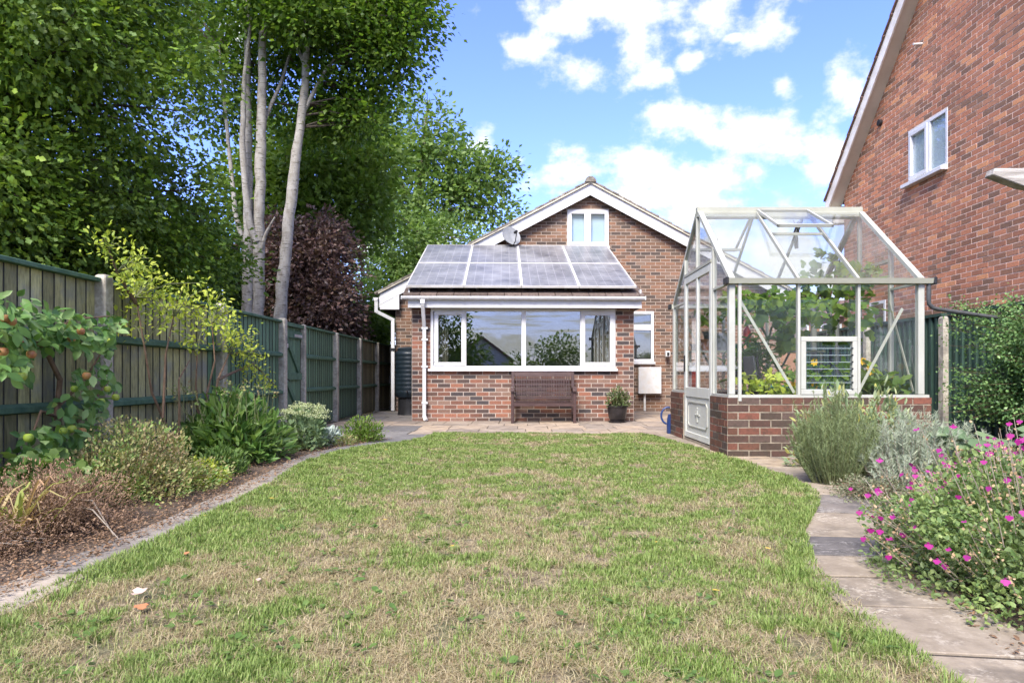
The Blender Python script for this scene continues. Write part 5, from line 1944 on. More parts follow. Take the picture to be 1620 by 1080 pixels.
def tree(name, label, cat, base, trunks, blobs, n, size, lm, bark, tmpl=T_LOBE, cl=.34, per=55, shell=.3, floor=None, xmax=None, group=None, limb=.3, wid=1.0, r0=.05, up=.9, flat=.65):
    t = thing(name, base, label, cat, group)
    starts = []
    for pts, rads in trunks:
        pts, rads = gnarl(pts, [r * .93 for r in rads])
        MB().tube(pts, rads, 12).build('trunk', bark, t, smooth=True)
        ps = [Vector(p) for p in pts]
        for a, b in zip(ps[:-1], ps[1:]):
            starts.append(a)
        starts.append(ps[-1])
    zmin = min(b[2] - b[5] for b in blobs)
    hi = [s for s in starts if s.z > zmin * .55] or starts
    Pp, D, C = crown_pts(blobs, n, cl, per, shell, flat, floor, xmax)
    m = MB()
    limb_tubes(m, hi, C, None, r0, limb)
    if m.v:
        m.build('limbs', MT['bark'], t, kind='stuff', smooth=True)
    N = unit(RNG.normal(size=D.shape) * .75 + np.array([0, 0, up]))
    S = size * RNG.uniform(.65, 1.25, len(Pp))
    leaves('crown', lm, t, Pp, D, N, S, tmpl, wid)
    return t


# the big dark oak leaning over the fence
tree('oak_tree', 'large dark green oak hanging over the grey end of the fence', 'tree', (-6.2, 8.0, 0),
     [([(-6.4, 8.4, 0), (-6.3, 8.3, 2.0), (-6.1, 8.2, 4.0), (-5.9, 8.1, 6.4)], [.30, .24, .19, .10]),
      ([(-6.3, 8.3, 2.2), (-5.6, 7.6, 3.6), (-5.0, 7.2, 4.8)], [.13, .09, .04])],
     [(-6.2, 8.2, 5.9, 2.2, 2.0, 1.9), (-5.35, 7.9, 4.3, 1.65, 1.5, 1.35), (-5.05, 8.3, 2.95, 1.25, 1.35, .95), (-6.7, 6.8, 3.6, 1.7, 1.7, 1.7),
      (-5.45, 8.4, 5.9, 1.1, 1.3, 1.2), (-5.5, 6.5, 2.75, 1.05, 1.1, .85), (-6.2, 6.8, 7.2, 1.8, 1.9, 1.5), (-4.75, 6.6, 4.4, .8, .9, .8), (-4.6, 9.3, 2.5, .75, 1.0, .7)],
     120000, .082, MT['lf_oak'], MT['bark'], T_LOBE, .21, 50, .33, .9, -3.42, limb=.16)

# pale stems: a twin-stemmed tree and a leaning single
tree('twin_stemmed_tree', 'pale-barked tree with two close stems rising behind the fence', 'tree', (-5.13, 13, 0),
     [([(-5.23, 13, 0), (-5.22, 13, 2.0), (-5.20, 13, 3.3), (-5.24, 13.1, 4.6), (-5.30, 13.2, 6.2), (-5.35, 13.3, 8.8)], [.135, .118, .106, .085, .07, .04]),
      ([(-5.03, 13.05, 0), (-5.03, 13.05, 2.0), (-5.02, 13.05, 3.3), (-4.98, 13.05, 5.2), (-4.97, 13.1, 7.0), (-4.95, 13.1, 9.2)], [.140, .125, .118, .102, .08, .045]),
      ([(-5.03, 12.96, 3.35), (-5.13, 12.92, 3.62), (-5.22, 12.90, 4.3), (-5.27, 12.88, 5.2), (-5.24, 12.9, 6.4), (-5.05, 12.9, 8.0)], [.07, .075, .065, .055, .045, .02]),
      ([(-4.96, 13.0, 3.2), (-4.84, 12.95, 3.52), (-4.66, 12.9, 3.80)], [.045, .036, .018]),
      ([(-5.28, 13.0, 3.3), (-5.45, 13.0, 3.9), (-5.62, 13.1, 5.2), (-5.85, 13.2, 7.2)], [.05, .048, .04, .02]),
      ([(-4.98, 13.1, 5.6), (-4.7, 13.4, 6.6), (-4.5, 13.6, 7.6)], [.045, .035, .015])],
     [(-5.6, 14.2, 8.5, 1.6, 1.2, 1.1), (-6.5, 13.6, 7.4, .8, .8, .6), (-5.5, 14.4, 6.9, .75, .7, .45), (-4.8, 14.2, 7.6, .8, .8, .6), (-6.1, 14.0, 6.2, .5, .5, .35), (-4.7, 14.3, 6.1, .55, .55, .4), (-5.2, 12.5, 7.9, 1.0, .5, .75), (-5.9, 12.6, 6.6, .5, .4, .35)],
     14500, .108, MT['lf_birch'], MT['bark_birch'], T_OAKLET, .25, 30, .42, 4.8, limb=.22, r0=.035)
tree('leaning_tree', 'pale-barked single tree leaning right behind the fence gate post', 'tree', (-4.66, 13.1, 0),
     [([(-4.72, 13.1, 0), (-4.66, 13.1, 1.6), (-4.52, 13.1, 3.2), (-4.38, 13.1, 4.6), (-4.16, 13.1, 6.3), (-4.06, 13.1, 9.0)], [.155, .135, .12, .105, .08, .045]),
      ([(-4.22, 13.12, 5.8), (-3.8, 13.2, 6.7), (-3.0, 13.2, 7.6)], [.05, .035, .015]),
      ([(-4.40, 13.2, 4.3), (-4.32, 13.25, 5.4), (-4.22, 13.35, 6.6)], [.04, .035, .02]),
      ([(-4.13, 13.1, 6.7), (-4.5, 13.3, 7.5), (-4.9, 13.6, 8.2)], [.04, .03, .012])],
     [(-3.8, 13.9, 8.2, 1.5, 1.0, 1.0), (-2.7, 13.2, 7.8, .95, .9, .85), (-3.4, 13.8, 6.7, .9, .8, .55), (-2.5, 13.2, 7.0, .55, .6, .35), (-3.8, 14.0, 6.05, .6, .6, .4), (-2.1, 13.2, 8.3, .6, .7, .6), (-3.1, 13.4, 5.95, .45, .5, .3), (-4.0, 12.5, 7.75, .9, .5, .75)],
     23000, .108, MT['lf_birch'], MT['bark_birch'], T_OAKLET, .24, 30, .40, 4.8, limb=.2, r0=.035)

# green trees between the stems and the house
tree('maple_tree', 'mid green tree between the pale stems and the bungalow', 'tree', (-5.6, 18, 0),
     [([(-5.4, 18, 0), (-5.35, 18, 3.5), (-5.2, 18, 6.6)], [.2, .16, .07])],
     [(-5.2, 17.6, 6.1, 1.7, 1.5, 1.5), (-4.3, 17.2, 5.0, 1.2, 1.2, .9), (-6.6, 18, 5.4, 1.5, 1.4, 1.4), (-6.0, 18.2, 7.2, 1.2, 1.2, 1.1), (-3.9, 17.5, 6.5, .9, .9, .9)],
     17000, .17, MT['lf_mid'], MT['bark'], T_OAKLET, .34, 40, .35, 2.5, limb=.25)
tree('light_green_tree', 'tall loose light green tree behind the bungalow roof', 'tree', (-4.0, 27, 0),
     [([(-4.4, 27, 0), (-4.3, 27, 4.5), (-4.0, 27, 8.5), (-3.7, 27, 11.5)], [.26, .2, .13, .05]),
      ([(-4.2, 27, 5.5), (-2.9, 26.8, 7.6), (-1.6, 26.6, 9.0)], [.10, .07, .03]),
      ([(-4.1, 27, 7.0), (-5.0, 27, 9.0), (-5.4, 27, 10.4)], [.08, .05, .02])],
     [(-3.9, 27, 10.4, 1.35, 1.4, 1.6), (-2.6, 26.8, 9.2, 1.3, 1.4, 1.2), (-1.5, 26.6, 8.3, 1.0, 1.1, .95), (-5.4, 27, 9.0, 1.5, 1.5, 1.6), (-3.3, 26.5, 7.7, 1.7, 1.5, 1.1), (-.75, 26.6, 9.0, .45, .5, .5), (-1.0, 26.5, 7.2, .7, .8, .6), (-6.6, 27.5, 10.8, 1.3, 1.3, 1.3)],
     12500, .23, MT['lf_light'], MT['twig_grey'], T_SMALL, .40, 34, .33, 4.5, limb=.5, r0=.045)
tree('round_green_tree', 'dense soft green tree directly behind the left slope of the bungalow roof', 'tree', (-3.4, 24.5, 0),
     [([(-3.3, 24.6, 0), (-3.3, 24.6, 5.5)], [.2, .1])],
     [(-2.7, 24.8, 5.0, 1.9, 1.3, 1.6), (-4.3, 24, 5.2, 1.4, 1.3, 1.7), (-1.6, 25, 4.6, 1.1, 1.0, 1.3), (-3.4, 24.4, 3.4, 1.8, 1.2, 1.6), (-5.2, 23, 3.4, 1.1, 1.2, 1.7)],
     26000, .16, MT['lf_light'], MT['bark'], T_SMALL, .3, 40, .3, .6, limb=.05)
tree('copper_tree', 'dark copper-leaved tree between the pale trunks and the bungalow', 'tree', (-4.2, 15.3, 0),
     [([(-4.3, 15.3, 0), (-4.3, 15.3, 1.8), (-4.2, 15.2, 3.4)], [.13, .10, .05])],
     [(-4.55, 15.0, 3.2, .95, .9, 1.0), (-4.3, 14.9, 2.2, .75, .9, .9), (-4.9, 15.4, 2.6, .9, .9, 1.3), (-4.0, 15.6, 1.7, .4, .8, .75), (-5.3, 14.9, 3.6, .8, .8, .7), (-4.5, 15.2, 4.0, .6, .6, .5)],
     26000, .105, MT['lf_copper'], MT['bark'], T_SMALL, .18, 48, .3, .3, -3.4, limb=.12)


def hedge(label, boxes, n, size, lm, base, name='hedge'):
    """A hedge: leaves over the faces and through the depth of a few boxes."""
    t = thing(name, base, label, 'hedge')
    Ps, Ds = [], []
    tot = sum((b[1] - b[0]) * (b[5] - b[4]) + (b[3] - b[2]) * (b[5] - b[4]) for b in boxes)
    m = MB()
    for b in boxes:
        a = (b[1] - b[0]) * (b[5] - b[4]) + (b[3] - b[2]) * (b[5] - b[4])
        k = int(n * a / tot)
        u = RNG.random((k, 3))
        p = np.stack([b[0] + (b[1] - b[0]) * u[:, 0], b[2] + (b[3] - b[2]) * u[:, 1], b[4] + (b[5] - b[4]) * u[:, 2]], 1)
        wob = np.array([noise.noise(Vector((q[1] * .9, q[2] * .9, q[0] * .9))) for q in p])
        p[:, 0] += wob * .45
        p[:, 2] += wob * .35 * u[:, 2]
        Ps.append(p)
        nst = max(2, int((b[3] - b[2]) / .7))
        for i in range(nst):
            y = b[2] + (b[3] - b[2]) * (i + .5) / nst
            x = (b[0] + b[1]) / 2
            m.tube([(x, y, 0), (x + .1, y + .1, b[5] * .5), (x, y - .1, b[5] * .85)], [.05, .035, .015], 6)
    Pp = np.concatenate(Ps)
    m.build('stems', MT['bark'], t, kind='stuff')
    D = unit(RNG.normal(size=Pp.shape) + np.array([.5, -.3, -.2]))
    N = unit(RNG.normal(size=Pp.shape) * .8 + np.array([.5, -.2, .7]))
    leaves('foliage', lm, t, Pp, D, N, size * RNG.uniform(.7, 1.3, len(Pp)), T_SMALL, 1.2, kind='stuff')
    return t


hedge('dark hedge filling the space behind the left fence under the trees', [(-6.6, -5.3, 4.0, 10.5, .1, 2.6), (-7.4, -6.0, 10, 20, .1, 3.9)], 34000, .15, MT['lf_hedge'], (-6.2, 9, 0))
hedge('dark green shrubs behind the far end of the fence by the bungalow', [(-4.6, -3.7, 17.0, 20.5, .1, 2.7)], 6000, .14, MT['lf_mid'], (-4.2, 19, 0))


# ------------------------------------------------------------------ border plants
def mound(name, label, cat, c, r, n, size, lm, tmpl=T_SMALL, wid=1.0, up=.5, shell=.45, stems=0, sm=None, lump=.25, leafkind='stuff', droop=0.0, extra=None):
    """A low rounded plant: leaves through a lumpy dome, with stems to the ground."""
    t = thing(name, (c[0], c[1], .008), label, cat)
    d = rand_dir(n)
    d[:, 2] = np.abs(d[:, 2])
    rr = RNG.random(n) ** shell
    lum = np.array([noise.noise(Vector((q[0] * 2.6 + c[0] * 7, q[1] * 2.6 + c[1] * 7, q[2] * 2.6))) for q in d])
    rr = rr * (1 + lump * 1.6 * lum)
    p = np.array([c[0], c[1], .015]) + d * rr[:, None] * np.array(r)
    D = unit(d * .8 + RNG.normal(size=p.shape) * .55 + np.array([0, 0, up - droop]))
    N = unit(RNG.normal(size=p.shape) * .6 + np.array([0, 0, 1.0]) + d * .4)
    S = size * RNG.uniform(.6, 1.3, n)
    p[:, 2] = np.maximum(p[:, 2], .02)
    leaves('foliage', lm, t, p, D, N, S, tmpl, wid, leafkind)
    if stems:
        m = MB()
        for i in RNG.choice(n, min(stems, n), replace=False):
            q = p[i]
            b = np.array([c[0] + (q[0] - c[0]) * .35, c[1] + (q[1] - c[1]) * .35, .01])
            mid = (b + q) / 2 + np.array([0, 0, .04])
            m.tube([b, mid, q], [.005, .004, .002], 4, cap=False)
        m.build('stems', sm or MT['twig'], t, kind='stuff')
    if extra:
        extra(t, p, d)
    return t


def spires(name, label, cat, c, r, h, n_st, per, size, lm, sm, wid=.16, lean=.35, tmpl=T_NEEDLE, h_var=.35, top_only=0.0, bare=0.15):
    """A bush of upright stems set with needles."""
    t = thing(name, (c[0], c[1], .008), label, cat)
    m = MB()
    Ps, Ds = [], []
    for i in range(n_st):
        a = RNG.uniform(0, 2 * math.pi)
        q = math.sqrt(RNG.random())
        b = np.array([c[0] + r[0] * .45 * q * math.cos(a), c[1] + r[1] * .45 * q * math.sin(a), .01])
        hh = h * (1 - h_var * RNG.random()) * (1 - .45 * q * q)
        tip = np.array([c[0] + r[0] * q * math.cos(a) + RNG.normal() * .03, c[1] + r[1] * q * math.sin(a) + RNG.normal() * .03, hh])
        mid = (b + tip) / 2 + np.array([r[0] * lean * .3 * q * math.cos(a), r[1] * lean * .3 * q * math.sin(a), 0])
        m.tube([b, mid, tip], [.0035, .0022, .001], 4, cap=False)
        tt = RNG.uniform(max(bare, top_only), 1, per)[:, None]
        p = (1 - tt) ** 2 * b + 2 * tt * (1 - tt) * mid + tt ** 2 * tip
        ax = unit((tip - mid)[None, :])[0]
        rd = unit(RNG.normal(size=(per, 3)))
        Ps.append(p)
        Ds.append(unit(rd * .75 + ax * .85))
    p, D = np.concatenate(Ps), np.concatenate(Ds)
    m.build('stems', sm, t, kind='stuff')
    leaves('foliage', lm, t, p, D, rand_dir(len(p)), size * RNG.uniform(.7, 1.25, len(p)), tmpl, wid, 'stuff')
    return t


def blade_obj(name, root, mat, p0, pts, w, lift=None):
    """One strap leaf: a tapering folded ribbon along pts."""
    m = MB()
    V, F = [], []
    n = len(pts)
    for i, q in enumerate(pts):
        q = Vector(q)
        d = (Vector(pts[min(i + 1, n - 1)]) - Vector(pts[max(i - 1, 0)])).normalized()
        s = d.cross(Vector((0, 0, 1)))
        if s.length < .05: s = Vector((1, 0, 0))
        s.normalize()
        ww = w * (1 - (i / (n - 1)) ** 2) * .5 + .001
        u = s.cross(d).normalized()
        V += [tuple(q - s * ww + u * ww * .35), tuple(q), tuple(q + s * ww + u * ww * .35)]
    for i in range(n - 1):
        F += [(3 * i, 3 * i + 1, 3 * i + 4, 3 * i + 3), (3 * i + 1, 3 * i + 2, 3 * i + 5, 3 * i + 4)]
    return m.add(V, F).build(name, mat, root)


LEAF_ME = {}


def leaf_obj(root, mat, tmpl, key, p, d, n, s, wid=1.0, name='leaf'):
    """One large leaf as an object sharing its mesh."""
    k = (mat.name, key)
    if k not in LEAF_ME:
        me = bpy.data.meshes.new('leaf')
        tv, tf = tmpl
        me.from_pydata([(v[0], v[1] * wid, v[2]) for v in tv], [], [tuple(f) for f in tf])
        me.materials.append(mat)
        me.polygons.foreach_set('use_smooth', [True] * len(me.polygons))
        LEAF_ME[k] = me
    o = bpy.data.objects.new(name, LEAF_ME[k])
    COL.objects.link(o)
    o.parent = root
    x = Vector(d).normalized()
    y = Vector(n).cross(x)
    if y.length < 1e-4: y = Vector((0, 1, 0))
    y.normalize()
    z = x.cross(y)
    M = Matrix(((x.x, y.x, z.x), (x.y, y.y, z.y), (x.z, y.z, z.z))).to_4x4()
    o.matrix_basis = Matrix.Translation(Vector(p) - org(root)) @ M @ Matrix.Diagonal((s, s, s, 1))
    return o


# --- espaliered apple on the near fence
def apple_tree():
    t = thing('apple_tree', (-3.08, 4.75, .008), 'espaliered apple tree with red and green fruit against the grey fence boards', 'apple tree')
    Xa = -3.08
    W = lambda px, py, x=Xa: (lambda Y: Vector((x, Y, H + (594 - py) / 1080 * Y)))(1080 * x / (px - 825))
    m = MB()
    m.tube([W(100, 765), W(98, 700), W(90, 655), W(95, 600), W(60, 530)], [.026, .023, .02, .017, .013], 8)
    m.build('trunk', MT['twig'], t, smooth=True)
    arms = [[(95, 600), (60, 545), (-10, 515)], [(95, 640), (130, 600), (150, 560), (165, 525)], [(60, 545), (110, 505), (165, 500), (190, 515)],
            [(92, 660), (60, 650), (40, 690)], [(96, 690), (125, 660), (165, 600)], [(-10, 515), (-10, 560), (10, 585)], [(98, 700), (60, 710), (45, 730)]]
    for a in arms:
        MB().tube([W(x, y) + Vector((.02 * i, 0, 0)) for i, (x, y) in enumerate(a)], [.012, .009, .006, .003][:len(a)], 6).build('branch', MT['twig'], t, smooth=True)
    clusters = [(20, 520, 34, 44, 46), (75, 520, 40, 40, 50), (125, 525, 38, 36, 36), (20, 575, 26, 32, 26), (175, 515, 20, 22, 18), (160, 545, 20, 30, 20), (-5, 560, 24, 50, 14),
                (150, 600, 40, 30, 34), (125, 645, 46, 34, 38), (100, 690, 52, 30, 40), (60, 695, 32, 26, 18), (130, 700, 30, 24, 20), (20, 480, 40, 16, 14), (95, 728, 34, 18, 10), (30, 728, 24, 16, 10)]
    cnt = 0
    extra = []
    for cx, cy_, rx, ry, n in clusters:
        for i in range(int(n * 2.2)):
            aa, qq = RNG.uniform(0, 6.283), RNG.random() ** .5
            px, py = cx + math.cos(aa) * qq * rx * .95, cy_ + math.sin(aa) * qq * ry * .8
            p = W(px, py, Xa + RNG.uniform(-.10, .26))
            d = Vector((RNG.uniform(-.1, .8), RNG.normal() * .7, RNG.normal() * .5 - .3))
            n_ = Vector((.8, -.5, .6)) + Vector(RNG.normal(size=3)) * .45
            leaf_obj(t, MT['lf_apple'], T_OVAL, 'apple', p, d, n_, RNG.uniform(.065, .108), .92) if cnt < 300 else extra.append((p, d, n_))
            cnt += 1
    leaves('foliage', MT['lf_apple'], t, np.array([list(e[0]) for e in extra]), np.array([list(e[1]) for e in extra]), np.array([list(e[2]) for e in extra]), RNG.uniform(.06, .10, len(extra)), T_OVAL, .92, 'stuff')
    MT['apple_red'] = mottled('ripe_apple', (.33, .085, .05), (.40, .27, .08), 9, .4, 0)
    MT['apple_green'] = mottled('green_apple', (.20, .30, .035), (.31, .37, .06), 9, .4, 0)
    for px, py, k in ((33, 541, 'r'), (50, 560, 'r'), (113, 535, 'r'), (128, 524, 'r'), (175, 540, 'g'), (137, 594, 'r'), (170, 615, 'g'), (183, 628, 'g'), (100, 681, 'g'), (114, 678, 'g'), (130, 682, 'r'),
                      (45, 692, 'g'), (40, 742, 'g'), (8, 503, 'r'), (18, 508, 'r'), (35, 595, 'g'), (118, 615, 'g'), (5, 556, 'r'), (160, 635, 'g')):
        c = W(px, py, Xa + .22)
        r = RNG.uniform(.021, .028)
        MB().lathe(c - Vector((0, 0, r)), [(.12 * r, .16 * r), (.55 * r, .10 * r), (.9 * r, .5 * r), (1.02 * r, 1.05 * r), (.9 * r, 1.55 * r), (.5 * r, 1.84 * r), (.15 * r, 1.70 * r)], 12).build('apple', MT['apple_red' if k == 'r' else 'apple_green'], t, smooth=True)


apple_tree()


# --- yellow-green shrubs with bare stems
def leggy_shrub(label, base, stems, clouds, n, size):
    t = thing('tall_shrub', base, label, 'shrub')
    for s in stems:
        k = len(s)
        MB().tube(s, [.016 * (1 - .7 * i / (k - 1)) for i in range(k)], 6).build('stem', MT['twig'], t, smooth=True)
    tips = [Vector(q) for s in stems for q in s[-2:]]
    Ps, Ds = [], []
    m = MB()
    w = np.array([c[3] * c[5] for c in clouds]); w = w / w.sum()
    for c, wi in zip(clouds, w):
        K = max(3, int(n * wi / 22))
        for k in range(K):
            d = rand_dir(1)[0]
            e = np.array(c[:3]) + d * np.array(c[3:6]) * 1.15 * RNG.random() ** .5
            s = min(tips, key=lambda q: (q - Vector(e)).length)
            mid = (np.array(s) + e) / 2 + np.array([0, 0, .05])
            m.tube([s, mid, e], [.006, .004, .002], 4, cap=False)
            f = RNG.random(22)[:, None]
            p = np.array(s) * (1 - f) * .55 + e * (1 - (1 - f) * .55) + RNG.normal(size=(22, 3)) * .06
            Ps.append(p)
            Ds.append(unit(RNG.normal(size=(22, 3)) * .8 + d * .4 + np.array([0, 0, -.15])))
    m.build('twigs', MT['twig_green'], t, kind='stuff')
    p, D = np.concatenate(Ps), np.concatenate(Ds)
    N = unit(RNG.normal(size=p.shape) * .5 + np.array([0, -.4, 1]))
    leaves('foliage', MT['lf_yellow'], t, p, D, N, size * RNG.uniform(.65, 1.25, len(p)), T_LEAF, 1.0, 'stuff')
    return t


def WP(px, py, X):
    """Point on the ray through (px, py) at distance X from the garden's axis."""
    return tuple(P(px, py, 1080 * X / (px - 825)))


Ya, Yb = -3.0, -3.04
leggy_shrub('taller yellow-green shrub on thin bare stems in front of the grey fence boards', (WP(277, 742, Ya)[0], WP(277, 742, Ya)[1], .008),
            [[WP(277, 742, Ya), WP(262, 670, Ya), WP(240, 620, Ya - .05), WP(228, 545, Ya - .05), WP(215, 470, Ya - .1)],
             [WP(276, 742, Ya), WP(258, 660, Ya + .05), WP(262, 560, Ya), WP(275, 500, Ya)],
             [WP(279, 742, Ya), WP(284, 660, Ya), WP(283, 600, Ya), WP(300, 570, Ya)],
             [WP(215, 480, Ya - .1), WP(185, 430, Ya - .1), WP(172, 395, Ya - .1)]],
            [(*WP(250, 455, Ya), .38, .30, .20), (*WP(210, 425, Ya), .20, .2, .13), (*WP(175, 393, Ya), .12, .12, .09), (*WP(285, 480, Ya), .24, .2, .14), (*WP(295, 505, Ya), .15, .15, .09), (*WP(240, 500, Ya), .28, .2, .10)], 1150, .043)
leggy_shrub('lower yellow-green shrub arching right over the leafy clump beside the fence', (WP(322, 720, Yb)[0], WP(322, 720, Yb)[1], .008),
            [[WP(322, 722, Yb), WP(328, 620, Yb), WP(340, 570, Yb), WP(335, 510, Yb)],
             [WP(324, 722, Yb), WP(345, 600, Yb), WP(362, 560, Yb - .1), WP(400, 555, Yb - .1)],
             [WP(320, 722, Yb), WP(310, 610, Yb), WP(312, 560, Yb)],
             [WP(345, 600, Yb), WP(400, 575, Yb - .2), WP(438, 612, Yb - .2)]],
            [(*WP(338, 470, Yb), .14, .14, .13), (*WP(345, 510, Yb), .22, .2, .13), (*WP(385, 530, Yb), .26, .22, .12), (*WP(400, 575, Yb), .20, .2, .13), (*WP(360, 500, Yb), .2, .2, .1), (*WP(430, 615, Yb), .08, .08, .1), (*WP(310, 535, Yb), .12, .12, .08), (*WP(402, 600, Yb), .12, .1, .07)], 800, .046)


# --- left border, far to near
def broad_clump():
    def ex(t, p, d):
        # brown seed heads on thin stalks
        m = MB()
        for i in range(46):
            a, q = RNG.uniform(0, 6.28), math.sqrt(RNG.random())
            b = np.array([-2.72 + .42 * q * math.cos(a), 6.45 + .6 * q * math.sin(a), .4])
            tip = b + np.array([RNG.normal() * .06, RNG.normal() * .06, RNG.uniform(.14, .34)])
            m.tube([b, tip], [.003, .002], 4, cap=False)
            k = 9
            leaves('seed_head', MT['lf_geran'], t, tip + RNG.normal(size=(k, 3)) * .02, rand_dir(k), rand_dir(k), np.full(k, .03), T_SMALL, 1, 'stuff') if i < 30 else None
        m.build('stalks', MT['twig_green'], t, kind='stuff')
    mound('leafy_clump', 'bushy clump of broad green leaves with brown seed heads below the fence', 'plant', (-2.70, 6.40), (.46, .62, .56), 2100, .11, MT['lf_broad'], T_OVAL, .62, .35, .4, 90, MT['twig_green'], .2, extra=ex)


broad_clump()


def sedum():
    def ex(t, p, d):
        k = 46
        for i in range(k):
            a, q = RNG.uniform(0, 6.28), math.sqrt(RNG.random())
            c = np.array([-2.38 + .24 * q * math.cos(a), 7.45 + .24 * q * math.sin(a), .50 - .14 * q * q + RNG.normal() * .02])
            n = 60
            pp = c + np.stack([RNG.normal(size=n) * .032, RNG.normal(size=n) * .032, RNG.normal(size=n) * .010], 1)
            if i == 0: acc = [pp]
            else: acc.append(pp)
        pp = np.concatenate(acc)
        leaves('flower_heads', MT['fl_sedum'], t, pp, rand_dir(len(pp)), rand_dir(len(pp)) + np.array([0, 0, 1]), np.full(len(pp), .014), T_SMALL, 1.6, 'stuff')
    mound('sedum', 'sedum with flat pale green flower heads at the end of the leafy clump', 'plant', (-2.38, 7.45), (.26, .26, .44), 1000, .06, MT['lf_sedum'], T_LEAF, 1.1, .5, .4, 50, MT['twig_green'], .1, extra=ex)


sedum()
mound('silver_plant', 'small silver-leaved plant at the foot of the sedum', 'plant', (-2.28, 8.02), (.17, .17, .17), 420, .075, MT['lf_silver'], T_LEAF, .8, .6, .5)
mound('small_bush', 'small rounded green bush at the corner of the patio', 'shrub', (-1.93, 8.28), (.27, .25, .30), 1500, .042, MT['lf_mid'], T_LEAF, .7, .5, .5, 60, MT['twig'], .2)
mound('dry_plant', 'small withered plant in front of the rounded bush', 'plant', (-2.02, 7.82), (.15, .13, .13), 420, .035, MT['lf_geran'], T_SMALL, .7, .3, .5, 30, MT['twig_grey'], .2)
mound('green_mound', 'low neat green mound at the edge of the leafy clump', 'plant', (-2.42, 5.52), (.21, .20, .21), 950, .05, MT['lf_mound'], T_LEAF, .62, .55, .45, 40, MT['twig_green'], .1)
mound('geranium', 'spreading green plant fading to pink-brown below the shrub', 'plant', (-2.62, 4.60), (.50, .66, .44), 14000, .025, MT['lf_geran'], T_LEAF, 1.0, .5, .5, 110, MT['twig'], .35)
mound('fading_plant', 'small yellow-green plant beside the low neat mound', 'plant', (-2.38, 5.0), (.22, .26, .17), 1200, .026, MT['lf_yellow'], T_VINE, .9, .4, .5, 30, MT['twig'], .3)
mound('ladys_mantle', 'blue-green lobed-leaf mound by the fence behind the brown clump', 'plant', (-2.74, 3.92), (.34, .26, .34), 900, .062, MT['lf_mound'], T_VINE, 1.1, .5, .45, 40, MT['twig_green'], .2)
mound('withered_clump', 'brown withered clump beside the stone edging in the near left corner', 'plant', (-2.42, 3.48), (.36, .52, .29), 24000, .018, MT['lf_brown'], T_SMALL, .6, .2, .55, 140, MT['twig'], .35)
mound('withered_plant', 'low brown withered plant at the near left corner of the picture', 'plant', (-2.42, 2.95), (.30, .34, .17), 9000, .017, MT['lf_brown'], T_SMALL, .6, .1, .55, 90, MT['twig_grey'], .35)


def strap_plant():
    t = thing('strap_leaved_plant', (-2.40, 3.18, .008), 'clump of arching yellow-green strap leaves at the left edge', 'plant')
    for i in range(34):
        a = RNG.uniform(-1.9, 1.7)
        L = RNG.uniform(.3, .62)
        x0, y0 = -2.40 + RNG.normal() * .05, 3.18 + RNG.normal() * .05
        out = RNG.uniform(.25, .62) * L
        dx, dy = math.cos(a), math.sin(a)
        top = L * RNG.uniform(.55, .85)
        pts = [(x0, y0, .01)]
        for k in range(1, 8):
            f = k / 7
            pts.append((x0 + dx * out * f * 1.1, y0 + dy * out * f * 1.1, .01 + top * (1.9 * f - 1.35 * f * f * RNG.uniform(.9, 1.1))))
        blade_obj('leaf', t, MT['lf_strap'], None, pts, RNG.uniform(.012, .022))


strap_plant()

# dry stalks over the brown clump
st = thing('dry_stalks', (-2.35, 3.5, .01), 'two long pale dry stalks lying out of the brown clump toward the lawn', 'stalk')
for a, b, c in (((-2.45, 3.62, .16), (-2.2, 3.5, .17), (-1.98, 3.32, .03)), ((-2.4, 3.60, .13), (-2.15, 3.42, .14), (-1.93, 3.27, .03))):
    MB().tube([a, b, c], [.004, .004, .002], 5).build('stalk', MT['twig_grey'], st)


# --- right border
spires('rosemary', 'upright green rosemary bush beside the greenhouse wall', 'shrub', (2.30, 5.02), (.33, .30), .78, 260, 190, .030, MT['lf_rosem'], MT['twig_green'], .11, .3, h_var=.45)
spires('curry_plant', 'silver-grey curry plant with fine leaves between the rosemary and the fence', 'shrub', (2.88, 4.98), (.50, .40), .60, 280, 130, .040, MT['lf_curry'], MT['twig_grey'], .12, .5, h_var=.4)
spires('silver_shoots', 'low silver-grey shoots in front of the curry plant', 'plant', (2.55, 4.42), (.30, .22), .38, 42, 70, .034, MT['lf_curry'], MT['twig_grey'], .12, .5, h_var=.5)
spires('silver_shrub', 'tall thin silver stems standing right of the curry plant', 'plant', (2.93, 4.15), (.16, .14), .56, 7, 60, .036, MT['lf_curry'], MT['twig_grey'], .12, .4, h_var=.5)
mound('sage', 'pale green and yellow sage bush against the greenhouse wall', 'shrub', (2.98, 5.92), (.66, .26, .63), 2200, .075, MT['lf_sage'], T_LEAF, .62, .5, .45, 70, MT['twig'], .3)
for x, y, h in ((3.22, 5.85, .74), (2.66, 5.85, .66)):
    pass
mound('thyme', 'low greyish thyme spilling over the stone path', 'plant', (2.28, 4.38), (.26, .36, .15), 3600, .016, MT['lf_thyme'], T_SMALL, 1.2, .4, .5, 60, MT['twig'], .35)
mound('nepeta', 'low yellowing green plant between the thyme and the pink flowers', 'plant', (2.62, 3.98), (.36, .28, .26), 3000, .024, MT['lf_thyme'], T_SMALL, 1.1, .4, .5, 60, MT['twig'], .3)


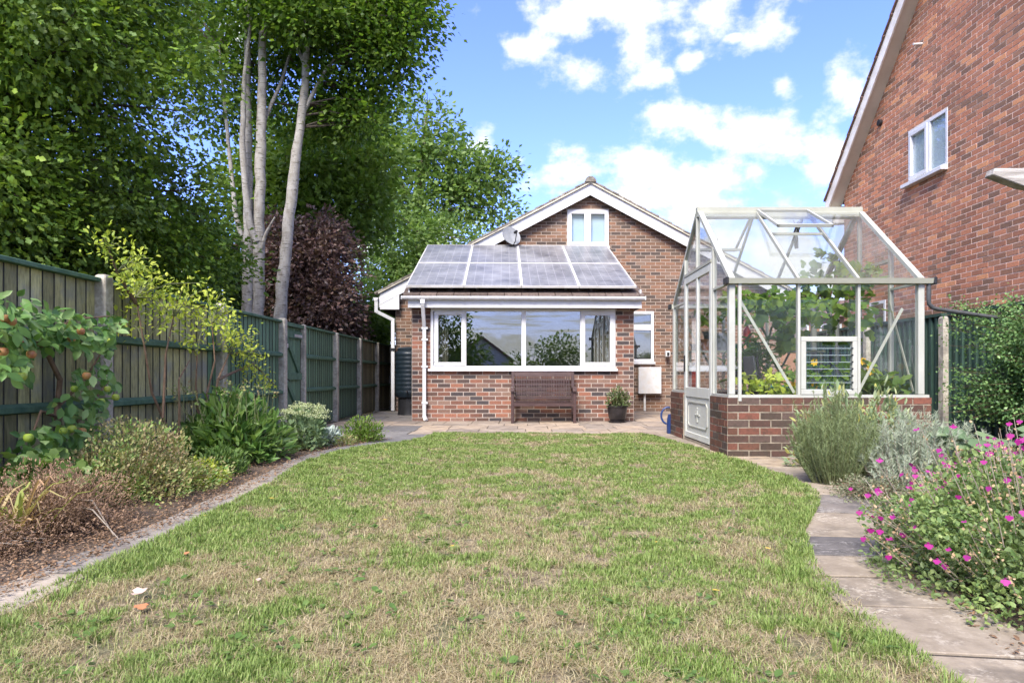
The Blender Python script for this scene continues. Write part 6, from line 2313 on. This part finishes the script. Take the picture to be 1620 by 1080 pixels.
def salvia(label, c, r, n, flowers, seed):
    t = thing('flowering_shrub', (c[0], c[1], .008), label, 'flowering shrub')
    d = rand_dir(n)
    d[:, 2] = np.abs(d[:, 2])
    lum = np.array([noise.noise(Vector((q[0] * 2.4 + seed, q[1] * 2.4, q[2] * 2.4))) for q in d])
    rr = RNG.random(n) ** .42 * (1 + .35 * lum)
    p = np.array([c[0], c[1], .03]) + d * rr[:, None] * np.array(r)
    p[:, 2] = np.maximum(p[:, 2], .03)
    D = unit(d * .6 + RNG.normal(size=p.shape) * .7 + np.array([0, 0, .25]))
    N = unit(RNG.normal(size=p.shape) * .55 + np.array([0, -.2, 1.0]))
    leaves('foliage', MT['lf_salvia'], t, p, D, N, RNG.uniform(.012, .029, n), T_LEAF, 1.1, 'stuff')
    m = MB()
    for i in RNG.choice(n, 170, replace=False):
        q = p[i]
        b = np.array([c[0] + (q[0] - c[0]) * .3, c[1] + (q[1] - c[1]) * .3, .01])
        m.tube([b, (b + q) / 2 + np.array([0, 0, .05]), q], [.005, .0035, .002], 4, cap=False)
    cal = []
    stalks = []
    for i in range(int(flowers * 1.7)):
        dd = rand_dir(1)[0]; dd[2] = abs(dd[2]) * .9 + .1
        dd = dd / np.linalg.norm(dd)
        l = noise.noise(Vector((dd[0] * 2.4 + seed, dd[1] * 2.4, dd[2] * 2.4)))
        s = np.array([c[0], c[1], .03]) + dd * np.array(r) * (.92 + .3 * l)
        e = s + dd * RNG.uniform(.05, .13) + np.array([0, 0, RNG.uniform(.03, .10)])
        m.tube([s, e], [.0022, .0012], 4, cap=False)
        k = RNG.integers(5, 11)
        f = RNG.random(k)[:, None]
        cal.append(s + (e - s) * f + RNG.normal(size=(k, 3)) * .008)
        stalks.append((e, dd))
    m.build('stems', MT['twig_grey'], t, kind='stuff')
    cp = np.concatenate(cal)
    leaves('calyces', MT['fl_calyx'], t, cp, rand_dir(len(cp)) + np.array([0, 0, .4]), rand_dir(len(cp)), RNG.uniform(.008, .016, len(cp)), T_LEAF, 1.3, 'stuff')
    # each flower: a hood and a broad three-lobed lip
    order = sorted(range(len(stalks)), key=lambda i: np.linalg.norm(stalks[i][0] - np.array([0, 0, H])))
    pick = RNG.choice(order[:int(len(order) * .98)], flowers, replace=False)
    for i in pick:
        e, dd = stalks[i]
        for q in range(1):
            c0 = Vector(e) + Vector(RNG.normal(size=3)) * .018
            fd = (Vector((-c0.x * .6, -1.0, .3)) + Vector(RNG.normal(size=3)) * .6).normalized()
            up = Vector((0, 0, 1))
            s = RNG.uniform(.013, .022)
            flower_obj(t, c0, fd, up, s)
    return t


FLOWER = [None]


def flower_obj(root, p, d, up, s):
    if FLOWER[0] is None:
        m = MB()
        V = [(0, 0, 0), (.35, .0, .35), (.2, .3, .25), (.2, -.3, .25)]
        F = [(0, 2, 1), (0, 1, 3)]
        lip = [(.15, 0, .05), (.20, .62, -.05), (.34, .72, -.45), (.36, .40, -.62), (.46, .26, -.92), (.46, -.26, -.92), (.36, -.40, -.62), (.34, -.72, -.45), (.20, -.62, -.05)]
        b = len(V)
        V += lip
        F += [(b, b + i, b + i + 1) for i in range(1, 8)]
        me = bpy.data.meshes.new('flower')
        me.from_pydata(V, [], F)
        me.materials.append(MT['fl_pink'])
        FLOWER[0] = me
    o = bpy.data.objects.new('flower', FLOWER[0])
    COL.objects.link(o)
    o.parent = root
    x = d.normalized()
    y = up.cross(x).normalized()
    z = x.cross(y)
    M = Matrix(((x.x, y.x, z.x), (x.y, y.y, z.y), (x.z, y.z, z.z))).to_4x4()
    o.matrix_basis = Matrix.Translation(p - org(root)) @ M @ Matrix.Diagonal((s, s, s, 1))


salvia('nearer pink-flowered salvia bush overhanging the stone path at the right edge', (2.05, 2.55), (.66, .66, .45), 38000, 190, 3.1)
salvia('farther pink-flowered salvia bush in front of the felted large leaves', (2.66, 3.45), (.62, .44, .31), 20000, 150, 8.7)


def big_leaf_plant():
    t = thing('large_leaved_plant', (3.35, 4.75, .008), 'plant with large felted pale green leaves below the right fence', 'plant')
    for i in range(46):
        a = RNG.uniform(0, 6.28)
        q = math.sqrt(RNG.random())
        x, y = 3.42 + .52 * q * math.cos(a), 4.85 + .42 * q * math.sin(a)
        z = .20 + .34 * RNG.random() * (1 - .4 * q)
        e = Vector((x, y, z))
        MB().tube([(3.38 + (x - 3.38) * .3, 4.82 + (y - 4.82) * .3, .01), ((x + 3.38) / 2, (y + 4.82) / 2, z * .8), e], [.006, .005, .003], 5).build('stalk', MT['twig_green'], t)
        d = Vector((math.cos(a) * .8, math.sin(a) * .8 - .5, -.15 + RNG.normal() * .15))
        leaf_obj(t, MT['lf_big'], T_VINE, 'big', e, d, Vector((RNG.normal() * .25, -.25, 1)), RNG.uniform(.15, .25), 1.05)


big_leaf_plant()


def cotoneaster():
    t = thing('climbing_shrub', (5.15, 6.9, .008), 'small-leaved dark green shrub sprawling over the right fence', 'shrub')
    m = MB()
    Ps, Ds = [], []
    for i in range(190):
        y0 = 6.9 + RNG.normal() * .12
        b = np.array([5.2, y0, .02])
        ye = RNG.uniform(6.1, 7.55)
        ze = RNG.uniform(.35, 1.62)
        e = np.array([RNG.uniform(4.55, 5.28), ye, ze])
        mid = np.array([5.22, (y0 + ye) / 2, ze * .75 + .2])
        m.tube([b, mid, e], [.007, .005, .002], 4, cap=False)
        k = 130
        f = RNG.uniform(.25, 1, k)[:, None]
        p = (1 - f) ** 2 * b + 2 * f * (1 - f) * mid + f ** 2 * e + RNG.normal(size=(k, 3)) * .05
        Ps.append(p)
        Ds.append(unit(rand_dir(k) + np.array([-.3, -.3, -.1])))
    p, D = np.concatenate(Ps), np.concatenate(Ds)
    m.build('stems', MT['twig'], t, kind='stuff')
    leaves('foliage', MT['lf_coton'], t, p, D, unit(RNG.normal(size=p.shape) * .6 + np.array([-.3, -.3, .9])), RNG.uniform(.022, .042, len(p)), T_SMALL, 1.2, 'stuff')


cotoneaster()


def potted_shrub():
    c = (1.63, 11.62, .016)
    t = thing('potted_shrub', c, 'small green shrub in a black glazed pot beside the bench', 'potted plant')
    MB().lathe(c, [(.115, .03), (.14, .06), (.165, .20), (.172, .26), (.185, .265), (.185, .285), (.165, .285), (.155, .25), (.01, .25)], 26).build('pot', MT['pot'], t, smooth=True)
    MB().lathe(c, [(.13, 0), (.15, .012), (.15, .03), (.12, .028)], 26).build('saucer', MT['pot'], t, smooth=True)
    n = 620
    d = rand_dir(n); d[:, 2] = np.abs(d[:, 2])
    p = np.array([c[0] + .02, c[1], .30]) + d * (RNG.random(n) ** .5)[:, None] * np.array([.19, .18, .31])
    m = MB()
    for i in range(22):
        m.tube([(c[0] + RNG.normal() * .03, c[1] + RNG.normal() * .03, .26), p[i]], [.006, .003], 5, cap=False)
    m.build('stems', MT['twig'], t, kind='stuff')
    leaves('foliage', MT['lf_pot'], t, p, unit(d + RNG.normal(size=p.shape) * .5 + np.array([0, 0, -.2])), unit(RNG.normal(size=p.shape) * .5 + np.array([0, 0, 1])), RNG.uniform(.05, .085, n), T_OVAL, .62, 'stuff')


MT['lf_pot'] = leaf_mat('pieris_leaf', [(.06, .10, .03), (.10, .14, .05), (.16, .19, .09), (.24, .25, .14)], .2, .4)
potted_shrub()


# --- inside the greenhouse
def vine():
    t = thing('grape_vine', (3.72, 8.3, .01), 'grape vine trained under the roof of the greenhouse', 'vine')
    MB().tube([(3.72, 8.3, .01), (3.70, 8.28, .5), (3.76, 8.3, 1.0), (3.70, 8.2, 1.5), (3.55, 8.0, 1.75)], [.022, .02, .018, .016, .012], 8).build('trunk', MT['bark'], t, smooth=True)
    arms = [[(3.55, 8.0, 1.75), (3.0, 7.9, 1.72), (2.3, 7.9, 1.75)], [(3.6, 8.1, 1.7), (3.5, 8.8, 1.6), (2.6, 9.0, 1.66)], [(3.7, 8.2, 1.5), (3.72, 7.5, 1.6), (3.6, 7.0, 1.62)], [(3.65, 8.1, 1.7), (3.75, 8.05, 2.1), (3.6, 7.7, 2.3)]]
    for a in arms:
        MB().tube(a, [.012, .009, .004], 6).build('branch', MT['twig'], t, smooth=True)
    pts = []
    def cloud(c, r, n):
        for _ in range(n):
            pts.append(np.array(c) + rand_dir(1)[0] * np.array(r) * RNG.random() ** .4)
    cloud((2.55, 7.6, 1.60), (.40, .6, .17), 92)
    cloud((3.05, 7.7, 1.60), (.40, .6, .18), 92)
    cloud((3.60, 7.6, 1.45), (.28, .6, .32), 80)
    cloud((3.55, 8.0, 1.95), (.36, .5, .32), 95)
    cloud((3.70, 7.4, 1.85), (.2, .45, .2), 40)
    cloud((2.7, 8.8, 1.62), (.5, .3, .16), 55)
    cloud((3.4, 8.9, 1.4), (.4, .25, .4), 60)
    cloud((3.0, 7.8, 1.30), (.12, .25, .18), 20)
    k = 0
    rest = []
    for p in pts:
        lim = gz(p[1]) - .06
        if p[2] > lim: p[2] = lim - RNG.random() * .1
        p[0] = min(max(p[0], 2.14), 3.88)
        p[1] = min(max(p[1], 6.86), 9.15)
        d = Vector(RNG.normal(size=3)) * .8 + Vector((0, -.2, -.4))
        n = Vector(RNG.normal(size=3)) * .5 + Vector((0, -.4, 1))
        s = RNG.uniform(.09, .15)
        if k < 300:
            leaf_obj(t, MT['lf_vine'], T_VINE, 'vine', p, d, n, s)
        else:
            rest.append((p, d, n, s))
        k += 1
    if rest:
        leaves('foliage', MT['lf_vine'], t, np.array([r[0] for r in rest]), np.array([list(r[1]) for r in rest]), np.array([list(r[2]) for r in rest]), np.array([r[3] for r in rest]), T_VINE, 1, 'stuff')


vine()


def gh_plant(label, c, h, r, n, lm, size, tmpl, wid, fl=0, name='greenhouse_plant'):
    t = thing(name, c, label, 'plant')
    MB().lathe(c, [(.075, 0), (.10, .16), (.09, .16), (.01, .15)], 16).build('pot', MT['black'], t, smooth=True)
    p = np.array([c[0], c[1], c[2] + .16]) + np.stack([RNG.normal(size=n) * r * .5, RNG.normal(size=n) * r * .5, RNG.random(n) ** .8 * h], 1)
    m = MB()
    for i in range(7):
        m.tube([(c[0], c[1], c[2] + .15), (c[0] + RNG.normal() * r * .3, c[1] + RNG.normal() * r * .3, c[2] + .16 + h * RNG.uniform(.6, 1))], [.008, .004], 5, cap=False)
    m.build('stems', MT['twig_green'], t, kind='stuff')
    leaves('foliage', lm, t, p, unit(RNG.normal(size=p.shape) + np.array([0, -.3, 0])), unit(RNG.normal(size=p.shape) * .5 + np.array([0, -.4, 1])), size * RNG.uniform(.7, 1.3, n), tmpl, wid, 'stuff')
    for i in range(fl):
        q = p[RNG.integers(n)] + np.array([0, -.05, .03])
        k = 7
        a = np.arange(k) * 6.28 / k
        D = np.stack([np.cos(a), np.full(k, -.25), np.sin(a)], 1)
        leaves('flower', MT['fl_yellow'], t, np.repeat(q[None, :], k, 0), D, np.tile(np.array([0, -1.0, .2]), (k, 1)), np.full(k, .045), T_LEAF, 1.2)
    return t


gh_plant('tomato plant with yellow flowers behind the louvre window', (3.12, 7.45, .25), .55, .32, 190, MT['lf_vine'], .075, T_VINE, .8, 6)
gh_plant('spiky-leaved plant left of the louvre window in the greenhouse', (2.80, 8.1, .55), .55, .20, 90, MT['lf_broad'], .26, T_LEAF, .16)
gh_plant('yellow-flowered courgette in the right bay of the greenhouse', (3.58, 7.3, .30), .50, .28, 110, MT['lf_vine'], .10, T_VINE, 1, 6)
gh_plant('low dark-leaved plant at the right bay of the greenhouse', (3.68, 7.05, .42), .20, .30, 70, MT['lf_mound'], .12, T_VINE, 1, 0)
gh_plant('yellow-green plant in front of the folding chair', (2.62, 7.25, .36), .32, .26, 120, MT['lf_yellow'], .07, T_VINE, 1, 0)
gh_plant('trailing plant above the teal chair pad', (2.66, 8.25, .72), .22, .22, 70, MT['lf_vine'], .08, T_VINE, 1, 0)
# supports for the raised pots
bn = thing('potting_bench', (3.1, 7.9, 0), 'low timber potting bench inside the greenhouse', 'bench')
MB().box(2.5, 3.85, 6.95, 7.5, .225, .247).build('bench_top', MT['wood_grey'], bn)
for x in (2.52, 3.8):
    for y in (6.97, 7.45):
        MB().box(x, x + .03, y, y + .03, .01, .224).build('leg', MT['wood_grey'], bn)

# ------------------------------------------------------------------ grass
MT['grass'] = None


def grass_mat():
    m, nt, b = new_mat('lawn_grass')
    r = ramp(nt, [(0, (.115, .195, .040)), (.35, (.172, .265, .055)), (.7, (.23, .32, .08)), (1, (.32, .385, .13))])
    g = rnd01(nt)
    nt.links.new(g, r.inputs[0])
    r2 = ramp(nt, [(0, (.29, .20, .115)), (.4, (.49, .395, .235)), (.75, (.62, .52, .33)), (1, (.24, .16, .095))])
    nt.links.new(g, r2.inputs[0])
    at = node(nt, 'ShaderNodeAttribute', attribute_name='dry')
    c = mixc(nt, at.outputs['Fac'], r.outputs[0], r2.outputs[0])
    nt.links.new(c, b.inputs['Base Color'])
    b.inputs['Roughness'].default_value = .5
    b.inputs['Specular IOR Level'].default_value = .25
    t = node(nt, 'ShaderNodeBsdfTranslucent')
    nt.links.new(c, t.inputs['Color'])
    ms = node(nt, 'ShaderNodeMixShader'); ms.inputs[0].default_value = .35
    nt.links.new(b.outputs[0], ms.inputs[1]); nt.links.new(t.outputs[0], ms.inputs[2])
    nt.links.new(ms.outputs[0], nt.nodes['Material Output'].inputs[0])
    return m


MT['grass'] = grass_mat()


def vnoise(x, y, scale, seed):
    """Smooth value noise on numpy arrays."""
    rg = np.random.default_rng(seed)
    tab = rg.random((64, 64))
    u, v = x / scale + 100.3, y / scale + 100.7
    i, j = np.floor(u).astype(int), np.floor(v).astype(int)
    f, g = u - i, v - j
    f, g = f * f * (3 - 2 * f), g * g * (3 - 2 * g)
    a, b_, c, d = tab[i % 64, j % 64], tab[(i + 1) % 64, j % 64], tab[i % 64, (j + 1) % 64], tab[(i + 1) % 64, (j + 1) % 64]
    return (a * (1 - f) + b_ * f) * (1 - g) + (c * (1 - f) + d * f) * g


def dryness(x, y):
    n = .30 * vnoise(x, y, .60, 1) + .40 * vnoise(x, y, .22, 2) + .30 * vnoise(x, y, .09, 3)
    l, r = edge_x(LAWN_L, y), edge_x(LAWN_R, y)
    e = np.minimum(x - l, r - x)
    base = np.interp(y, [0, 1.8, 3.0, 4.2, 5.5, 7.5, 9.3], [.02, .02, .025, -.005, -.055, -.085, -.095])
    edge = np.interp(e, [0, .12, .5, 1.0], [-.16, -.10, -.03, 0])
    return np.clip((n + base + edge - .505) * 4.2 + .5, 0, 1)


def grass():
    n = 470000
    y = 1.35 * np.exp(RNG.random(n) * math.log(9.38 / 1.35))
    l, r = edge_x(LAWN_L, y), edge_x(LAWN_R, y)
    x = l - .035 + (r - l + .07) * RNG.random(n)
    k = np.abs(x * 1080 / y + 15) < 860
    x, y = x[k], y[k]
    dr = dryness(x, y)
    tuft = vnoise(x, y, .13, 8) * .6 + vnoise(x, y, .05, 9) * .4
    isdry = RNG.random(len(x)) < np.clip(dr * .74 + .06, 0, 1)
    bare = (vnoise(x, y, .17, 12) > .70) & (dr > .45)
    keep = RNG.random(len(x)) < np.where(bare, .28, 1.0) * np.where(isdry, .75, np.clip(.50 + 1.35 * (tuft - .3), .12, 1) * np.interp(dr, [0, 1], [1, .6]))
    x, y, dr, tuft, isdry = x[keep], y[keep], dr[keep], tuft[keep], isdry[keep]
    # separate tufts: blades fanning from one foot
    nt_ = 1000
    ty = 1.5 * np.exp(RNG.random(nt_) * math.log(8.5 / 1.5))
    tl, tr_ = edge_x(LAWN_L, ty), edge_x(LAWN_R, ty)
    tx = tl + (tr_ - tl) * RNG.random(nt_)
    per = 26
    ta = RNG.uniform(0, 2 * math.pi, nt_ * per)
    tq = RNG.random(nt_ * per) ** .6 * np.repeat(RNG.uniform(.015, .045, nt_), per)
    n_plain = len(x)
    x = np.concatenate([x, np.repeat(tx, per) + np.cos(ta) * tq])
    y = np.concatenate([y, np.repeat(ty, per) + np.sin(ta) * tq])
    dr = np.concatenate([dr, np.full(nt_ * per, .0)])
    tuft = np.concatenate([tuft, np.repeat(RNG.uniform(.7, 1.25, nt_), per)])
    isdry = np.concatenate([isdry, np.zeros(nt_ * per, bool)])
    m = len(x)
    l, r = edge_x(LAWN_L, y), edge_x(LAWN_R, y)
    e = np.minimum(x - l, r - x)
    ht = np.where(isdry, RNG.uniform(.014, .036, m), RNG.uniform(.013, .027, m) * (.6 + 1.0 * tuft) * np.interp(e, [-.03, .1, .4], [1.25, 1.3, 1.0]))
    wd = np.where(isdry, .6, 1.0) * RNG.uniform(.0011, .0024, m) * np.interp(y, [1.8, 3, 9], [1.0, 1.25, 2.6])
    a = RNG.uniform(0, 2 * math.pi, m)
    a[n_plain:] = ta + RNG.normal(size=len(ta)) * .4
    lean = np.where(isdry, RNG.uniform(.7, 2.4, m), RNG.uniform(.1, .9, m))
    dx, dy = np.cos(a), np.sin(a)
    sx, sy = -dy, dx
    z0 = lawn_z(x, y) - .004
    V = np.zeros((m, 5, 3), np.float32)
    def put(i, t, w, h, off):
        V[:, i, 0] = x + dx * off + sx * w
        V[:, i, 1] = y + dy * off + sy * w
        V[:, i, 2] = z0 + h
    put(0, 0, -wd, 0, 0); put(1, 0, wd, 0, 0)
    put(2, .5, wd * .8, ht * .62, ht * lean * .35); put(3, .5, -wd * .8, ht * .62, ht * lean * .35)
    hh = np.where(isdry, ht * .75, ht)
    put(4, 1, 0, hh, ht * lean)
    base = (np.arange(m) * 5)[:, None]
    F = np.concatenate([base + np.array([[0, 1, 2]]), base + np.array([[0, 2, 3]]), base + np.array([[3, 2, 4]])], 1).reshape(-1, 3)
    dv = np.where(isdry, RNG.uniform(.75, 1, m), np.clip(dr * .35 + RNG.uniform(-.05, .12, m), 0, .5))
    o = np_mesh('grass', V.reshape(-1, 3), F, MT['grass'], None, 'stuff', attrs={'dry': np.repeat(dv, 5)})
    return o


grass()


def weeds():
    k = 150
    y = 1.7 * np.exp(RNG.random(k) * math.log(7.5 / 1.7))
    l, r = edge_x(LAWN_L, y), edge_x(LAWN_R, y)
    x = l + (r - l) * RNG.random(k)
    per = 9
    a = RNG.uniform(0, 2 * math.pi, k * per)
    q = RNG.uniform(.005, .05, k * per)
    X, Y = np.repeat(x, per) + np.cos(a) * q, np.repeat(y, per) + np.sin(a) * q
    p = np.stack([X, Y, lawn_z(X, Y) + RNG.uniform(.008, .022, k * per)], 1)
    D = np.stack([np.cos(a), np.sin(a), RNG.uniform(-.1, .5, k * per)], 1)
    N = unit(RNG.normal(size=p.shape) * .3 + np.array([0, 0, 1]))
    leaves('lawn_weeds', MT['lf_mound'], None, p, D, N, RNG.uniform(.014, .034, k * per), T_OVAL, 1.2, 'stuff')


weeds()

# fallen leaves on the lawn
def fallen(label, px, py, s, mat, group=None, curl=.3):
    x, y = G(px, py)
    z = float(lawn_z(x, y)) + .022
    m = MB()
    tv, tf = T_VINE if s > .04 else T_LEAF
    a = RNG.uniform(0, 6.28)
    V = []
    for q in tv:
        u, v = q[0] * s, q[1] * s
        V.append((x + u * math.cos(a) - v * math.sin(a), y + u * math.sin(a) + v * math.cos(a), z + q[2] * s + curl * ((q[0] - .5) ** 2 + q[1] ** 2) * s))
    o = m.add(V, [tuple(f) for f in tf]).build('fallen_leaf', mat)
    md = o.modifiers.new('thickness', 'SOLIDIFY'); md.thickness = .0012
    tag(o, label, 'leaf', group)


fallen('curled pale pink dead leaf on the near left of the lawn', 226, 950, .052, MT['leaf_pink'], curl=.9)
fallen('orange dead leaf just below the curled pale pink one on the lawn', 222, 972, .046, MT['leaf_orange'])
fallen('small pale dead leaf on the lawn between the dry patches, left of centre', 410, 930, .036, MT['leaf_pink'])
fallen('brown-orange dead leaf on the lawn near the stone edging', 298, 886, .04, MT['leaf_orange'])
for px, py, lb in ((606, 832, 'yellow leaf lying left of centre halfway up the lawn'), (720, 876, 'small yellow leaf on the bare patch in the middle of the lawn'), (327, 826, 'yellow leaf on the lawn beside the left stone edging'),
                   (542, 766, 'tiny yellow leaf on the green upper left part of the lawn'), (853, 738, 'tiny yellow leaf on the far lawn straight before the bench'), (1127, 950, 'pale yellow leaf on the near right part of the lawn'),
                   (1037, 870, 'yellow leaf right of centre halfway up the lawn'), (1210, 881, 'small yellow leaf on the lawn close to the right stone path'), (424, 798, 'yellow leaf on the left part of the lawn level with the low green mound'), (614, 718, 'yellow flower-like leaf at the far left corner of the lawn')):
    fallen(lb, px, py, .026 if py > 800 else .04, MT['leaf_yellow'], 'yellow leaves scattered on the lawn')

# dry litter on the soil and along the stone edges
def litter():
    n = 9000
    y = 1.5 * np.exp(RNG.random(n) * math.log(8.6 / 1.5))
    ex = np.interp(y, [1, 4, 5.5, 6.4, 7.2, 8.0, 8.7], [-1.97, -1.98, -2.08, -2.18, -2.14, -1.92, -1.68])
    x = ex + .13 - np.abs(RNG.normal(size=n)) * .28
    n2 = 1500
    y2 = RNG.uniform(1.5, 4.5, n2)
    x2 = np.interp(y2, [1, 2, 2.7, 3.3, 4, 4.6], [1.42, 1.42, 1.55, 1.75, 2.1, 2.35]) - .10 + .06 + np.abs(RNG.normal(size=n2)) * .16
    x, y = np.concatenate([x, x2]), np.concatenate([y, y2])
    p = np.stack([x, y, np.full(len(x), .024) + RNG.random(len(x)) * .012], 1)
    D = rand_dir(len(x)); D[:, 2] *= .3
    N = unit(RNG.normal(size=p.shape) * .35 + np.array([0, 0, 1]))
    leaves('leaf_litter', MT['lf_litter'], None, p, D, N, RNG.uniform(.006, .022, len(x)), T_LEAF, 1.0, 'stuff')


litter()

# ------------------------------------------------------------------ what the windows mirror: trees and a house behind the camera
tree('garden_tree', 'broad dark tree standing behind the camera at the end of the garden', 'tree', (-4.5, -24, 0),
     [([(-4.5, -24, 0), (-4.5, -24, 3)], [.2, .1])], [(-5.0, -24, 5.0, 3.2, 1.6, 3.0), (-2.4, -24.4, 2.4, 1.8, 1.4, 1.7)], 9000, .26, MT['lf_oak'], MT['bark'], T_SMALL, .5, 30, .4, .2, limb=0)
tree('garden_tree', 'smaller pale green tree behind the camera at the end of the garden', 'tree', (4.2, -26, 0),
     [([(4.2, -26, 0), (4.2, -26, 2)], [.15, .08])], [(4.6, -26, 2.0, 1.9, 1.4, 1.7), (1.9, -27, 1.2, 1.0, 1.2, 1.2)], 3600, .24, MT['lf_mid'], MT['bark'], T_SMALL, .5, 30, .4, .2, limb=0)
bh = thing('rear_house', (-1.2, -39, 0), 'pale gabled house behind the camera, mirrored in the extension window', 'house')
MB().prism([(-3.6, 0), (1.6, 0), (1.6, 2.3), (-1.0, 4.2), (-3.6, 2.3)], 1, -45, -39).build('wall', MT['white_old'], bh)
MB().prism([(-4.0, 2.05), (-1.0, 4.25), (2.0, 2.05), (2.0, 2.25), (-1.0, 4.5), (-4.0, 2.25)], 1, -45.3, -38.7).build('roof', MT['tile_red'], bh)
for x in (-2.3, -.3):
    w = frame_rect(MB(), x, x + .9, 1.0, 2.0, -38.99, -38.9, .08).build('window_frame', MT['white'], bh)
    MB().box(x + .08, x + .82, -38.98, -38.96, 1.08, 1.92).build('pane', MT['glass_blind'], w)
